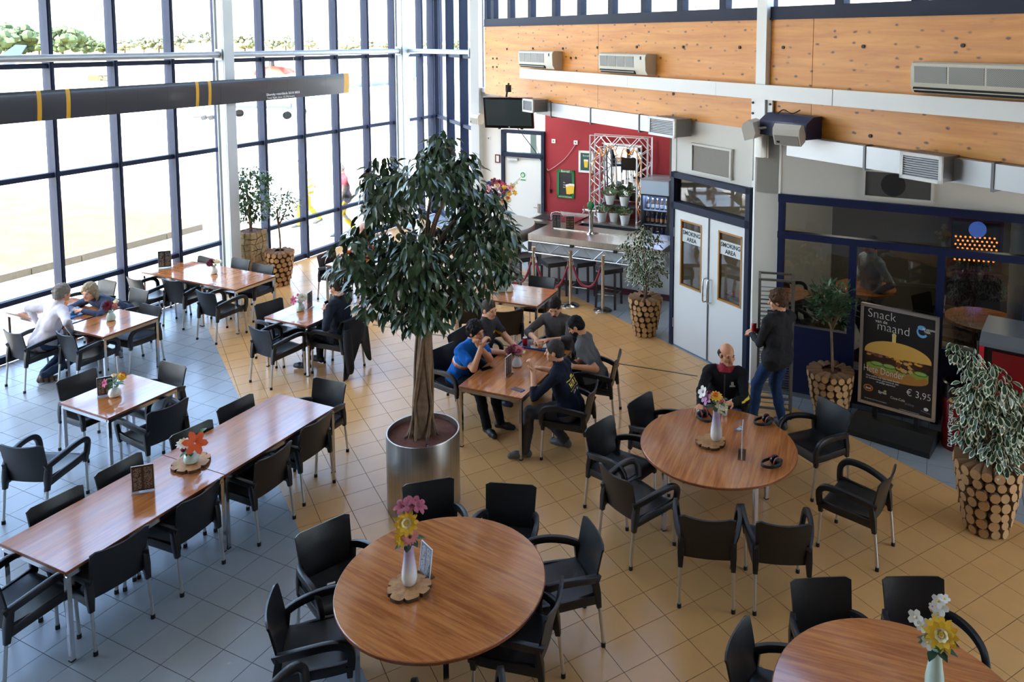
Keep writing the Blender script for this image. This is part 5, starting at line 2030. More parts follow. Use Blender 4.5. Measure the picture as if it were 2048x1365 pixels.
t = frame_pic('poster', 'green bordered beer chalkboard poster on the red wall', 'poster', C0, A_S, 1.81, 2.22, 1.28, 1.88, M_POSTG, mat('chalkboard', (32, 32, 36), 0.6), 0.055)
text('Borrel?', 0.07, m_chalk, t, (2.015, -0.026, 1.832), align='CENTER')
for k in range(3):
    text(('fris', 'wijn', 'bier')[k], 0.035, m_chalk, t, (1.96, -0.017, 1.60 - 0.05 * k))
    beer_glass(t, 2.085 + 0.04 * k, 1.37 + 0.012 * k, 0.16, -0.026 - 0.002 * k)
text('KOM VOOR ONZE BORREL', 0.026, m_chalk, t, (2.015, -0.026, 1.298), align='CENTER')
t = frame_pic('poster', 'white framed green beer glass poster beside the truss arch', 'poster', C0, A_S, 2.32, 2.66, 1.86, 2.32, M_WHITE, mat('poster_teal', (14, 74, 64), 0.4), 0.045)
text('Borrel?', 0.05, m_chalk, t, (2.49, -0.016, 2.20), align='CENTER')
beer_glass(t, 2.49, 1.97, 0.13)
frame_pic('wall_notice', 'small red brown picture sign beside the white door', 'sign', C0, A_S, 0.28, 0.40, 1.92, 2.10, mat('sign_brown', (104, 44, 40), 0.5), M_WHITE, 0.02)
M_SHEET = print_mat('printed_sheet', (230, 230, 226), (96, 96, 100), (3, 30), 0.75)
frame_pic('house_rules', 'printed white notice on the wall right of the double doors', 'notice', R0, A_B, 1.70, 1.93, 1.50, 2.02, M_WHITE, M_SHEET, 0.006)

# ================================================================ bar
OB = P(1056, 467.7, 1.05); OB.z = 0
bar = thing('bar_counter', 'long steel topped bar with a truss under its edge', 'bar', OB, rad(A_S))
BL = 2.62
M_BARW = mat('bar_white_panel', (196, 200, 204), 0.4)
b = MB()
b.box((BL / 2, 0.47, 0.995), (BL, 0.94, 0.11))
b.build('counter_top', M_STEEL, bar, smooth=False)
b = MB()
b.box((BL / 2 + 0.12, 0.74, 1.058), (BL - 0.24, 0.36, 0.016))
b.build('drip_ledge', M_STEEL, bar, smooth=False)
b = MB()
b.box((BL / 2, 0.72, 0.50), (BL, 0.40, 0.88))
b.build('bar_front', M_BARW, bar, smooth=False)
b = MB()
b.box((BL / 2, 0.505, 0.05), (BL, 0.06, 0.10))
b.build('kick_board', mat('kick_dark_red', (84, 34, 44), 0.5), bar, smooth=False)
for z_ in (0.91, 0.70):
    for y_ in (0.03, 0.25):
        b = MB()
        b.cyl((0, y_, z_), (BL, y_, z_), 0.017, n=8)
        b.build('truss_tube', M_ALU, bar)
n = 12
for k in range(n):
    b = MB()
    x0, x1 = BL * k / n, BL * (k + 1) / n
    za, zb_ = (0.91, 0.70) if k % 2 else (0.70, 0.91)
    b.cyl((x0, 0.03, za), (x1, 0.03, zb_), 0.009, n=6)
    b.build('truss_brace', M_ALU, bar)
b = MB()
b.box((BL / 2, 0.14, 0.80), (BL, 0.008, 0.2))
b.build('truss_panel', M_BARW, bar, smooth=False)
for k in (0.9, 1.75):
    b = MB()
    b.box((k, 0.0, 0.92), (0.06, 0.05, 0.05))
    b.build('clamp', M_RUBBER, bar, smooth=False)
# round end
dc = P(985, 447, 1.10)
t = thing('round_counter', 'round steel drum counter at the left end of the bar', 'bar', (dc.x, dc.y, 0))
b = MB()
b.lathe([(0.55, 0.02), (0.55, 0.72), (0.62, 0.80), (0.80, 0.86)], 48)
b.build('drum_body', M_BARW, t)
b = MB()
b.lathe([(0.78, 0.87), (0.82, 0.87), (0.82, 1.085), (0.81, 1.10), (0.0, 1.10)], 48)
b.build('drum_top', M_STEEL, t, angle=50)
RB = random.Random(12)
fl = []
for k in range(34):
    x, z_ = RB.uniform(-0.16, 0.40), RB.uniform(0.38, 0.80)
    kind = RB.choice(['mum', 'lily', 'rose', 'blossom', 'daisy'])
    m1, m2 = RB.choice([(F_MAG, F_BURG), (F_LIL, F_MAG), (F_PINK, F_ROSE), (F_BURG, F_BURG), (F_BLUE, F_BLUE), (F_PALE, F_ORG), (F_YEL, F_PALE)])
    fl.append((kind, x, RB.uniform(-0.16, 0.08), z_, RB.uniform(0.05, 0.085), m1, m2, (x * 2, -0.8, 0.7)))
for k in range(4):
    fl.append(('blossom', 0.36 + 0.05 * k, 0, 0.66 + 0.07 * k, 0.025, F_PALE, F_DUSK, (0.5, -0.5, 0.6)))
vase(992, 441, 1.10, 'large mixed bouquet on the round steel counter, half hidden by the ficus', [(r_ * 1.6, z_ * 1.0) for r_, z_ in TALL], M_PORC, fl, leafring(26, 0.34, 0.2, 0.08, M_FDARK, RB, 0.08))
# things standing on the bar
menu_stand(1113, 456, 2, 'dark drinks menu standing on the bar', 0.16, 0.25, z=1.05)
m_food = print_mat('snack_menu_print', (44, 40, 40), (206, 140, 70), (2, 5), 0.8)
menu_stand(1140, 459, 2, 'snack menu with food pictures standing on the bar', 0.16, 0.25, m_food, z=1.05)
c = P(1182, 468, 1.05)
t = thing('beer_tap', 'chrome beer tap with a green badge on the bar', 'beer tap', c, rad(A_S))
b = MB()
b.lathe([(0.09, 0.0), (0.085, 0.02), (0.05, 0.04), (0.038, 0.10), (0.04, 0.34), (0.055, 0.40), (0.05, 0.46), (0.0, 0.48)], 20)
b.build('column', M_CHROME, t)
b = MB()
b.cyl((-0.16, 0, 0.44), (0.16, 0, 0.44), 0.03, n=12)
b.build('tap_bar', M_CHROME, t)
for x in (-0.12, 0.12):
    b = MB()
    b.cyl((x, -0.03, 0.44), (x, -0.10, 0.38), 0.013, n=8)
    b.cyl((x, -0.05, 0.45), (x, -0.07, 0.54), 0.010, n=8)
    b.build('spout', M_CHROME, t)
b = MB()
b.ell((0, -0.02, 0.54), (0.075, 0.02, 0.075), 16, 8)
b.build('badge', M_POSTG, t)
# sink unit along the red wall
t = thing('sink_unit', 'steel sink unit with a drainer against the red wall', 'counter', C0 + D(A_S) * 1.55, rad(A_S))
b = MB()
b.box((0.55, -0.42, 0.45), (1.1, 0.80, 0.9))
b.build('unit_body', mat('dark_cabinet', (70, 66, 68), 0.45), t, smooth=False)
b = MB()
b.box((0.55, -0.42, 0.92), (1.16, 0.88, 0.04))
b.build('worktop', M_STEEL, t, smooth=False)
b = MB()
b.box((0.2, -0.5, 0.938), (0.34, 0.36, 0.012))
b.build('basin', M_DARK, t, smooth=False)
b = MB()
b.box((0.72, -0.42, 0.955), (0.62, 0.62, 0.03))
b.build('drain_board', mat('drain_wall_reflection', (110, 34, 44), 0.2), t, smooth=False)  # reflection of the red wall painted onto the steel drainer
b = MB()
b.box((0.72, -0.10, 0.98), (0.66, 0.03, 0.06))
b.build('rim', M_STEEL, t, smooth=False)
b = MB()
b.tube(spline([(0.45, -0.62, 0.94), (0.45, -0.62, 1.08), (0.65, -0.66, 1.12), (0.72, -0.66, 1.02)], 4), 0.013, 8)
b.build('faucet', M_CHROME, t)
# back bar
t = thing('back_bar', 'dark back bar cabinet with a steel top under the mirror', 'cabinet', C0 + D(A_S) * 2.70, rad(A_S))
b = MB()
b.box((0.6, -0.31, 0.48), (1.18, 0.60, 0.94))
b.build('cabinet_body', mat('charcoal_cabinet', (50, 52, 56), 0.4), t, smooth=False)
for x0, x1, hx in ((0.03, 0.59, 0.54), (0.61, 1.17, 0.66)):
    b = MB()
    b.box(((x0 + x1) / 2, -0.62, 0.50), (x1 - x0 - 0.01, 0.02, 0.86))
    d_ = b.build('door', MATS['charcoal_cabinet'], t, smooth=False)
    b = MB()
    b.tube([(hx, -0.63, 0.88), (hx, -0.67, 0.87), (hx, -0.67, 0.74), (hx, -0.63, 0.73)], 0.012, 8)
    b.build('handle', M_CHROME, d_)
b = MB()
b.box((0.6, -0.32, 0.97), (1.22, 0.66, 0.035))
b.build('steel_top', M_STEEL, t, smooth=False)
b = MB()
b.box((0.62, -0.25, 1.29), (0.86, 0.26, 0.03))
b.build('shelf', M_DARK, t, smooth=False)
for x in (0.24, 1.0):
    b = MB()
    b.box((x, -0.2, 1.13), (0.03, 0.03, 0.30))
    b.build('shelf_post', M_ALU, t, smooth=False)
# mirror and aluminium truss arch
t = thing('wall_mirror', 'tall mirror inside the aluminium truss arch', 'mirror', C0 + D(A_S) * 3.32, rad(A_S))
Rm = Matrix.Rotation(rad(2.5), 3, 'X')
b = MB()
b.obox((0, -0.05, 1.93), (0.43, 0, 0), Rm @ Vector((0, 0.008, 0)), Rm @ Vector((0, 0, 0.58)))
b.build('mirror_glass', mat('mirror', (236, 240, 240), 0.02, 1.0), t, smooth=False)
b = MB()
for z_ in (-0.585, 0.585):
    b.obox(Vector((0, -0.05, 1.93)) + Rm @ Vector((0, 0, z_)), (0.44, 0, 0), Rm @ Vector((0, 0.014, 0)), (0, 0, 0.012))
b.build('mirror_frame', M_ALU, t, smooth=False)
t = thing('truss_arch', 'silver truss arch wound with orange cord around the mirror', 'truss', C0 + D(A_S) * 2.74, rad(A_S))
TX0, TX1, TZ0, TZ1, TD = 0.0, 1.24, 0.99, 2.70, 0.22
M_TRUSS = mat('truss_aluminium', (214, 214, 216), 0.3, 0.6)
for y_ in (-0.36, -0.12):
    b = MB()
    b.tube([(TX0, y_, TZ0), (TX0, y_, TZ1), (TX1, y_, TZ1), (TX1, y_, TZ0)], 0.02, 8)
    b.build('outer_chord', M_TRUSS, t)
    b = MB()
    b.tube([(TX0 + TD, y_, TZ0), (TX0 + TD, y_, TZ1 - TD), (TX1 - TD, y_, TZ1 - TD), (TX1 - TD, y_, TZ0)], 0.02, 8)
    b.build('inner_chord', M_TRUSS, t)
    n = 9
    for x_a, x_b in ((TX0, TX0 + TD), (TX1, TX1 - TD)):
        for k in range(n):
            z0_, z1_ = TZ0 + (TZ1 - TD - TZ0) * k / n, TZ0 + (TZ1 - TD - TZ0) * (k + 1) / n
            b = MB()
            b.cyl((x_a if k % 2 else x_b, y_, z0_), (x_b if k % 2 else x_a, y_, z1_), 0.009, n=6)
            b.build('brace', M_TRUSS, t)
    n = 6
    for k in range(n):
        x0_, x1_ = TX0 + (TX1 - TX0) * k / n, TX0 + (TX1 - TX0) * (k + 1) / n
        b = MB()
        b.cyl((x0_, y_, TZ1 if k % 2 else TZ1 - TD), (x1_, y_, TZ1 - TD if k % 2 else TZ1), 0.009, n=6)
        b.build('brace', M_TRUSS, t)
for x_ in (TX0, TX0 + TD, TX1 - TD, TX1):
    n = 7
    for k in range(n):
        z0_, z1_ = TZ0 + (TZ1 - TD - TZ0) * k / n, TZ0 + (TZ1 - TD - TZ0) * (k + 1) / n
        b = MB()
        b.cyl((x_, -0.36 if k % 2 else -0.12, z0_), (x_, -0.12 if k % 2 else -0.36, z1_), 0.008, n=6)
        b.build('brace', M_TRUSS, t)
m_cord = mat('orange_cord', (226, 140, 40), 0.5)
cord = [(0.0, -0.38, 1.3), (0.1, -0.30, 1.6), (0.02, -0.38, 1.9), (0.12, -0.40, 2.2), (0.22, -0.38, 2.45), (0.30, -0.40, 2.3), (0.40, -0.38, 2.5), (0.55, -0.40, 2.46), (0.66, -0.42, 2.22), (0.75, -0.40, 2.48),
        (0.86, -0.40, 2.36), (0.96, -0.4, 2.48), (1.08, -0.4, 2.3), (1.12, -0.38, 2.05), (1.02, -0.38, 1.9), (1.1, -0.38, 1.65), (1.03, -0.38, 1.4), (1.1, -0.38, 1.15)]
b = MB()
b.tube(spline(cord, 5), 0.010, 6)
b.build('orange_cord', m_cord, t)
def small_plant(c, lab, rnd):
    t = thing('potted_plant', lab, 'potted plant', c, rnd.uniform(0, 6), 'small potted plants on the back bar')
    b = MB()
    b.lathe([(0.075, 0), (0.112, 0.19), (0.104, 0.19), (0.07, 0.012)], 16)
    b.build('pot', M_PORC, t)
    b = MB()
    b.lathe([(0.105, 0.175), (0.0, 0.18)], 14)
    b.build('soil', M_SOIL, t)
    b = MB()
    for k in range(260):
        a, r_ = rnd.uniform(0, 6.28), math.sqrt(rnd.random()) * 0.14
        p = Vector((math.cos(a) * r_, math.sin(a) * r_, 0.19 + rnd.uniform(0.0, 0.13) * (1.2 - r_ / 0.17)))
        d_ = Vector((math.cos(a), math.sin(a), rnd.uniform(0.2, 1.2))).normalized() * rnd.uniform(0.035, 0.06)
        s_ = d_.orthogonal().normalized() * 0.010
        b.add([p, p + d_ * .5 + s_, p + d_, p + d_ * .5 - s_], [(0, 1, 2, 3)])
    o = b.build('foliage', mat('herb_green', (84, 112, 72), 0.6), t, smooth=False)
    o['kind'] = 'stuff'
RP = random.Random(4)
bb = C0 + D(A_S) * 2.70
def bbp(x, y, z):
    p = bb + D(A_S) * x + D(A_S + 90) * y
    return (p.x, p.y, z)
small_plant(bbp(0.44, -0.26, 1.305), 'left potted plant on the shelf before the mirror', RP)
small_plant(bbp(0.76, -0.26, 1.305), 'right potted plant on the shelf before the mirror', RP)
small_plant(bbp(0.36, -0.48, 0.9875), 'left potted plant on the steel back bar top', RP)
small_plant(bbp(0.58, -0.38, 0.9875), 'middle potted plant on the steel back bar top', RP)
small_plant(bbp(0.86, -0.48, 0.9875), 'right potted plant on the steel back bar top', RP)
# fridge with bottles
fr0 = C0 + D(A_S) * 3.95
t = thing('drinks_fridge', 'tall glass fronted drinks fridge at the right end of the red wall', 'fridge', fr0, rad(A_S))
M_FRG = mat('fridge_grey', (150, 152, 156), 0.35, 0.4)
b = MB()
b.box((0.01, -0.30, 0.97), (0.03, 0.60, 1.90))
b.box((0.55, -0.30, 0.97), (0.03, 0.60, 1.90))
b.box((0.28, -0.02, 0.97), (0.56, 0.03, 1.90))
b.box((0.28, -0.30, 1.93), (0.57, 0.62, 0.03))
b.box((0.28, -0.30, 0.10), (0.56, 0.60, 0.18))
b.build('cabinet', M_FRG, t, smooth=False)
b = MB()
b.box((0.28, -0.60, 1.79), (0.56, 0.02, 0.27))
b.build('header_panel', mat('header_blue_grey', (176, 192, 208), 0.35), t, smooth=False)
b = MB()
for x in (0.015, 0.545):
    b.box((x, -0.61, 0.92), (0.03, 0.03, 1.46))
for z_ in (0.205, 1.64):
    b.box((0.28, -0.61, z_), (0.56, 0.03, 0.03))
dr_ = b.build('door', mat('door_black', (30, 32, 38), 0.35), t, smooth=False)
b = MB()
b.box((0.28, -0.61, 0.92), (0.5, 0.006, 1.42))
b.build('door_pane', M_GLASS, dr_, smooth=False)
for z_ in (0.45, 0.75, 1.05, 1.33):
    b = MB()
    b.box((0.28, -0.32, z_), (0.5, 0.5, 0.012))
    b.build('shelf', M_SILVER, t, smooth=False)
b = MB()
b.box((0.28, -0.50, 1.635), (0.44, 0.06, 0.02))
b.build('fridge_lamp', mat('fridge_lamp', (120, 150, 220), 0.4, emit=((170, 195, 255), 14.0)), t, smooth=False)
def bottle_mesh(m1, m2):
    b = MB()
    b.lathe([(0.030, 0), (0.033, 0.01), (0.033, 0.12), (0.014, 0.17), (0.012, 0.20)], 12)
    b.lathe([(0.015, 0.195), (0.015, 0.218), (0.0, 0.219)], 10, mi=1)
    b.lathe([(0.0336, 0.035), (0.0338, 0.04), (0.0338, 0.10), (0.0336, 0.105)], 12, mi=1)
    return b.mesh('bottle', [m1, m2])
bm_ = [bottle_mesh(mat('bottle_blue', (36, 44, 110), 0.15), mat('label_orange', (226, 150, 96), 0.5)), bottle_mesh(mat('bottle_amber', (120, 90, 60), 0.15), F_WHT)]
for z_, mm in ((0.456, 0), (0.756, 0), (1.056, 0), (1.336, 1)):
    for k in range(5):
        o = bpy.data.objects.new('bottle', bm_[mm])
        COL.objects.link(o)
        p = fr0 + D(A_S) * (0.09 + 0.095 * k) + D(A_S + 90) * (-0.46)
        o.location = (p.x, p.y, z_)
        tag(o, 'blue bottle with an orange label on a fridge shelf' if mm == 0 else 'amber bottle with a white label on the top fridge shelf', 'bottle',
            'blue bottles in the drinks fridge' if mm == 0 else 'amber bottles on the top fridge shelf')
# bar stools
M_WICK = mat('black_wicker', (40, 42, 46), 0.55, bump=(140, 0.8))
M_STLEG = mat('stool_frame', (34, 36, 40), 0.45)
for k, (px, py, lab) in enumerate(((1050, 510, 'black wicker bar stool nearest the round steel counter'), (1108, 520, 'second black wicker bar stool from the round steel counter'),
                                   (1165, 520, 'third black wicker bar stool from the round steel counter'), (1218, 533, 'black wicker bar stool beside the variegated plant'))):
    c = P(px, py, 0.70)
    t = thing('bar_stool', lab, 'bar stool', (c.x, c.y, 0), rad(A_S + 4), 'black wicker bar stools')
    b = MB()
    b.tube([(0, 0, 0.62), (0, 0, 0.70)], 1.0, sec=rr(0.19, 0.19, 0.12))
    b.build('seat', M_WICK, t)
    for sx in (-1, 1):
        for sy in (-1, 1):
            b = MB()
            b.bar((sx * 0.165, sy * 0.165, 0.63), (sx * 0.175, sy * 0.175, 0.0), 0.034, 0.034, up=(0, 1, 0))
            b.build('leg', M_STLEG, t, smooth=False)
    for a in range(4):
        b = MB()
        p, q = D(45 + 90 * a) * 0.243, D(135 + 90 * a) * 0.243
        b.cyl((p.x, p.y, 0.24), (q.x, q.y, 0.24), 0.011, n=6)
        b.build('foot_rail', M_CHROME, t)
# rope barrier
M_BRASS = mat('brushed_brass_steel', (206, 196, 172), 0.2, 0.9)
ST = []
for px, py, z, lab in ((1067, 494, 0.97, 'steel barrier post nearest the round counter'), (1141, 502, 0.98, 'middle steel barrier post'), (1206, 511, 0.97, 'steel barrier post nearest the variegated plant'),
                       (1000, 492, 0.97, 'steel barrier post hidden behind the ficus')):
    c = P(px, py, z)
    ST.append(c)
    t = thing('barrier_post', lab, 'barrier post', (c.x, c.y, 0), 0, 'steel posts of the rope barrier')
    b = MB()
    b.lathe([(0.16, 0.0), (0.16, 0.012), (0.12, 0.035), (0.04, 0.06), (0.0, 0.065)], 28)
    b.build('base', M_CHROME, t)
    b = MB()
    b.lathe([(0.026, 0.05), (0.026, 0.90), (0.034, 0.91), (0.034, 0.95), (0.038, z), (0.0, z)], 16)
    b.build('post', M_BRASS, t)
m_rope = mat('crimson_rope', (138, 20, 44), 0.7, sheen=0.3)
for i, j, sag, lab in ((1, 2, 0.52, 'crimson rope hanging in a deep loop before the bar stools'), (0, 1, 0.62, 'crimson rope half hidden behind the table with the green card'), (3, 0, 0.6, 'crimson rope running behind the ficus crown')):
    a, c = ST[i] + Vector((0, 0, -0.07)), ST[j] + Vector((0, 0, -0.07))
    t = thing('barrier_rope', lab, 'rope', (a.x, a.y, a.z), 0, 'crimson ropes of the barrier')
    v = c - a
    pts = [v * s - Vector((0, 0, sag * (1 - (2 * s - 1) ** 4) * (0.55 + 0.45 * (1 - (2 * s - 1) ** 2)))) for s in [0.04 + 0.92 * k / 22 for k in range(23)]]
    b = MB()
    b.tube(pts, 0.020, 10)
    b.build('rope', m_rope, t)
    for e, nx in ((Vector((0, 0, 0)), pts[0]), (v, pts[-1])):
        b = MB()
        b.tube([e, (e + nx) / 2 + Vector((0, 0, 0.01)), nx + (nx - e) * 0.9], [0.012, 0.016, 0.023], 8)
        b.build('hook', M_CHROME, t)

# ================================================================ right hand side
# burger sign
ang_s = -36.76
sa = P(1716, 802, 0.3)
sw_, z0s, z1s = 0.87, 0.30, 1.525
t = thing('pavement_sign', 'framed black burger sign reading Snack van de maand on a black base', 'sign', (sa.x, sa.y, 0), rad(ang_s))
b = MB()
for z_ in (z0s + 0.018, z1s - 0.018):
    b.box((sw_ / 2, 0, z_), (sw_, 0.04, 0.036))
for x in (0.018, sw_ - 0.018):
    b.box((x, 0, (z0s + z1s) / 2), (0.036, 0.04, z1s - z0s))
b.build('sign_frame', M_ALU, t, smooth=False)
b = MB()
b.box((sw_ / 2, 0.0, (z0s + z1s) / 2), (sw_ - 0.05, 0.016, z1s - z0s - 0.05))
b.build('poster', mat('poster_black', (36, 35, 37), 0.35, coat=0.2), t, smooth=False)
b = MB()
extr(b, [(-0.30, 0.0), (-0.30, 0.06), (-0.08, 0.16), (0.08, 0.16), (0.30, 0.06), (0.30, 0.0)], -0.02, sw_ + 0.02)
b.build('base', M_RUBBER, t, smooth=False)
for x in (0.2, sw_ - 0.2):
    b = MB()
    b.box((x, 0, 0.22), (0.05, 0.03, 0.17))
    b.build('upright', M_RUBBER, t, smooth=False)
ys = -0.0095
def flat(name, pts, m, y=0.0):
    b = MB()
    n = len(pts)
    b.add([(x * sw_, ys - y, z0s + z * (z1s - z0s)) for x, z in pts], [tuple(range(n))])
    return b.build(name, m, t, smooth=False)
def ellp(cx, cz, rx, rz_, a0=0, a1=360, n=28):
    return [(cx + rx * math.cos(rad(a0 + (a1 - a0) * k / n)), cz + rz_ * math.sin(rad(a0 + (a1 - a0) * k / n))) for k in range(n + 1)]
m_bunp = mat('print_bun', (226, 176, 88), 0.4)
nt_, bs_ = nodes_of(m_bunp)
flat('burger_print', ellp(0.50, 0.36, 0.40, 0.075, 180, 360) + [(0.90, 0.40), (0.10, 0.40)], mat('print_lower_bun', (186, 126, 58), 0.4), 0.0002)
flat('burger_print', [(0.10 + 0.80 * k / 16, 0.415 + 0.018 * math.sin(k * 2.1)) for k in range(17)] + [(0.9 - 0.8 * k / 16, 0.378 + 0.016 * math.sin(k * 1.7)) for k in range(17)], mat('print_lettuce', (150, 168, 66), 0.4), 0.0004)
for cx in (0.24, 0.40, 0.80):
    flat('burger_print', ellp(cx, 0.425, 0.09, 0.024), mat('print_cucumber', (78, 120, 50), 0.4), 0.0006)
    flat('burger_print', ellp(cx, 0.427, 0.075, 0.016), mat('print_cucumber_flesh', (160, 186, 104), 0.4), 0.0007)
flat('burger_print', [(0.08, 0.50), (0.10, 0.455), (0.5, 0.44), (0.9, 0.46), (0.92, 0.51), (0.5, 0.53)], mat('print_patty', (70, 40, 28), 0.4), 0.0005)
RS = random.Random(9)
for k in range(22):
    cx, cz = RS.uniform(0.12, 0.88), RS.uniform(0.50, 0.535)
    flat('burger_print', ellp(cx, cz, RS.uniform(.02, .045), RS.uniform(.008, .016), n=8), mat(*RS.choice([('print_cheese', (224, 160, 62), 0.4), ('print_onion', (150, 96, 104), 0.4), ('print_meat', (120, 74, 44), 0.4)])), 0.0009 + k * 1e-5)
for k in range(14):
    flat('burger_print', ellp(RS.uniform(.50, .70), RS.uniform(.40, .51), RS.uniform(.02, .05), RS.uniform(.012, .022), n=8), mat(*RS.choice([('print_cheese', (224, 160, 62), 0.4), ('print_meat', (120, 74, 44), 0.4), ('print_sauce', (206, 170, 110), 0.4)])), 0.0012 + k * 1e-5)
flat('burger_print', ellp(0.50, 0.545, 0.43, 0.13, 0, 180) + [(0.07, 0.53), (0.5, 0.52), (0.93, 0.53)], m_bunp, 0.0016)
flat('burger_print', [(0.425, 0.67), (0.475, 0.67), (0.475, 0.73), (0.425, 0.73)], mat('print_stick', (232, 204, 130), 0.4), 0.0018)
flat('burger_print', ellp(0.45, 0.74, 0.028, 0.022), MATS['print_stick'], 0.0019)
def st(s, x, z, size, sx=0.9, bold=0.001, m=None, al='LEFT'):
    text(s, size, m or m_chalk, t, (x * sw_, ys - 0.003, z0s + z * (z1s - z0s)), sx=sx, bold=bold, align=al)
st('Snack', 0.09, 0.875, 0.15, 0.95, -0.0025)
st('van de', 0.20, 0.835, 0.055, 0.95, 0.0)
st('maand', 0.22, 0.765, 0.15, 0.95, -0.0025)
st('Hete Donder', 0.06, 0.33, 0.115, 0.74, -0.0015)
st('Hete pulled met kaas, lente donder', 0.10, 0.285, 0.030, 0.9, 0)
st('en komkommer, geroosterde uien', 0.10, 0.262, 0.030, 0.9, 0)
st('en pittige pepersaus', 0.24, 0.239, 0.030, 0.9, 0)
st('€ 3,95', 0.63, 0.19, 0.115, 0.9, -0.001)
flat('logo_print', ellp(0.135, 0.165, 0.065, 0.035), mat('logo_orange', (206, 120, 60), 0.4), 0.0003)
flat('logo_print', ellp(0.135, 0.165, 0.05, 0.024), mat('logo_brown', (70, 40, 26), 0.4), 0.0005)
st('Stael', 0.10, 0.155, 0.036, 0.9)
st('Sprite', 0.27, 0.142, 0.044, 0.9, 0.001)
flat('logo_print', ellp(0.36, 0.172, 0.018, 0.010), mat('logo_lime', (220, 210, 60), 0.4), 0.0003)
st('Coca-Cola', 0.43, 0.118, 0.042, 0.9, 0.0)
st('airshop', 0.62, 0.096, 0.038, 0.9, 0.0, mat('logo_grey', (120, 140, 160), 0.4))
flat('logo_print', [(0.82, 0.075), (0.94, 0.06), (0.94, 0.068), (0.82, 0.083)], mat('logo_violet', (120, 100, 170), 0.4), 0.0003)
flat('logo_print', ellp(0.885, 0.10, 0.03, 0.016), m_chalk, 0.0003)
st('De afgebeelde snack is een serveersuggestie', 0.09, 0.055, 0.016, 0.9, 0)
st('zie menukaart voor de overige snacks', 0.55, 0.035, 0.016, 0.9, 0)
m_lb = mat('logo_blue', (110, 170, 216), 0.4)
flat('logo_print', ellp(0.79, 0.87, 0.05, 0.022), m_lb, 0.0003)
rg = ellp(0.80, 0.83, 0.07, 0.055, 150, 330, 14) + ellp(0.80, 0.835, 0.05, 0.035, 330, 150, 14)
flat('logo_print', rg, m_lb, 0.0004)
st('DE LEKKERE', 0.80, 0.855, 0.028, 0.9, 0.0005)
st('TREK', 0.82, 0.83, 0.034, 0.9, 0.0005)

# coffee vending machine and red bin
M_VRED = mat('vending_red', (140, 18, 26), 0.25, coat=0.4, noise=(2, 0.4))
va = P(1948, 915, 0)
t = thing('vending_machine', 'red coffee vending machine with a grey lid behind the variegated plant', 'vending machine', (va.x, va.y, 0), rad(A_S - 10))
b = MB()
b.box((0.45, 0.32, 0.66), (0.86, 0.62, 1.30))
b.build('cabinet', mat('machine_black', (24, 24, 26), 0.35), t, smooth=False)
b = MB()
b.box((0.50, -0.005, 0.72), (0.74, 0.03, 1.08))
b.build('front_panel', M_VRED, t, smooth=False)
b = MB()
b.box((0.025, -0.01, 0.74), (0.045, 0.035, 1.12))
b.build('side_strip', mat('strip_red', (196, 36, 44), 0.3), t, smooth=False)
b = MB()
extr(b, [(-0.03, 1.30), (-0.03, 1.34), (0.10, 1.42), (0.62, 1.45), (0.64, 1.30)], 0.0, 0.92)
b.build('lid', mat('lid_grey', (104, 108, 114), 0.35), t, smooth=False)
b = MB()
b.box((0.72, 0.35, 1.445), (0.22, 0.16, 0.02))
b.build('vent_slot', M_DARK, t, smooth=False)
b = MB()
b.lathe([(0.0, 0), (0.075, 0.0), (0.07, 0.006), (0.0, 0.008)], 24)
b.V = [(x + 0.515, -0.022 - z, y + 1.20) for x, y, z in b.V]
b.build('gold_medallion', mat('medallion_gold', (216, 176, 96), 0.35, 0.2), t)
text('DOUWE EGBERTS', 0.105, m_chalk, t, (0.55, -0.022, 0.19), rot=(math.pi / 2, -math.pi / 2, 0), bold=0.003, sx=0.95)
bc = P(1915, 893, 0)
t = thing('waste_bin', 'round red waste bin with a black rim beside the burger sign', 'bin', (bc.x, bc.y, 0), math.atan2(bc.y, bc.x) - math.pi / 2)
b = MB()
b.lathe([(0.17, 0.0), (0.18, 0.03), (0.18, 0.62)], 32)
b.build('bin_body', M_VRED, t)
b = MB()
b.lathe([(0.185, 0.60), (0.187, 0.62), (0.185, 0.76), (0.16, 0.77), (0.15, 0.70), (0.0, 0.68)], 32)
b.build('rim', mat('gloss_black_rim', (20, 20, 22), 0.2), t)
b = MB()
b.lathe([(0.1815, 0.612), (0.1835, 0.616), (0.1815, 0.624)], 32)
b.build('blue_line', mat('line_blue', (60, 150, 206), 0.4), t)
text('DOUWE EGBERTS', 0.062, m_chalk, t, (-0.06, -0.176, 0.06), rot=(math.pi / 2, -math.pi / 2, 0), bold=0.001)
b = MB()
b.ell((-0.085, -0.162, 0.60), (0.022, 0.008, 0.028), 10, 6)
b.build('gold_medallion', MATS['medallion_gold'], t)

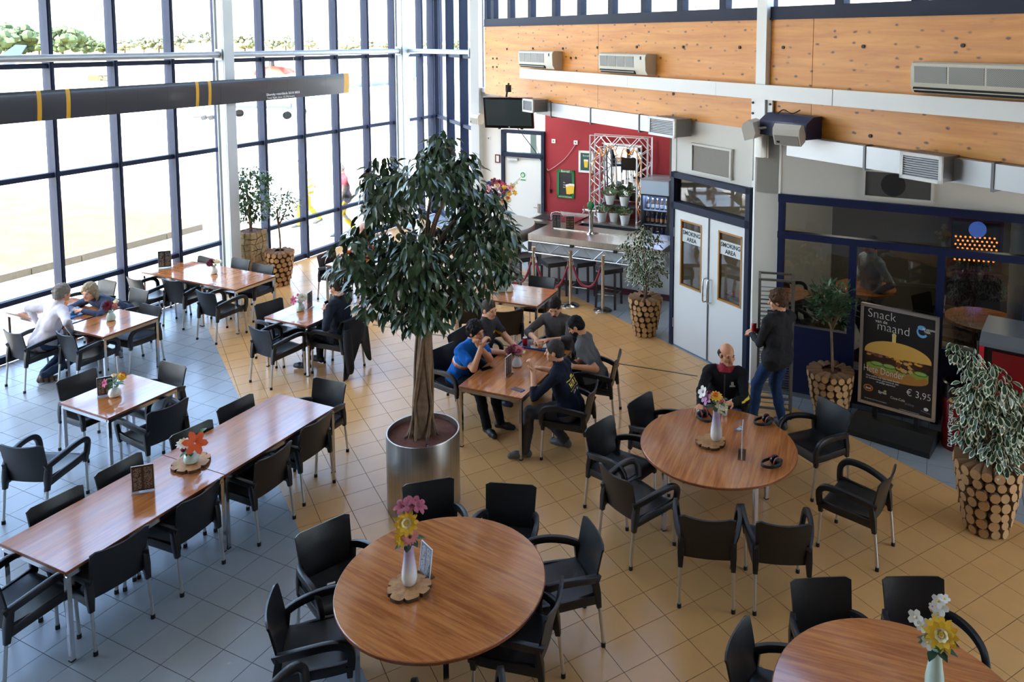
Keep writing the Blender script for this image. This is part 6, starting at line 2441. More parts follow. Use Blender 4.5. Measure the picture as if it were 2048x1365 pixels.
# magazine rack
ra = P(1520, 560, 1.75)
t = thing('magazine_rack', 'tall dark steel magazine rack behind the standing man', 'rack', (2.32, 9.28, 0), rad(-12))
M_RACK = mat('rack_steel', (120, 116, 110), 0.4, 0.6)
for x in (-0.20, 0.20):
    for y in (-0.14, 0.14):
        b = MB()
        b.box((x, y, 0.875), (0.028, 0.028, 1.75))
        b.build('upright', M_RACK, t, smooth=False)
for z_ in (0.12, 1.735):
    b = MB()
    for y in (-0.14, 0.14):
        b.box((0, y, z_), (0.40, 0.024, 0.024))
    for x in (-0.20, 0.20):
        b.box((x, 0, z_), (0.024, 0.28, 0.024))
    b.build('cross_frame', M_RACK, t, smooth=False)
mags = [(120, 116, 108), (50, 58, 72), (96, 66, 58), (150, 146, 138), (70, 76, 62)]
for k in range(9):
    z_ = 0.25 + 0.155 * k
    b = MB()
    for q_ in (-1, -.5, 0, .5, 1):
        b.bar((-0.19, 0.12 * q_, z_ + 0.07 * q_), (0.19, 0.12 * q_, z_ + 0.07 * q_), 0.008, 0.008)
    b.build('wire_shelf', M_RACK, t, smooth=False)
    if k in (1, 3, 4, 6):
        b = MB()
        b.obox((0.03 * (k % 3), -0.02, z_ + 0.05), (0.10, 0, 0), (0, 0.09, 0.055), (0, -0.003, 0.005))
        b.build('magazine', mat('magazine_%d' % (k % 5), mags[k % 5], 0.4), t, smooth=False)
# expansion strip in the floor
t = struct('trim_1', 'dark metal strip across the sand tiles')
b = MB()
p, q = P(746, 650), P(1395, 753)
b.bar((p.x, p.y, 0.002), (q.x, q.y, 0.002), 0.02, 0.006)
b.build('floor_strip', mat('floor_strip', (84, 78, 70), 0.4, 0.4), t, smooth=False)

# ================================================================ inside the smoking room
def room_pt(x, y, z=0):
    p = S0 + D(A_S) * x + D(A_S + 90) * y
    return (p.x, p.y, z)
def bistro(x, y, h, r, lab):
    t = thing('bistro_table', lab, 'table', room_pt(x, y), 0, 'round tables in the smoking room')
    b = MB()
    b.lathe([(0.0, h - 0.03), (r, h - 0.03), (r, h), (0.0, h)], 40)
    b.build('tabletop', M_TABLE, t, angle=30)
    b = MB()
    b.lathe([(0.24, 0.0), (0.24, 0.012), (0.05, 0.04), (0.035, 0.08), (0.035, h - 0.03)], 20)
    b.build('pedestal', M_DARK, t)
    return t
bistro(0.95, 1.7, 1.05, 0.42, 'round bar table left of the man behind the glass')
bistro(2.45, 1.0, 1.05, 0.45, 'round bar table before the silver pipe in the smoking room')
bistro(1.55, 0.75, 0.72, 0.45, 'pale round table behind the top edge of the burger sign')
px_, py_, pz_ = room_pt(2.86, 0.75)
t = thing('ventilation_pipe', 'thick silver spiral pipe standing behind the partition glass', 'pipe', (px_, py_, 0))
b = MB()
pr = []
for k in range(40):
    z_ = 2.94 * k / 39
    pr.append((0.16 + (0.006 if k % 3 == 0 else 0), z_ + 0.001))
b.lathe(pr, 28)
b.build('pipe_wall', M_SILVER, t, angle=20)
t = thing('slot_machine', 'gaming machine with glowing orange dots in the smoking room', 'gaming machine', room_pt(2.42, 3.5), rad(A_S + 10))
b = MB()
b.box((0, 0.25, 0.95), (0.8, 0.5, 1.9))
b.obox((0, -0.15, 0.95), (0.4, 0, 0), (0, 0.25, -0.05), (0, 0, 0.05))
b.build('cabinet', mat('machine_purple', (60, 30, 56), 0.35), t, smooth=False)
b = MB()
b.box((0, -0.005, 1.42), (0.7, 0.02, 0.7))
b.build('display_glass', mat('display_black', (24, 18, 22), 0.15), t, smooth=False)
m_lamp = mat('amber_lamp', (255, 130, 50), 0.5, emit=((255, 120, 40), 2.2))
for i in range(9):
    for j in range(7):
        b = MB()
        x = -0.29 + 0.07 * i + (0.035 if j % 2 else 0)
        b.cyl((x, -0.016, 1.16 + 0.062 * j), (x, -0.021, 1.16 + 0.062 * j), 0.016, n=7)
        b.build('amber_lamp', m_lamp, t, smooth=False)
b = MB()
b.cyl((0.02, -0.016, 1.66), (0.02, -0.024, 1.66), 0.13, n=20)
b.build('round_emblem', mat('emblem_blue', (60, 90, 170), 0.4, emit=((60, 90, 170), 0.6)), t)
t = thing('advert_banner', 'magenta advertising panel high on the smoking room wall', 'poster', room_pt(0.75, 4.1, 2.55), rad(A_S))
b = MB()
b.box((0, 0, 0), (1.2, 0.03, 0.34))
b.build('panel', mat('magenta_panel', (190, 50, 130), 0.5, emit=((190, 50, 130), 0.15)), t, smooth=False)
t = thing('information_screen', 'teal information screen high on the smoking room wall', 'screen', room_pt(2.35, 4.05, 2.45), rad(A_S))
b = MB()
b.box((0, 0, 0), (1.1, 0.06, 0.5))
b.build('housing', M_BLACK, t, smooth=False)
b = MB()
b.box((0, -0.034, 0), (1.04, 0.008, 0.44))
b.build('screen_face', mat('teal_screen', (60, 150, 140), 0.3, emit=((70, 160, 150), 0.5)), t, smooth=False)
text('vertrektijden', 0.08, m_chalk, t, (-0.2, -0.04, -0.1))
for x, y, f, lab in ((0.35, 1.6, 20, 'black chair left of the round bar table in the smoking room'), (1.9, 2.4, -150, 'black chair deep in the smoking room'), (2.2, 2.0, 60, 'black chair near the gaming machine')):
    p = room_pt(x, y)
    dup(CH0, p, rad(f), lab)
r_ = R0 + D(A_B) * 0.8 + D(A_B + 90) * 1.35
rect_table(r_.x, r_.y, 30, 1.2, 0.8, 'table behind the double doors of the smoking area')
dup(CH0, (r_.x + 0.55, r_.y + 0.55, 0), rad(-80), 'black chair seen through the left door pane')
dup(CH0, (r_.x + 0.75, r_.y - 0.35, 0), rad(10), 'black chair seen through the right door pane')
# ================================================================ plants
def leaf_mesh(name, m, L, w, droop=0.35, margin=None):
    """one folded leaf along +x, tip down."""
    b = MB()
    ts = ((0.0, 0.04), (0.22, 0.72), (0.5, 1.0), (0.78, 0.66), (1.0, 0.02))
    rows = []
    for t, f in ts:
        z = -droop * L * t * t
        h = w / 2 * f
        rows.append([(L * t, -h, z + 0.18 * h), (L * t, 0, z), (L * t, h, z + 0.18 * h)])
    if margin is None:
        vs = [p for r in rows for p in r]
        b.add(vs, [(3 * i + a, 3 * i + 3 + a, 3 * i + 4 + a, 3 * i + 1 + a) for i in range(4) for a in (0, 1)])
        return b.mesh(name, m, angle=80), b
    vs, fs = [], []
    for (t, f) in ts:
        z = -droop * L * t * t
        h = w / 2 * f
        g = h * 0.74
        vs += [(L * t, -h, z + 0.2 * h), (L * t, -g, z + 0.1 * h), (L * t, 0, z), (L * t, g, z + 0.1 * h), (L * t, h, z + 0.2 * h)]
    for i in range(4):
        for a in range(4):
            e = a in (0, 3) or i == 3
            b.add([], [])
            b.F.append((5 * i + a, 5 * i + 5 + a, 5 * i + 6 + a, 5 * i + 1 + a))
            b.M.append(1 if e else 0)
    b.V = vs
    return b.mesh(name, [m, margin], angle=80), b

def foliage(root, base, clusters, n_tot, lm, rnd, mats, size=(0.7, 1.2), droop=(0.0, -0.9), n_part=300, inner=0.55):
    """clusters: (Vector centre, radius) in root space."""
    mesh, tmpl = lm
    wts = [r ** 2 for c, r in clusters]
    pts = []
    for k in range(n_tot):
        c, r = rnd.choices(clusters, wts)[0]
        a, u = rnd.uniform(0, 2 * math.pi), rnd.uniform(-0.8, 1)
        s = math.sqrt(1 - u * u)
        d = Vector((s * math.cos(a), s * math.sin(a), u))
        p = c + d * r * rnd.uniform(inner, 1.05)
        dr = Vector((d.x + rnd.uniform(-.5, .5), d.y + rnd.uniform(-.5, .5), rnd.uniform(*droop)))
        pts.append((p, dr.normalized(), rnd.uniform(*size), rnd.uniform(-0.5, 0.5)))
    cam_l = root.matrix_basis.inverted() @ CAMV
    pts.sort(key=lambda t: (t[0] - cam_l).length - 0.25 * t[2])
    TV = np.array(tmpl.V)
    bigV, bigF, bigM = [], [], []
    for k, (p, d, sc, roll) in enumerate(pts):
        y = Vector((0, 0, 1)).cross(d)
        y = y.normalized() if y.length > 1e-4 else Vector((0, 1, 0))
        z = d.cross(y)
        R = Matrix((d, y, z)).transposed() @ Matrix.Rotation(roll, 3, 'X')
        if k < n_part:
            o = bpy.data.objects.new('leaf', mesh)
            COL.objects.link(o)
            o.parent = root
            o.matrix_basis = Matrix.LocRotScale(p, R.to_quaternion(), Vector((sc, sc, sc)))
        else:
            off_ = sum(len(v) for v in bigV)
            bigV.append(TV @ np.array(R).T * sc + np.array(p))
            bigF += [tuple(i + off_ for i in f) for f in tmpl.F]
            bigM += tmpl.M
    if bigV:
        b = MB()
        b.V, b.F, b.M = [tuple(v) for v in np.concatenate(bigV)], bigF, bigM
        o = b.build('leaves', mats, root, angle=80)
        o['kind'] = 'stuff'

def clus(base, lst, rnd, depth=0.6):
    """picture circles -> balls round the trunk, spread in depth."""
    out = []
    view = Vector((base[0], base[1], 0)).normalized()
    for px, py, rp in lst:
        q = W(px, py, base, math.degrees(math.atan2(view.y, view.x)) - 90)
        dist = math.sqrt(q.x ** 2 + q.y ** 2 + (q.z - CAM_H) ** 2)
        r = rp * dist / FPX
        dv = rnd.uniform(-depth, depth) * 0.5
        q2 = CAMV + (q - CAMV) * (1 + dv / dist)
        out.append((q2 - Vector((base[0], base[1], 0)), r))
    return out

def log_planter(root, h, rt, rnd, rb=None, rows=7):
    rb = rb or rt * 0.60
    def rad_at(z):
        t = z / h
        return rb + (rt * 0.97 - rb) * (1 - (1 - t) ** 1.8)
    b = MB()
    prof = [(rad_at(h * k / 8) - 0.035, h * k / 8 + 0.002) for k in range(8)] + [(rt - 0.045, h - 0.03), (rt * 0.55, h - 0.03), (rt * 0.5, h - 0.10)]
    b.lathe(prof, 28)
    b.build('liner', mat('planter_core', (46, 30, 20), 0.9), root)
    b = MB()
    b.lathe([(rt * 0.56, h - 0.05), (rt * 0.3, h - 0.035), (0.0, h - 0.03)], 20)
    b.build('soil', M_SOIL, root)
    lm = MB()
    lm.tube([(-0.5, 0, 0), (0.42, 0, 0), (0.5, 0, 0)], [1, 1, 0.93], 10, caps=False, mi=1)
    n = len(lm.V)
    lm.add([lm.V[n - 10 + k] for k in range(10)], [tuple(range(10))], 0)
    me = lm.mesh('log', [M_LOG, mat('peeled_bark', (150, 110, 74), 0.85, noise=(40, 0.4), bump=(40, 0.4))], angle=40)
    rl = h / rows / 2
    for j in range(rows):
        z = (j + 0.5) * h / rows
        R = rad_at(z)
        top = j == rows - 1
        n = int(2 * math.pi * R / (rl * 2.02))
        for k in range(n):
            a = 2 * math.pi * (k + 0.5 * (j % 2) + rnd.uniform(-.12, .12)) / n
            s = rl * rnd.uniform(0.86, 1.06)
            L = 0.17 if top else 0.06
            o = inst(me, 'log', root, ((R - L * 0.42) * math.cos(a), (R - L * 0.42) * math.sin(a), z + rnd.uniform(-.006, .006)),
                     (rnd.uniform(0, 3), rnd.uniform(-.1, .1), a), (L * rnd.uniform(0.9, 1.1), s, s))

def stems(root, pts_list, m=M_BARK, name='branch'):
    for pts, r0, r1 in pts_list:
        sp = spline(pts, 4)
        b = MB()
        b.tube(sp, [r0 + (r1 - r0) * k / (len(sp) - 1) for k in range(len(sp))], 7)
        b.build(name, m, root)

# --- big ficus in the steel tub
RF = random.Random(21)
TB = Vector((-1.64, 7.40, 0))
t = thing('ficus_tree', 'large dark leaved ficus tree in a round brushed steel tub', 'tree', TB)
b = MB()
b.lathe([(0.355, 0.0), (0.36, 0.01), (0.36, 0.745), (0.358, 0.75), (0.345, 0.75), (0.343, 0.68), (0.0, 0.68)], 56)
b.build('steel_tub', M_STEEL, t, angle=50)
b = MB()
vs = []
for k in range(1, 12):
    for i in range(40):
        a = 2 * math.pi * i / 40
        r_ = 0.342 * k / 11
        vs.append((r_ * math.cos(a), r_ * math.sin(a), 0.695 + RF.uniform(-.008, .008) + 0.02 * (1 - k / 11)))
b.add(vs, [(40 * k + i, 40 * k + (i + 1) % 40, 40 * k + 40 + (i + 1) % 40, 40 * k + 40 + i) for k in range(10) for i in range(40)] + [tuple(range(40))])
b.build('soil', M_SOIL, t)
b = MB()
b.cyl((0.10, -0.25, 0.69), (0.10, -0.25, 0.80), 0.009, n=8)
b.cyl((0.10, -0.25, 0.69), (0.10, -0.25, 0.735), 0.025, 0.018, n=12)
b.build('water_gauge', M_CHROME, t)
CL = clus((TB.x, TB.y), [(885, 288, 30), (880, 322, 44), (925, 335, 34), (850, 350, 44), (900, 370, 48), (765, 345, 38), (742, 372, 26), (800, 372, 42), (770, 410, 38), (740, 420, 26), (950, 395, 40), (985, 420, 32),
      (820, 420, 30), (930, 440, 38), (1000, 455, 30), (1010, 490, 32), (985, 520, 42), (1010, 545, 26), (960, 565, 34), (950, 500, 40), (905, 480, 42), (860, 465, 30), (840, 510, 46), (790, 490, 40), (735, 480, 42),
      (700, 505, 32), (688, 535, 26), (722, 552, 36), (765, 540, 44), (742, 606, 24), (800, 570, 46), (850, 570, 46), (900, 560, 46), (780, 615, 32), (840, 620, 40), (890, 610, 36), (925, 600, 24), (815, 640, 24), (865, 645, 22)], RF, 1.1)
M_FIC = mat('ficus_leaf', (44, 64, 40), 0.3, spec=0.7, noise=(4, 0.55, (72, 100, 58)))
lf = leaf_mesh('leaf', M_FIC, 0.115, 0.046, 0.35)
foliage(t, TB, CL, 4400, lf, RF, M_FIC, (0.7, 1.25), (-1.5, 0.15), 300, 0.45)
M_TRUNK = mat('ficus_bark', (150, 122, 92), 0.8, noise=(14, 0.45, (92, 68, 46)), bump=(40, 0.5))
b = MB()
b.tube(spline([(0, 0, 0.66), (0.0, 0, 1.0), (0.02, 0, 1.4), (0.03, 0, 1.8), (0.05, 0, 2.15)], 4), [0.10, 0.095, .09, .088, .085, .082, .08, .08, .078, .076, .074, .072, .07, .068, .066, .064, .06], 14)
b.build('trunk', M_TRUNK, t)
for k in range(11):
    ph = RF.uniform(0, 6.28)
    tw = RF.uniform(0.6, 1.6) * RF.choice([-1, 1])
    pts = []
    for i in range(14):
        f = i / 13
        z_ = 0.67 + 1.45 * f
        r_ = 0.105 - 0.045 * f + (0.05 * (1 - f * 8) if f < 0.125 else 0)
        pts.append((r_ * math.cos(ph + tw * f * 2.2) + 0.04 * f, r_ * math.sin(ph + tw * f * 2.2), z_))
    b = MB()
    b.tube(spline(pts, 2), RF.uniform(0.010, 0.024), 7)
    b.build('aerial_root', M_TRUNK, t)
bl_ = []
for c, r in CL[::2]:
    z0 = min(2.1, max(1.6, c.z - 0.7))
    bl_.append(([(0.04, 0, z0), (c.x * .35, c.y * .35, (z0 + c.z) / 2 + .08), (c.x, c.y, c.z)], 0.026, 0.006))
stems(t, bl_, M_TRUNK)

# --- potted trees in log planters
M_VAR = mat('variegated_green', (46, 78, 50), 0.4, noise=(6, 0.35))
M_VARE = mat('variegated_cream', (226, 226, 196), 0.45)
M_BAY = mat('bay_leaf', (70, 104, 66), 0.36, noise=(5, 0.45))
M_FIC2 = mat('window_ficus_leaf', (84, 118, 62), 0.4, noise=(5, 0.4))
def potted(base, h, rt, label, lst, n, lm, mats, rnd, depth=0.35, droop=(-0.9, 0.4), trunk_r=0.014, kind='log', size=(0.75, 1.2), n_part=300, twist=3):
    t = thing('potted_tree', label, 'plant', (base.x, base.y, 0), 0, 'trees in wooden planters')
    if kind == 'log':
        log_planter(t, h, rt, rnd)
    CLs = clus((base.x, base.y), lst, rnd, depth)
    foliage(t, base, CLs, n, lm, rnd, mats, size, droop, n_part, 0.3)
    zl = min(c.z - r for c, r in CLs)
    zm = sum(c.z for c, r in CLs) / len(CLs)
    for k in range(twist):
        a = 2 * math.pi * k / twist
        pts = [(0.02 * math.cos(a + f * 3), 0.02 * math.sin(a + f * 3), h - 0.06 + (zm - h + 0.05) * f) for f in [i / 6 for i in range(7)]]
        b = MB()
        b.tube(spline(pts, 2), trunk_r, 7)
        b.build('trunk', M_TRUNK, t)
    stems(t, [([(0, 0, max(h, zl)), (c.x * .5, c.y * .5, (max(h, zl) + c.z) / 2 + .03), (c.x, c.y, c.z)], trunk_r * 0.6, 0.003) for c, r in CLs], M_TRUNK)
    return t
lv1 = leaf_mesh('leaf', M_VAR, 0.072, 0.040, 0.3, M_VARE)
pb = P(1290, 669)
potted(pb, 0.62, 0.262, 'variegated fig tree in a log planter beside the double doors',
       [(1287, 470, 20), (1265, 480, 16), (1310, 480, 16), (1247, 490, 9), (1285, 500, 26), (1315, 510, 18), (1262, 512, 20), (1300, 530, 26), (1275, 540, 24), (1318, 545, 16), (1290, 560, 20), (1265, 560, 12), (1312, 565, 12)],
       900, lv1, [M_VAR, M_VARE], random.Random(31), 0.3, (-1.2, 0.3), 0.012)
lb_ = leaf_mesh('leaf', M_BAY, 0.085, 0.026, 0.15)
pb = P(1662, 738, 0.62); pb.z = 0
potted(pb, 0.62, 0.278, 'bay tree with a ball crown in a log planter left of the burger sign',
       [(1662, 605, 32), (1640, 590, 22), (1682, 590, 24), (1645, 620, 24), (1680, 622, 24), (1662, 580, 22), (1632, 605, 16), (1694, 608, 14), (1650, 640, 14), (1676, 638, 16)],
       800, lb_, M_BAY, random.Random(32), 0.35, (-0.3, 1.2), 0.016, twist=1)
lv2 = leaf_mesh('leaf', M_VAR, 0.092, 0.050, 0.35, M_VARE)
pb = P(1971, 1056)
potted(pb, 0.70, 0.30, 'drooping variegated fig tree in a log planter at the edge of the frame',
       [(1912, 702, 14), (1940, 715, 20), (1960, 745, 26), (1985, 740, 14), (1950, 780, 32), (1995, 775, 28), (1930, 805, 20), (1970, 820, 38), (2015, 800, 26), (1935, 845, 26), (1975, 865, 36), (2020, 850, 32), (1930, 880, 16),
        (1995, 900, 28), (2035, 890, 24), (1965, 905, 18), (2010, 935, 16), (2040, 800, 20), (2040, 850, 24)],
       1300, lv2, [M_VAR, M_VARE], random.Random(33), 0.4, (-1.6, 0.0), 0.016)
lw = leaf_mesh('leaf', M_FIC2, 0.095, 0.034, 0.25)
pb = P(561, 569)
potted(pb, 0.66, 0.262, 'slim tree with a small crown in a log planter at the glass front',
       [(562, 400, 20), (545, 408, 16), (582, 404, 16), (556, 425, 16), (577, 425, 14), (563, 440, 10)],
       330, lw, M_FIC2, random.Random(34), 0.3, (-0.5, 0.9), 0.016, twist=1)
# --- square driftwood planter
_o = B0 - fin * 0.36
_q = W(497, 462, _o, A_F)
pb = Vector((_q.x, _q.y, 0)) + D(A_F) * 0.05; SQH = _q.z
lw2 = leaf_mesh('leaf', M_FIC2, 0.085, 0.040, 0.3)
t = potted(pb, SQH, 0.2, 'bushy green ficus in a tall square planter of driftwood pieces',
           [(500, 355, 24), (480, 365, 22), (520, 360, 22), (470, 390, 20), (497, 390, 28), (523, 390, 22), (480, 412, 22), (510, 415, 24), (495, 432, 20), (535, 358, 12), (520, 432, 12)],
           1300, lw2, M_FIC2, random.Random(35), 0.4, (-0.9, 0.5), 0.012, kind='square')
RQ = random.Random(8)
hs = 0.20
b = MB()
b.box((0, 0, SQH / 2 - 0.02), (2 * hs - 0.03, 2 * hs - 0.03, SQH - 0.04), rz=rad(A_F))
b.build('liner', MATS['planter_core'], t, smooth=False)
b = MB()
b.box((0, 0, SQH - 0.045), (2 * hs - 0.07, 2 * hs - 0.07, 0.05), rz=rad(A_F))
b.build('soil', M_SOIL, t, smooth=False)
M_DRIFT = wood_mat('driftwood', (196, 168, 120), (150, 120, 78), (14, 14, 14), 0.75, 0.0)
for f in range(4):
    a = rad(A_F + 90 * f)
    ex, ez, en = Vector((math.cos(a), math.sin(a), 0)), Vector((0, 0, 1)), Vector((math.sin(a), -math.cos(a), 0))
    nx, nz = 3, 9
    G = {}
    for i in range(nx + 1):
        for j in range(nz + 1):
            jx = RQ.uniform(-.035, .035) if 0 < i < nx else 0
            jz = RQ.uniform(-.03, .03) if 0 < j < nz else 0
            G[i, j] = (-hs + 2 * hs * i / nx + jx, SQH * j / nz + jz)
    for i in range(nx):
        for j in range(nz):
            q = [G[i, j], G[i + 1, j], G[i + 1, j + 1], G[i, j + 1]]
            cx_, cz_ = sum(p[0] for p in q) / 4, sum(p[1] for p in q) / 4
            sh_ = [RQ.uniform(0.80, 0.99) for _ in q]
            pts = [(cx_ + (p[0] - cx_) * s, cz_ + (p[1] - cz_) * s) for p, s in zip(q, sh_)]
            o0, o1 = hs - 0.02, hs + RQ.uniform(-.002, .008)
            vs = [ex * x + ez * z + en * o0 for x, z in pts] + [ex * x + ez * z + en * o1 for x, z in pts]
            b = MB()
            b.add(vs, [(4, 5, 6, 7), (0, 1, 5, 4), (1, 2, 6, 5), (2, 3, 7, 6), (3, 0, 4, 7)])
            b.build('wood_piece', M_DRIFT, t, smooth=False)
from mathutils import noise as mnoise
# ================================================================ people: one continuous surface each, grown from a smooth distance field
def rotm(yaw, pitch=0.0, roll=0.0):
    return np.array(Matrix.Rotation(rad(yaw), 3, 'Z') @ Matrix.Rotation(rad(pitch), 3, 'X') @ Matrix.Rotation(rad(roll), 3, 'Y'))

def field(prims, vox, subs=()):
    los, his = [], []
    for p in prims:
        if p[0] == 'c':
            a, b, r = np.array(p[1]), np.array(p[2]), max(p[3], p[4])
            los.append(np.minimum(a, b) - r); his.append(np.maximum(a, b) + r)
        else:
            c, r = np.array(p[1]), max(p[2])
            los.append(c - r); his.append(c + r)
    lo = np.min(los, 0) - 0.05
    hi = np.max(his, 0) + 0.05
    n = np.ceil((hi - lo) / vox).astype(int) + 1
    ax = [lo[i] + vox * np.arange(n[i]) for i in range(3)]
    Dm = np.full(n, 1.0, np.float32)
    best = np.full(n, 1.0, np.float32)
    lab = np.zeros(n, np.int8)
    def ev(p, l, h):
        m = 0.05
        s = [slice(max(0, int((l[i] - m - lo[i]) / vox)), min(n[i], int((h[i] + m - lo[i]) / vox) + 2)) for i in range(3)]
        X, Y, Z = ax[0][s[0]][:, None, None], ax[1][s[1]][None, :, None], ax[2][s[2]][None, None, :]
        if p[0] == 'c':
            a, b = np.array(p[1]), np.array(p[2])
            v = b - a
            q = max(v @ v, 1e-9)
            t = np.clip(((X - a[0]) * v[0] + (Y - a[1]) * v[1] + (Z - a[2]) * v[2]) / q, 0, 1)
            d = np.sqrt((X - a[0] - t * v[0]) ** 2 + (Y - a[1] - t * v[1]) ** 2 + (Z - a[2] - t * v[2]) ** 2) - (p[3] + (p[4] - p[3]) * t)
        else:
            c, r, R = np.array(p[1]), np.array(p[2]), p[3]
            dx, dy, dz = X - c[0], Y - c[1], Z - c[2]
            u = [R[0, k] * dx + R[1, k] * dy + R[2, k] * dz for k in range(3)]
            k0 = np.sqrt((u[0] / r[0]) ** 2 + (u[1] / r[1]) ** 2 + (u[2] / r[2]) ** 2)
            k1 = np.sqrt((u[0] / r[0] ** 2) ** 2 + (u[1] / r[1] ** 2) ** 2 + (u[2] / r[2] ** 2) ** 2)
            d = k0 * (k0 - 1) / np.maximum(k1, 1e-6)
        return tuple(s), d.astype(np.float32)
    for p, l, h in zip(prims, los, his):
        s, d = ev(p, l, h)
        k = p[-1]
        D0 = Dm[s]
        w = np.clip(0.5 + 0.5 * (D0 - d) / k, 0, 1)
        Dm[s] = D0 * (1 - w) + d * w - k * w * (1 - w)
        m = d < best[s]
        best[s] = np.where(m, d, best[s])
        lab[s] = np.where(m, p[-2], lab[s])
    for p in subs:
        if p[0] == 'c':
            a, b, r = np.array(p[1]), np.array(p[2]), max(p[3], p[4])
            l, h = np.minimum(a, b) - r, np.maximum(a, b) + r
        else:
            c, r = np.array(p[1]), max(p[2])
            l, h = c - r, c + r
        s, d = ev(p, l, h)
        if Dm[s].size:
            Dm[s] = np.maximum(Dm[s], -d)
    return Dm, lab, lo, vox

def nets(Dm, lab, lo, vox):
    c = [Dm[i:Dm.shape[0] - 1 + i, j:Dm.shape[1] - 1 + j, k:Dm.shape[2] - 1 + k] for i in (0, 1) for j in (0, 1) for k in (0, 1)]
    neg = sum((x < 0).astype(np.int8) for x in c)
    act = np.argwhere((neg > 0) & (neg < 8))
    V = np.stack([x[act[:, 0], act[:, 1], act[:, 2]] for x in c], 1)
    co = np.array([(i, j, k) for i in (0, 1) for j in (0, 1) for k in (0, 1)], float)
    acc = np.zeros((len(act), 3)); cnt = np.zeros(len(act))
    for a in range(8):
        for b in range(a + 1, 8):
            if abs(co[a] - co[b]).sum() == 1:
                m = (V[:, a] < 0) != (V[:, b] < 0)
                t = V[m, a] / (V[m, a] - V[m, b])
                acc[m] += co[a] + t[:, None] * (co[b] - co[a])
                cnt[m] += 1
    pos = lo + (act + acc / cnt[:, None]) * vox
    idx = np.full([s - 1 for s in Dm.shape], -1, np.int32)
    idx[act[:, 0], act[:, 1], act[:, 2]] = np.arange(len(act))
    F = []
    for d in range(3):
        sl0, sl1 = [slice(1, -1)] * 3, [slice(1, -1)] * 3
        sl0[d], sl1[d] = slice(0, -1), slice(1, None)
        A, B = Dm[tuple(sl0)] < 0, Dm[tuple(sl1)] < 0
        e1, e2 = (d + 1) % 3, (d + 2) % 3
        for flip, mk in ((False, A & ~B), (True, ~A & B)):
            g = np.argwhere(mk)
            g[:, e1] += 1; g[:, e2] += 1
            q = []
            for u, v in ((-1, -1), (0, -1), (0, 0), (-1, 0)):
                h = g.copy(); h[:, e1] += u; h[:, e2] += v
                q.append(idx[h[:, 0], h[:, 1], h[:, 2]])
            q = np.stack(q, 1)
            F.append(q[:, ::-1] if flip else q)
    F = np.concatenate(F)
    F = F[(F >= 0).all(1)]
    L = lab[np.minimum(act[:, 0] + 0, lab.shape[0] - 1), act[:, 1], act[:, 2]]
    L2 = lab[act[:, 0] + 1, act[:, 1] + 1, act[:, 2] + 1]
    fl = np.where(L == 0, L2, L)[F[:, 0]]
    return pos, F, fl

def mesh_from(pos, F, fl, name, mats):
    me = bpy.data.meshes.new(name)
    me.vertices.add(len(pos))
    me.vertices.foreach_set('co', pos.astype(np.float32).ravel())
    me.loops.add(F.size)
    me.loops.foreach_set('vertex_index', F.astype(np.int32).ravel())
    me.polygons.add(len(F))
    me.polygons.foreach_set('loop_start', np.arange(0, F.size, 4, dtype=np.int32))
    me.polygons.foreach_set('loop_total', np.full(len(F), 4, np.int32))
    for m in mats:
        me.materials.append(m)
    me.polygons.foreach_set('material_index', fl.astype(np.int32))
    me.update(calc_edges=True)
    me.shade_smooth()
    return me

def ik(a, b, l1, l2, pole):
    a, b, pole = np.array(a, float), np.array(b, float), np.array(pole, float)
    v = b - a
    d = np.linalg.norm(v)
    if d > (l1 + l2) * 0.995:
        b = a + v / d * (l1 + l2) * 0.995
        v = b - a
        d = np.linalg.norm(v)
    u = v / d
    x = (l1 * l1 - l2 * l2 + d * d) / (2 * d)
    h = math.sqrt(max(l1 * l1 - x * x, 0))
    n = pole - u * (pole @ u)
    n = n / max(np.linalg.norm(n), 1e-6)
    return a + u * x + n * h, b

def nrm(v):
    v = np.array(v, float)
    return v / max(np.linalg.norm(v), 1e-9)

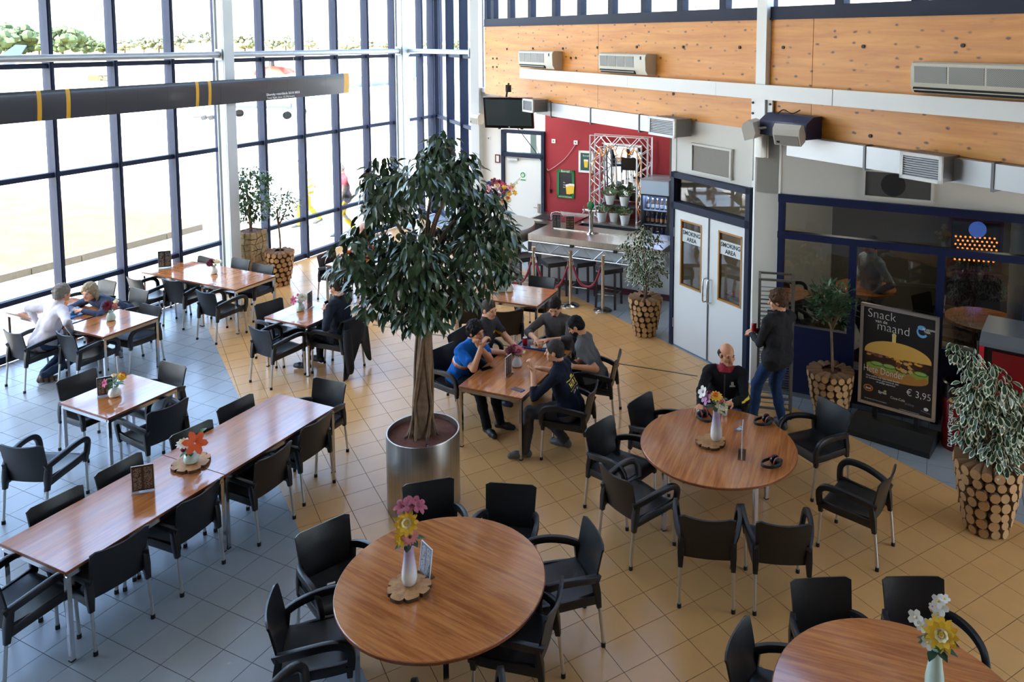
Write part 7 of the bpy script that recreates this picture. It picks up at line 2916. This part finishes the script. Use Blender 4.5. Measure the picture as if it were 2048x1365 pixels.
SKIN, SHIRT, TROU, SHOE, EYE, BROW, LIPS, SOLE, X1, X2 = range(10)
def person(label, x, y, head_to, hz=0.53, lean=0, side=0, twist=0, hands=None, feet=None, look=(0, 0), sleeves='long', shirt=(40, 42, 48), trou=(30, 32, 38), shoe=(26, 26, 28), skin=(222, 164, 124),
           hairc=(50, 40, 34), hair='short', beard=0.0, fat=0.0, ex1=(200, 40, 50), ex2=(236, 200, 60), paint=None, scale=1.0, vox=0.0078, curl=(0.6, 0.6), poles=None, stand=False, group=None, hdroop=0, kpole=None, extra=None, hand_dirs=None):
    """local frame: +y is where the body faces, origin on the floor under the hips."""
    t = thing('person', label, 'person', (x, y, 0), rad(head_to - 90), group)
    pr = []
    def C(a, b, r0, r1, l, k): pr.append(('c', tuple(a), tuple(b), r0, r1, l, k))
    def E(c, r, R, l, k): pr.append(('e', tuple(c), tuple(r), R, l, k))
    hip = np.array([0, 0, hz])
    Rt = rotm(0, -lean, side)
    T = Rt @ np.array([0, 0, 1.0])
    Rs = Rt @ rotm(twist)
    sx = Rs @ np.array([1.0, 0, 0])
    fw = Rs @ np.array([0, 1.0, 0])
    chest = hip + T * 0.33
    shc = hip + T * 0.455
    nb = hip + T * 0.53 - fw * 0.005
    C(hip + [-.085, 0, 0], hip + [.085, 0, 0], .118 + fat * .02, .118 + fat * .02, TROU, .03)
    for s in (-1, 1):
        C(hip + sx * s * .055 + T * .05 + fw * fat * .03, hip + sx * s * .07 + T * .22 + fw * fat * .03, .105 + fat * .03, .105 + fat * .02, SHIRT, .05)
        C(hip + sx * s * .07 + T * .22, shc + sx * s * .085 - T * .04, .105, .085, SHIRT, .05)
    C(hip - sx * .055 - T * .015, hip + sx * .055 - T * .015, (.142 if stand else .132) + fat * .03, (.142 if stand else .132) + fat * .03, SHIRT, .03)
    E(chest + fw * .015, (.165, .105, .17), Rs, SHIRT, .05)
    C(shc - sx * .14 + T * .0, shc + sx * .14, .062, .062, SHIRT, .05)
    C(nb - T * .075, nb + T * .005, .075, .06, SHIRT, .04)
    # head
    yaw, pitch = look
    hd = nrm(T * 0.6 + np.array([0, 0, 0.6]))
    hc = nb + hd * 0.135 + nrm(Rs @ rotm(yaw) @ np.array([0, 1, 0])) * (0.025 + 0.0006 * abs(min(pitch, 0)) * 1.4)
    Rh = rotm(twist + yaw, pitch, hdroop)
    H = lambda v: hc + Rh @ np.array(v, float)
    C(nb - T * .02, H((0, -.035, -.055)), .056, .052, SKIN, .02)
    E(H((0, -.012, .030)), (.074, .094, .088), Rh, SKIN, .02)
    E(H((0, .028, -.045)), (.056, .062, .066), Rh, SKIN, .03)
    C(H((-.02, .066, -.088)), H((.02, .066, -.088)), .020, .020, SKIN, .02)
    C(H((0, .086, .004)), H((0, .107, -.030)), .008, .0145, SKIN, .010)
    C(H((-.034, .076, .020)), H((.034, .076, .020)), .014, .014, SKIN, .012)
    for s in (-1, 1):
        E(H((s * .076, -.008, -.008)), (.011, .022, .033), Rh, SKIN, .006)
        E(H((s * .045, .055, -.028)), (.022, .022, .024), Rh, SKIN, .02)
    C(H((-.020, .088, -.058)), H((.020, .088, -.058)), .0075, .0075, LIPS, .004)
    if beard:
        E(H((0, .040, -.066)), (.060, .064, .052), Rh, BROW, .01)
        C(H((-.022, .094, -.046)), H((.022, .094, -.046)), .007, .007, BROW, .004)
        C(H((-.012, .097, -.060)), H((.012, .097, -.060)), .006, .006, LIPS, .003)
    # arms
    arm_l = 0.30, 0.265
    long_ = sleeves == 'long'
    for i, s in enumerate((-1, 1)):
        sh = shc + sx * s * .185 - T * .015
        tg = np.array(hands[i], float)
        pole = (poles[i] if poles else (s * 0.8, -0.3, -0.8))
        el, wr = ik(sh, tg, arm_l[0], arm_l[1], pole)
        C(shc + sx * s * .12, sh, .066, .064, SHIRT, .03)
        if long_:
            C(sh, el, .060, .049, SHIRT, .02)
            C(el, wr - nrm(wr - el) * .02, .048, .036, SHIRT, .015)
        elif sleeves == 'rolled':
            C(sh, el, .060, .050, SHIRT, .02)
            C(el, el + (wr - el) * .25, .050, .047, SHIRT, .01)
            C(el, wr, .041, .028, SKIN, .01)
        else:
            C(sh, sh + (el - sh) * .62, .062, .062, SHIRT, .02)
            C(sh, el, .048, .041, SKIN, .006)
            C(el, wr, .042, .028, SKIN, .015)
        f = nrm(wr - el)
        if hand_dirs and hand_dirs[i] is not None:
            f = nrm(hand_dirs[i])
        cr_ = curl[i]
        inw = nrm(np.cross(f, np.array([0, 0, 1.0])) * 1.0) if abs(f[2]) < 0.9 else np.array([1.0, 0, 0])
        pn = nrm(np.cross(inw, f))            # back of the hand, roughly up
        pd = -pn                              # palm side
        C(wr, wr + f * .02, .027, .027, SKIN, .01)
        for q, (o_, ln) in enumerate(((-.030, .070), (-.010, .078), (.010, .074), (.029, .058))):
            o_ *= s
            kn = wr + f * .085 + inw * o_ * -1
            C(wr + f * .015 + inw * o_ * -.7, kn, .014, .012, SKIN, .010)
            a = 0.35 * cr_ + .1
            d1 = nrm(f * math.cos(a) + pd * math.sin(a)); p1 = kn + d1 * ln * .5
            a += 1.2 * cr_
            d2 = nrm(f * math.cos(a) + pd * math.sin(a)); p2 = p1 + d2 * ln * .36
            a += 0.9 * cr_
            d3 = nrm(f * math.cos(a) + pd * math.sin(a)); p3 = p2 + d3 * ln * .27
            C(kn, p1, .0098, .0092, SKIN, .003); C(p1, p2, .0092, .0086, SKIN, .003); C(p2, p3, .0086, .0078, SKIN, .003)
        th0 = wr + f * .022 + inw * (.028 * s)
        th1 = th0 + nrm(f * .75 + inw * s * .65 + pd * .35) * .042
        th2 = th1 + nrm(f * .9 + pd * (.3 + .5 * cr_)) * .032
        C(th0, th1, .0145, .0115, SKIN, .008); C(th1, th2, .011, .009, SKIN, .004)
    for s in (-1, 1):
        C(hip + sx * s * .075 + T * .07, hip + sx * s * .085 - T * (.05 if stand else .0), .112, .116 if stand else .112, SHIRT, .03)
    # legs
    for i, s in enumerate((-1, 1)):
        h0 = hip + np.array([s * .092, 0, -.015])
        an = np.array(feet[i][:3], float)
        kn, an = ik(h0, an, .44, .43, (kpole[i] if kpole else (s * .12, 0.8, 0.6)))
        C(h0, kn, .094 + fat * .01, .066, TROU, .03)
        C(kn, kn + (an - kn) * .45, .064, .060, TROU, .02)
        C(kn + (an - kn) * .45, an + (kn - an) * .02, .060, .050, TROU, .02)
        fa = rad(feet[i][3] if len(feet[i]) > 3 else 0) + 0.12 * -s
        fd = np.array([-math.sin(fa), math.cos(fa), 0])
        ph = rad(feet[i][4]) if len(feet[i]) > 4 else 0
        fdir = fd * math.cos(ph) + np.array([0, 0, -1]) * math.sin(ph)
        hl = an - fd * .035 + np.array([0, 0, -.038])
        C(an + [0, 0, .0], hl, .042, .036, SHOE, .015)
        C(hl, an + fdir * .10 + np.array([0, 0, -.036]), .036, .042, SHOE, .02)
        C(an + fdir * .10 + np.array([0, 0, -.036]), an + fdir * .165 + np.array([0, 0, -.042]), .042, .034, SHOE, .02)
    if extra:
        extra(C, E, H, Rh, hip, T, fw, sx)
    if scale != 1.0:
        pr = [(p[0], tuple(np.array(p[1]) * scale), tuple(np.array(p[2]) * scale), p[3] * scale, p[4] * scale, p[5], p[6]) if p[0] == 'c' else
              (p[0], tuple(np.array(p[1]) * scale), tuple(np.array(p[2]) * scale), p[3], p[4], p[5]) for p in pr]
    Dm, lab, lo, vx = field(pr, vox)
    pos, F, fl = nets(Dm, lab, lo, vx)
    cen = pos[F].mean(1) / scale
    vl = np.zeros(len(pos), np.int8)
    vl[F.ravel()] = np.repeat(fl, 4)
    ctr = np.array([0, 0, 0.0])
    e1, e2 = pos[F[:, 1]] - pos[F[:, 0]], pos[F[:, 3]] - pos[F[:, 0]]
    fn_ = np.cross(e1, e2)
    vn = np.zeros_like(pos)
    for q in range(4):
        np.add.at(vn, F[:, q], fn_)
    vn /= np.maximum(np.linalg.norm(vn, axis=1, keepdims=True), 1e-12)
    mv = np.nonzero((vl == SHIRT) | (vl == TROU) | (vl >= X1))[0]
    if len(mv):
        off_ = np.array([mnoise.noise(Vector((p[0] * 13 + x, p[1] * 13, p[2] * 9))) + 0.55 * mnoise.noise(Vector((p[0] * 30, p[1] * 30 + y, p[2] * 24))) for p in pos[mv]])
        pos[mv] += vn[mv] * off_[:, None] * 0.009
    hh_ = (cen - hip) @ T
    fl = np.where((fl == TROU) & (hh_ > (-.07 if stand else .0)) & (((cen - hip) @ fw) < (.22 if stand else .10)), SHIRT, fl)
    if paint:
        fr = dict(hip=hip, T=T, fw=fw, sx=sx, shc=shc, nb=nb, hc=hc, Rh=Rh)
        fl = paint(cen, fl.copy(), fr)
    fl[(fl == SHOE) & (cen[:, 2] < 0.018) & (not stand or True)] = SOLE
    k_ = 'p_' + '_'.join(str(v) for v in shirt + trou)
    mats = [mat('skin_%d_%d' % (skin[0], skin[2]), skin, 0.5, noise=(25, 0.1)), mat('cloth_%d_%d_%d' % shirt, shirt, 0.85, spec=0.2, bump=(14, 0.6), noise=(6, 0.25)), mat('cloth_%d_%d_%d' % trou, trou, 0.85, spec=0.2, bump=(14, 0.6), noise=(6, 0.2)),
            mat('shoe_%d_%d_%d' % shoe, shoe, 0.5), mat('eye', (70, 54, 46), 0.3), mat('hair_%d_%d_%d' % hairc, hairc, 0.65, spec=0.15, noise=(40, 0.45), bump=(60, 0.6)), mat('lips_%d' % skin[0], (int(skin[0] * .82), int(skin[1] * .62), int(skin[2] * .62)), 0.5),
            mat('shoe_sole', (196, 192, 184), 0.7), mat('accent_%d_%d_%d' % ex1, ex1, 0.7), mat('accent_%d_%d_%d' % ex2, ex2, 0.7)]
    me = mesh_from(pos, F, fl, 'body', mats)
    o = bpy.data.objects.new('body', me)
    COL.objects.link(o)
    o.parent = t
    for nm_, mt_, cc_, rr_, sx_ in (('eye', mats[4], (.031, .0815, .003), (.0115, .0075, .0058), 0), ('eyebrow', mats[5], (.031, .0865, .0235), (.0165, .0060, .0038), 0)):
        if nm_ == 'eyebrow' and hair == 'none':
            continue
        for s in (-1, 1):
            b = MB()
            b.ell(Vector(H((s * cc_[0], cc_[1], cc_[2])) * scale), rr_, 8, 6, Matrix(Rh.tolist()))
            b.build(nm_, mt_, t)
    # hair: its own piece
    if hair != 'none':
        hp, sb = [], []
        def HE(c, r): hp.append(('e', tuple(H(c) * scale), tuple(np.array(r) * scale), Rh, 0, .015))
        rn = random.Random(int(abs(x * 100) + abs(y * 37)))
        if hair == 'bald':
            for s in (-1, 1):
                HE((s * .058, -.035, .005), (.026, .058, .048))
            HE((0, -.078, -.005), (.062, .034, .05))
        else:
            g = {'short': .008, 'curly': .020, 'long': .020, 'mop': .018}[hair]
            HE((0, -.018, .036), (.074 + g, .092 + g, .090 + g))
            HE((0, -.050, -.015), (.066 + g, .055 + g, .062 + g * .5))
            if hair == 'long':
                for s in (-1, 1):
                    HE((s * .062, -.030, -.05), (.032, .05, .10))
                HE((0, -.075, -.06), (.075, .04, .11))
            if hair in ('curly', 'mop', 'long'):
                for k in range(70 if hair == 'curly' else 46):
                    a, u = rn.uniform(0, 6.28), rn.uniform(-.1, 1)
                    q = math.sqrt(1 - u * u)
                    rr_ = rn.uniform(.014, .022)
                    c = (q * math.cos(a) * .082, -.02 + q * math.sin(a) * .10, .036 + u * .098)
                    hp.append(('e', tuple(H(c) * scale), (rr_ * scale,) * 3, Rh, 0, .006))
        fy = {'short': .088, 'curly': .098, 'long': .088, 'mop': .10, 'bald': .088}[hair]
        sb.append(('e', tuple(H((0, fy, -.045)) * scale), tuple(np.array((.074, .078, .098)) * scale), Rh, 0, 0))
        sb.append(('e', tuple(H((0, .06, -.125)) * scale), tuple(np.array((.12, .09, .08)) * scale), Rh, 0, 0))
        Dh, lh, loh, vh = field(hp, 0.0065 if vox < 0.01 else 0.009, sb)
        ph, Fh, fh = nets(Dh, lh, loh, vh)
        if len(Fh):
            cc = ph.mean(0)
            for i_ in range(len(ph)):
                v_ = Vector(ph[i_])
                q_ = mnoise.noise(Vector((v_.x * 70, v_.y * 70, v_.z * 22))) + 0.6 * mnoise.noise(v_ * 38)
                dv_ = v_ - Vector(cc)
                ph[i_] += np.array(dv_.normalized()) * q_ * (.0045 if hair in ('short', 'bald') else .008)
            o = bpy.data.objects.new('hair', mesh_from(ph, Fh, fh * 0, 'hair', [mats[5]]))
            COL.objects.link(o)
            o.parent = t
    def loc(p):
        """world -> this person's local frame"""
        v = Vector(p) - Vector((x, y, 0))
        a = rad(head_to - 90)
        return (v.x * math.cos(a) + v.y * math.sin(a), -v.x * math.sin(a) + v.y * math.cos(a), v.z)
    return t

def tolocal(x, y, head, p):
    v = Vector(p) - Vector((x, y, 0))
    a = rad(head - 90)
    return (v.x * math.cos(a) + v.y * math.sin(a), -v.x * math.sin(a) + v.y * math.cos(a), p[2])
SITF = ((-.13, .42, .085), (.13, .40, .085))

# --- couple by the window
mx_, my_ = CM.x, CM.y
person('man with grey shaggy hair in a white shirt and jeans leaning towards the woman', mx_ + .05, my_ + .05, 60, lean=26, hands=((-.33, .12, .68), (.34, .22, .66)), feet=((-.05, .02, .085), (.10, -.06, .10, 0, 20)),
       poles=((-1, -.5, .4), (1, -.5, .3)), look=(8, -8), shirt=(214, 208, 214), trou=(58, 74, 100), shoe=(120, 104, 84), hairc=(150, 142, 132), hair='mop', skin=(222, 164, 128), vox=0.009, ex1=(70, 50, 50),
       paint=lambda c, f, r: np.where((f == SHOE) & (np.sin(c[:, 1] * 90 + c[:, 0] * 60) > .2), X1, f))
wx, wy = CWm.x, CWm.y
person('woman with long fair hair in a denim jacket bent over the table with a phone', wx, wy, -116, lean=50, hands=((-.12, .64, .77), (.05, .66, .77)), feet=SITF, poles=((-1, .1, -.3), (1, .1, -.3)), look=(18, -6), hdroop=8,
       shirt=(70, 80, 104), trou=(84, 50, 44), hairc=(176, 160, 130), hair='long', skin=(230, 172, 138), vox=0.009, curl=(.7, .7))
pw = Vector((wx, wy, 0)) + D(-116) * 0.70
phone((pw.x, pw.y, 0.775), rad(20), 'dark phone in the hands of the leaning woman', rot=(rad(25), 0, rad(-30)))
# --- man with the phone
ex_, ey_ = -3.44, 10.46
hl = tolocal(ex_, ey_, 162, P(652, 622, .93))
hr = tolocal(ex_, ey_, 162, P(668, 618, .93))
person('man in a dark jacket seen from behind, looking at the phone in his hands', ex_, ey_, 162, lean=2, hands=(hl, hr), feet=((-.12, .50, .085), (.13, .46, .085)), look=(0, -24), shirt=(34, 38, 48), trou=(30, 34, 42), shoe=(28, 32, 44),
       hairc=(62, 54, 48), skin=(222, 162, 126), curl=(.9, .9), poles=((-.8, -.2, -.8), (.8, -.2, -.8)))
pp = P(656, 612, 0.97)
phone(pp, rad(70), 'dark phone held up by the man in the dark jacket', rot=(rad(60), 0, rad(72)))
# jacket hanging on his chair
t = thing('hanging_jacket', 'black jacket with a red stripe hanging over the chair of the man with the phone', 'jacket', (-3.50, 10.50, 0), rad(162 - 90))
RJ = random.Random(2)
def jk(u, v):
    s = 2 * u - 1
    z = 0.80 - v * (0.52 + 0.22 * math.sin(7 * u + 1.0) * (v ** 2) + 0.10 * (1 - u))
    w = 0.26 + 0.05 * v
    yy = -0.30 - 0.05 * (1 - s * s) - 0.025 * math.sin(11 * u + 3 * v) * v
    return (s * w, yy, z)
b = MB()
b.shell(jk, 26, 14, 0.014)
b.shell(lambda u, v: ((2 * u - 1) * 0.26, -0.30 - 0.05 * (1 - (2 * u - 1) ** 2) + 0.10 * v, 0.80 + 0.03 * math.sin(math.pi * v) - 0.10 * v * v), 14, 4, 0.014)
b.build('jacket_body', mat('jacket_black', (22, 23, 27), 0.85, bump=(12, 0.5)), t)
b = MB()
b.tube(spline([(-.24, -.33, .70), (-.27, -.36, .45), (-.25, -.37, .2), (-.24, -.36, .10)], 4), [.05, .055, .06, .062, .062, .06, .06, .058, .056, .054, .05, .046, .042], 10)
b.build('sleeve', MATS['jacket_black'], t)
b = MB()
b.box((0.285, -0.24, 0.68), (0.012, 0.09, 0.10))
b.build('red_stripe', mat('stripe_red', (226, 60, 48), 0.7), t, smooth=False)

# --- the five men
def bluepaint(c, f, r):
    h = (c - r['hip']) @ r['T']
    m = (f == SHIRT)
    f = np.where(m & (h > .250) & (h < .270), SOLE, f)
    f = np.where(m & (h > .224) & (h <= .250), X2, f)
    return f
x0, y0, hd0 = -1.56, 9.16, -36
person('man with dark curly hair in a bright blue polo shirt, hands before his mouth', x0, y0, hd0, lean=24, hands=(tolocal(x0, y0, hd0, P(956, 690, 1.03)), tolocal(x0, y0, hd0, P(963, 693, 1.02))),
       feet=((-.06, .60, .085, 10), (.12, .56, .085, -10)), poles=((-.6, .3, -1), (.6, .3, -1)), look=(4, -6), sleeves='short', shirt=(22, 104, 190), trou=(28, 28, 32), shoe=(24, 24, 26), hairc=(40, 32, 28), hair='curly',
       skin=(216, 152, 110), ex2=(216, 100, 50), curl=(.85, .85), paint=bluepaint, hand_dirs=((.5, .2, .9), (-.5, .2, .9)))
x0, y0, hd0 = -1.42, 9.74, -24
person('man with short grey brown hair in a dark grey polo shirt', x0, y0, hd0, lean=14, hands=(tolocal(x0, y0, hd0, (-.92, 9.50, .76)), tolocal(x0, y0, hd0, (-1.02, 9.28, .76))), feet=SITF, look=(-12, -8), sleeves='short', shirt=(66, 66, 68), trou=(40, 42, 48),
       hairc=(84, 72, 60), skin=(224, 164, 126), shoe=(30, 40, 66), fat=.4, ex2=(226, 160, 40),
       paint=lambda c, f, r: np.where((f == SHIRT) & (abs((c - r['hip']) @ r['T'] - .36) < .018) & (abs((c - r['hip']) @ r['sx'] + .075) < .03) & ((c - r['hip']) @ r['fw'] > 0), X2, f))
x0, y0, hd0 = -.36, 10.0, -110
person('man with dark hair and a goatee in a grey brown shirt eating from the tray', x0, y0, hd0, lean=16, hands=(tolocal(x0, y0, hd0, P(1096, 681, .83)), tolocal(x0, y0, hd0, P(1073, 680, .83))), feet=SITF, look=(6, -30), sleeves='rolled',
       shirt=(86, 80, 78), trou=(40, 42, 50), hairc=(44, 34, 30), skin=(220, 160, 120), curl=(.6, .6), poles=((-1, -.1, -.2), (1, -.1, -.2)), ex1=(70, 54, 46),
       paint=lambda c, f, r: np.where((f == SKIN) & ((((c - r['hc']) @ r['Rh']) - [0, .075, -.088]) ** 2 / np.array([.026, .04, .02]) ** 2).sum(1).__lt__(1), BROW, f))
x0, y0, hd0 = .10, 9.17, 168
ph_ = P(1143, 727, .80)
person('man with black hair and beard in a grey T shirt looking down at his phone', x0, y0, hd0, hz=.51, lean=20, hands=(tolocal(x0, y0, hd0, (ph_.x + .03, ph_.y - .05, .78)), tolocal(x0, y0, hd0, (ph_.x + .04, ph_.y + .07, .78))), feet=SITF, look=(0, -34), sleeves='short',
       shirt=(100, 98, 98), trou=(30, 30, 34), hairc=(28, 26, 28), beard=1, skin=(204, 140, 98), curl=(.8, .8), fat=.3)
phone((ph_.x, ph_.y, .83), rad(0), 'black phone held by the bearded man in the grey T shirt', rot=(rad(35), 0, rad(78)))
x0, y0, hd0 = -.18, 8.31, 164
def navy(c, f, r):
    h, s, b_ = (c - r['hip']) @ r['T'], (c - r['hip']) @ r['sx'], (c - r['hip']) @ r['fw']
    m = (f == SHIRT) & (b_ < 0)
    for s0, s1, h0, h1, l in ((-.10, -.085, .25, .31, X2), (-.06, -.045, .25, .31, X2), (-.085, -.06, .272, .286, X2), (-.02, -.006, .25, .31, X2), (.02, .034, .25, .31, X2), (.006, .02, .294, .31, X2), (.06, .074, .25, .31, X2),
                              (-.12, .11, .33, .342, X2), (-.03, .05, .345, .37, X2), (-.12, .11, .225, .232, X2), (-.02, .0, .18, .205, SOLE), (.0, .02, .18, .205, X1), (.04, .065, .18, .205, SOLE), (-.07, -.045, .18, .205, SOLE)):
        f = np.where(m & (s > s0) & (s < s1) & (h > h0) & (h < h1), l, f)
    return f
person('man in a navy sweatshirt with a yellow back print, chin on his hand', x0, y0, hd0, lean=17, hands=(tolocal(x0, y0, hd0, P(1066, 742, .99)), tolocal(x0, y0, hd0, P(1085, 738, .80))), feet=((-.24, .46, .085, 20), (.10, .10, .085, 0)),
       look=(6, -6), sleeves='rolled', shirt=(24, 30, 46), trou=(66, 64, 66), shoe=(84, 84, 82), hairc=(70, 64, 62), skin=(222, 162, 124), poles=((-.5, .5, -1), (.8, 0, -.8)), curl=(.9, .5), paint=navy, ex1=(190, 40, 44), hand_dirs=((.1, .1, 1), None))
# --- bald man at the middle round table
x0, y0, hd0 = 1.545, 8.36, -104
def fleece(c, f, r):
    h, s, b_ = (c - r['hip']) @ r['T'], (c - r['hip']) @ r['sx'], (c - r['hip']) @ r['fw']
    m = (f == SHIRT)
    d = np.linalg.norm((c - r['nb']) - np.outer((c - r['nb']) @ r['T'], r['T']), axis=1)
    f = np.where(m & (h > .485) & (d < .10), X1, f)
    f = np.where(m & (b_ > 0) & (abs(s) < .006) & (h > .1) & (h < .47), EYE, f)
    f = np.where(m & (b_ > 0) & (abs(s + .085) < .014) & (abs(h - .375) < .018), SOLE, f)
    f = np.where(m & (b_ > 0) & (abs(s + .085) < .032) & (abs(h - .345) < .007), SOLE, f)
    f = np.where(m & (s < -.20) & (abs(h - .32) < .012) & (b_ > -.02), X2, f)
    return f
person('balding man in a black fleece with a red collar, smiling to his left', x0, y0, hd0, hz=.50, lean=5, hands=(tolocal(x0, y0, hd0, P(1462, 806, .82)), tolocal(x0, y0, hd0, P(1400, 812, .78))), feet=((-.13, .40, .085), (.10, .46, .085)), look=(34, -4), shirt=(24, 24, 26), trou=(84, 110, 150),
       hairc=(52, 44, 40), hair='bald', skin=(220, 154, 114), fat=.8, curl=(.7, .7), paint=fleece, ex1=(156, 22, 44))
# --- standing man with a can
x0, y0, hd0 = 2.24, 8.83, 122
cn = P(1508, 655, 1.16)
person('standing man in a charcoal sweater and blue jeans, seen from behind, holding a red can', x0, y0, hd0, hz=.93, lean=-2, hands=(tolocal(x0, y0, hd0, (cn.x - .035, cn.y - .05, cn.z - .07)), tolocal(x0, y0, hd0, (cn.x + .04, cn.y + .03, cn.z - .06))),
       feet=((-.14, .24, .10, 0, 10), (.10, -.02, .085, -8)), look=(36, -10), shirt=(46, 45, 47), trou=(40, 62, 98), shoe=(60, 54, 50), hairc=(96, 70, 52), hair='mop', skin=(228, 168, 132), curl=(.9, .9), scale=1.0, stand=True,
       poles=((-.5, -.7, -.8), (.6, -.6, -.8)), kpole=((0, 1, 0), (0, 1, 0)))
can((cn.x, cn.y, cn.z - .05), 'red drink can in the hand of the standing man')
# --- man behind the glass
gx, gy, _ = room_pt(1.02, 1.75)
person('man in a grey jacket and dark cap standing behind the partition glass', gx, gy, 196, hz=.93, lean=0, hands=((-.22, .12, .98), (.28, .10, 1.0)), feet=((-.10, .05, .085), (.10, -.08, .085)), look=(0, -8), scale=1.05, shirt=(168, 178, 188), trou=(48, 60, 84),
       hairc=(30, 30, 34), skin=(222, 162, 126), curl=(.6, .6), poles=((-.7, -.7, -.3), (.7, -.7, -.3)), kpole=((0, 1, 0), (0, 1, 0)), vox=.010, stand=True)
# --- workers outside
wp = P(692, 470)
person('worker outside in a red jacket and yellow trousers walking with lowered head', wp.x, wp.y, 214, hz=.93, lean=6, hands=((-.24, .18, .82), (.24, -.10, .80)), feet=((-.09, .22, .10), (.09, -.22, .13, 0, 25)), look=(0, -30), shirt=(204, 44, 56), trou=(232, 196, 40),
       shoe=(60, 70, 80), hairc=(120, 120, 116), skin=(216, 154, 122), vox=.011, kpole=((0, 1, 0), (0, 1, 0)), stand=True,
       paint=lambda c, f, r: np.where((f == TROU) & (abs(c[:, 2] - .42) < .05), SOLE, np.where((f == SHIRT) & (abs(c[:, 0]) > .16) & (c[:, 2] < 1.25), TROU * 0 + EYE, f)))
wp2 = P(617, 452)
person('worker outside in a yellow and white suit half hidden by a blue mullion', wp2.x, wp2.y, 214, hz=.93, lean=10, hands=((-.25, .1, .85), (.28, -.22, .95)), feet=((-.09, .25, .10), (.09, -.30, .14, 0, 30)), look=(0, -10), shirt=(236, 232, 214), trou=(234, 200, 44),
       shoe=(70, 78, 84), hairc=(90, 80, 60), skin=(222, 160, 126), vox=.011, kpole=((0, 1, 0), (0, 1, 0)), stand=True, ex2=(230, 190, 30),
       paint=lambda c, f, r: np.where((f == SHIRT) & ((np.sin(c[:, 2] * 38) > .55)), X2, f))
# --- guest half hidden behind the ficus
bp_ = P(737, 458, 1.2)
person('bald seated guest in an orange top half hidden behind the ficus', bp_.x - .02, bp_.y + .06, -150, lean=6, hands=((-.16, .38, .75), (.16, .38, .75)), feet=SITF, look=(0, -10), shirt=(226, 96, 50), trou=(50, 54, 66), hair='none', skin=(226, 176, 158), vox=.010)
chair_at(bp_.x - .02, bp_.y + .06, -150, 'black armchair under the guest half hidden behind the ficus')
texts_to_mesh()
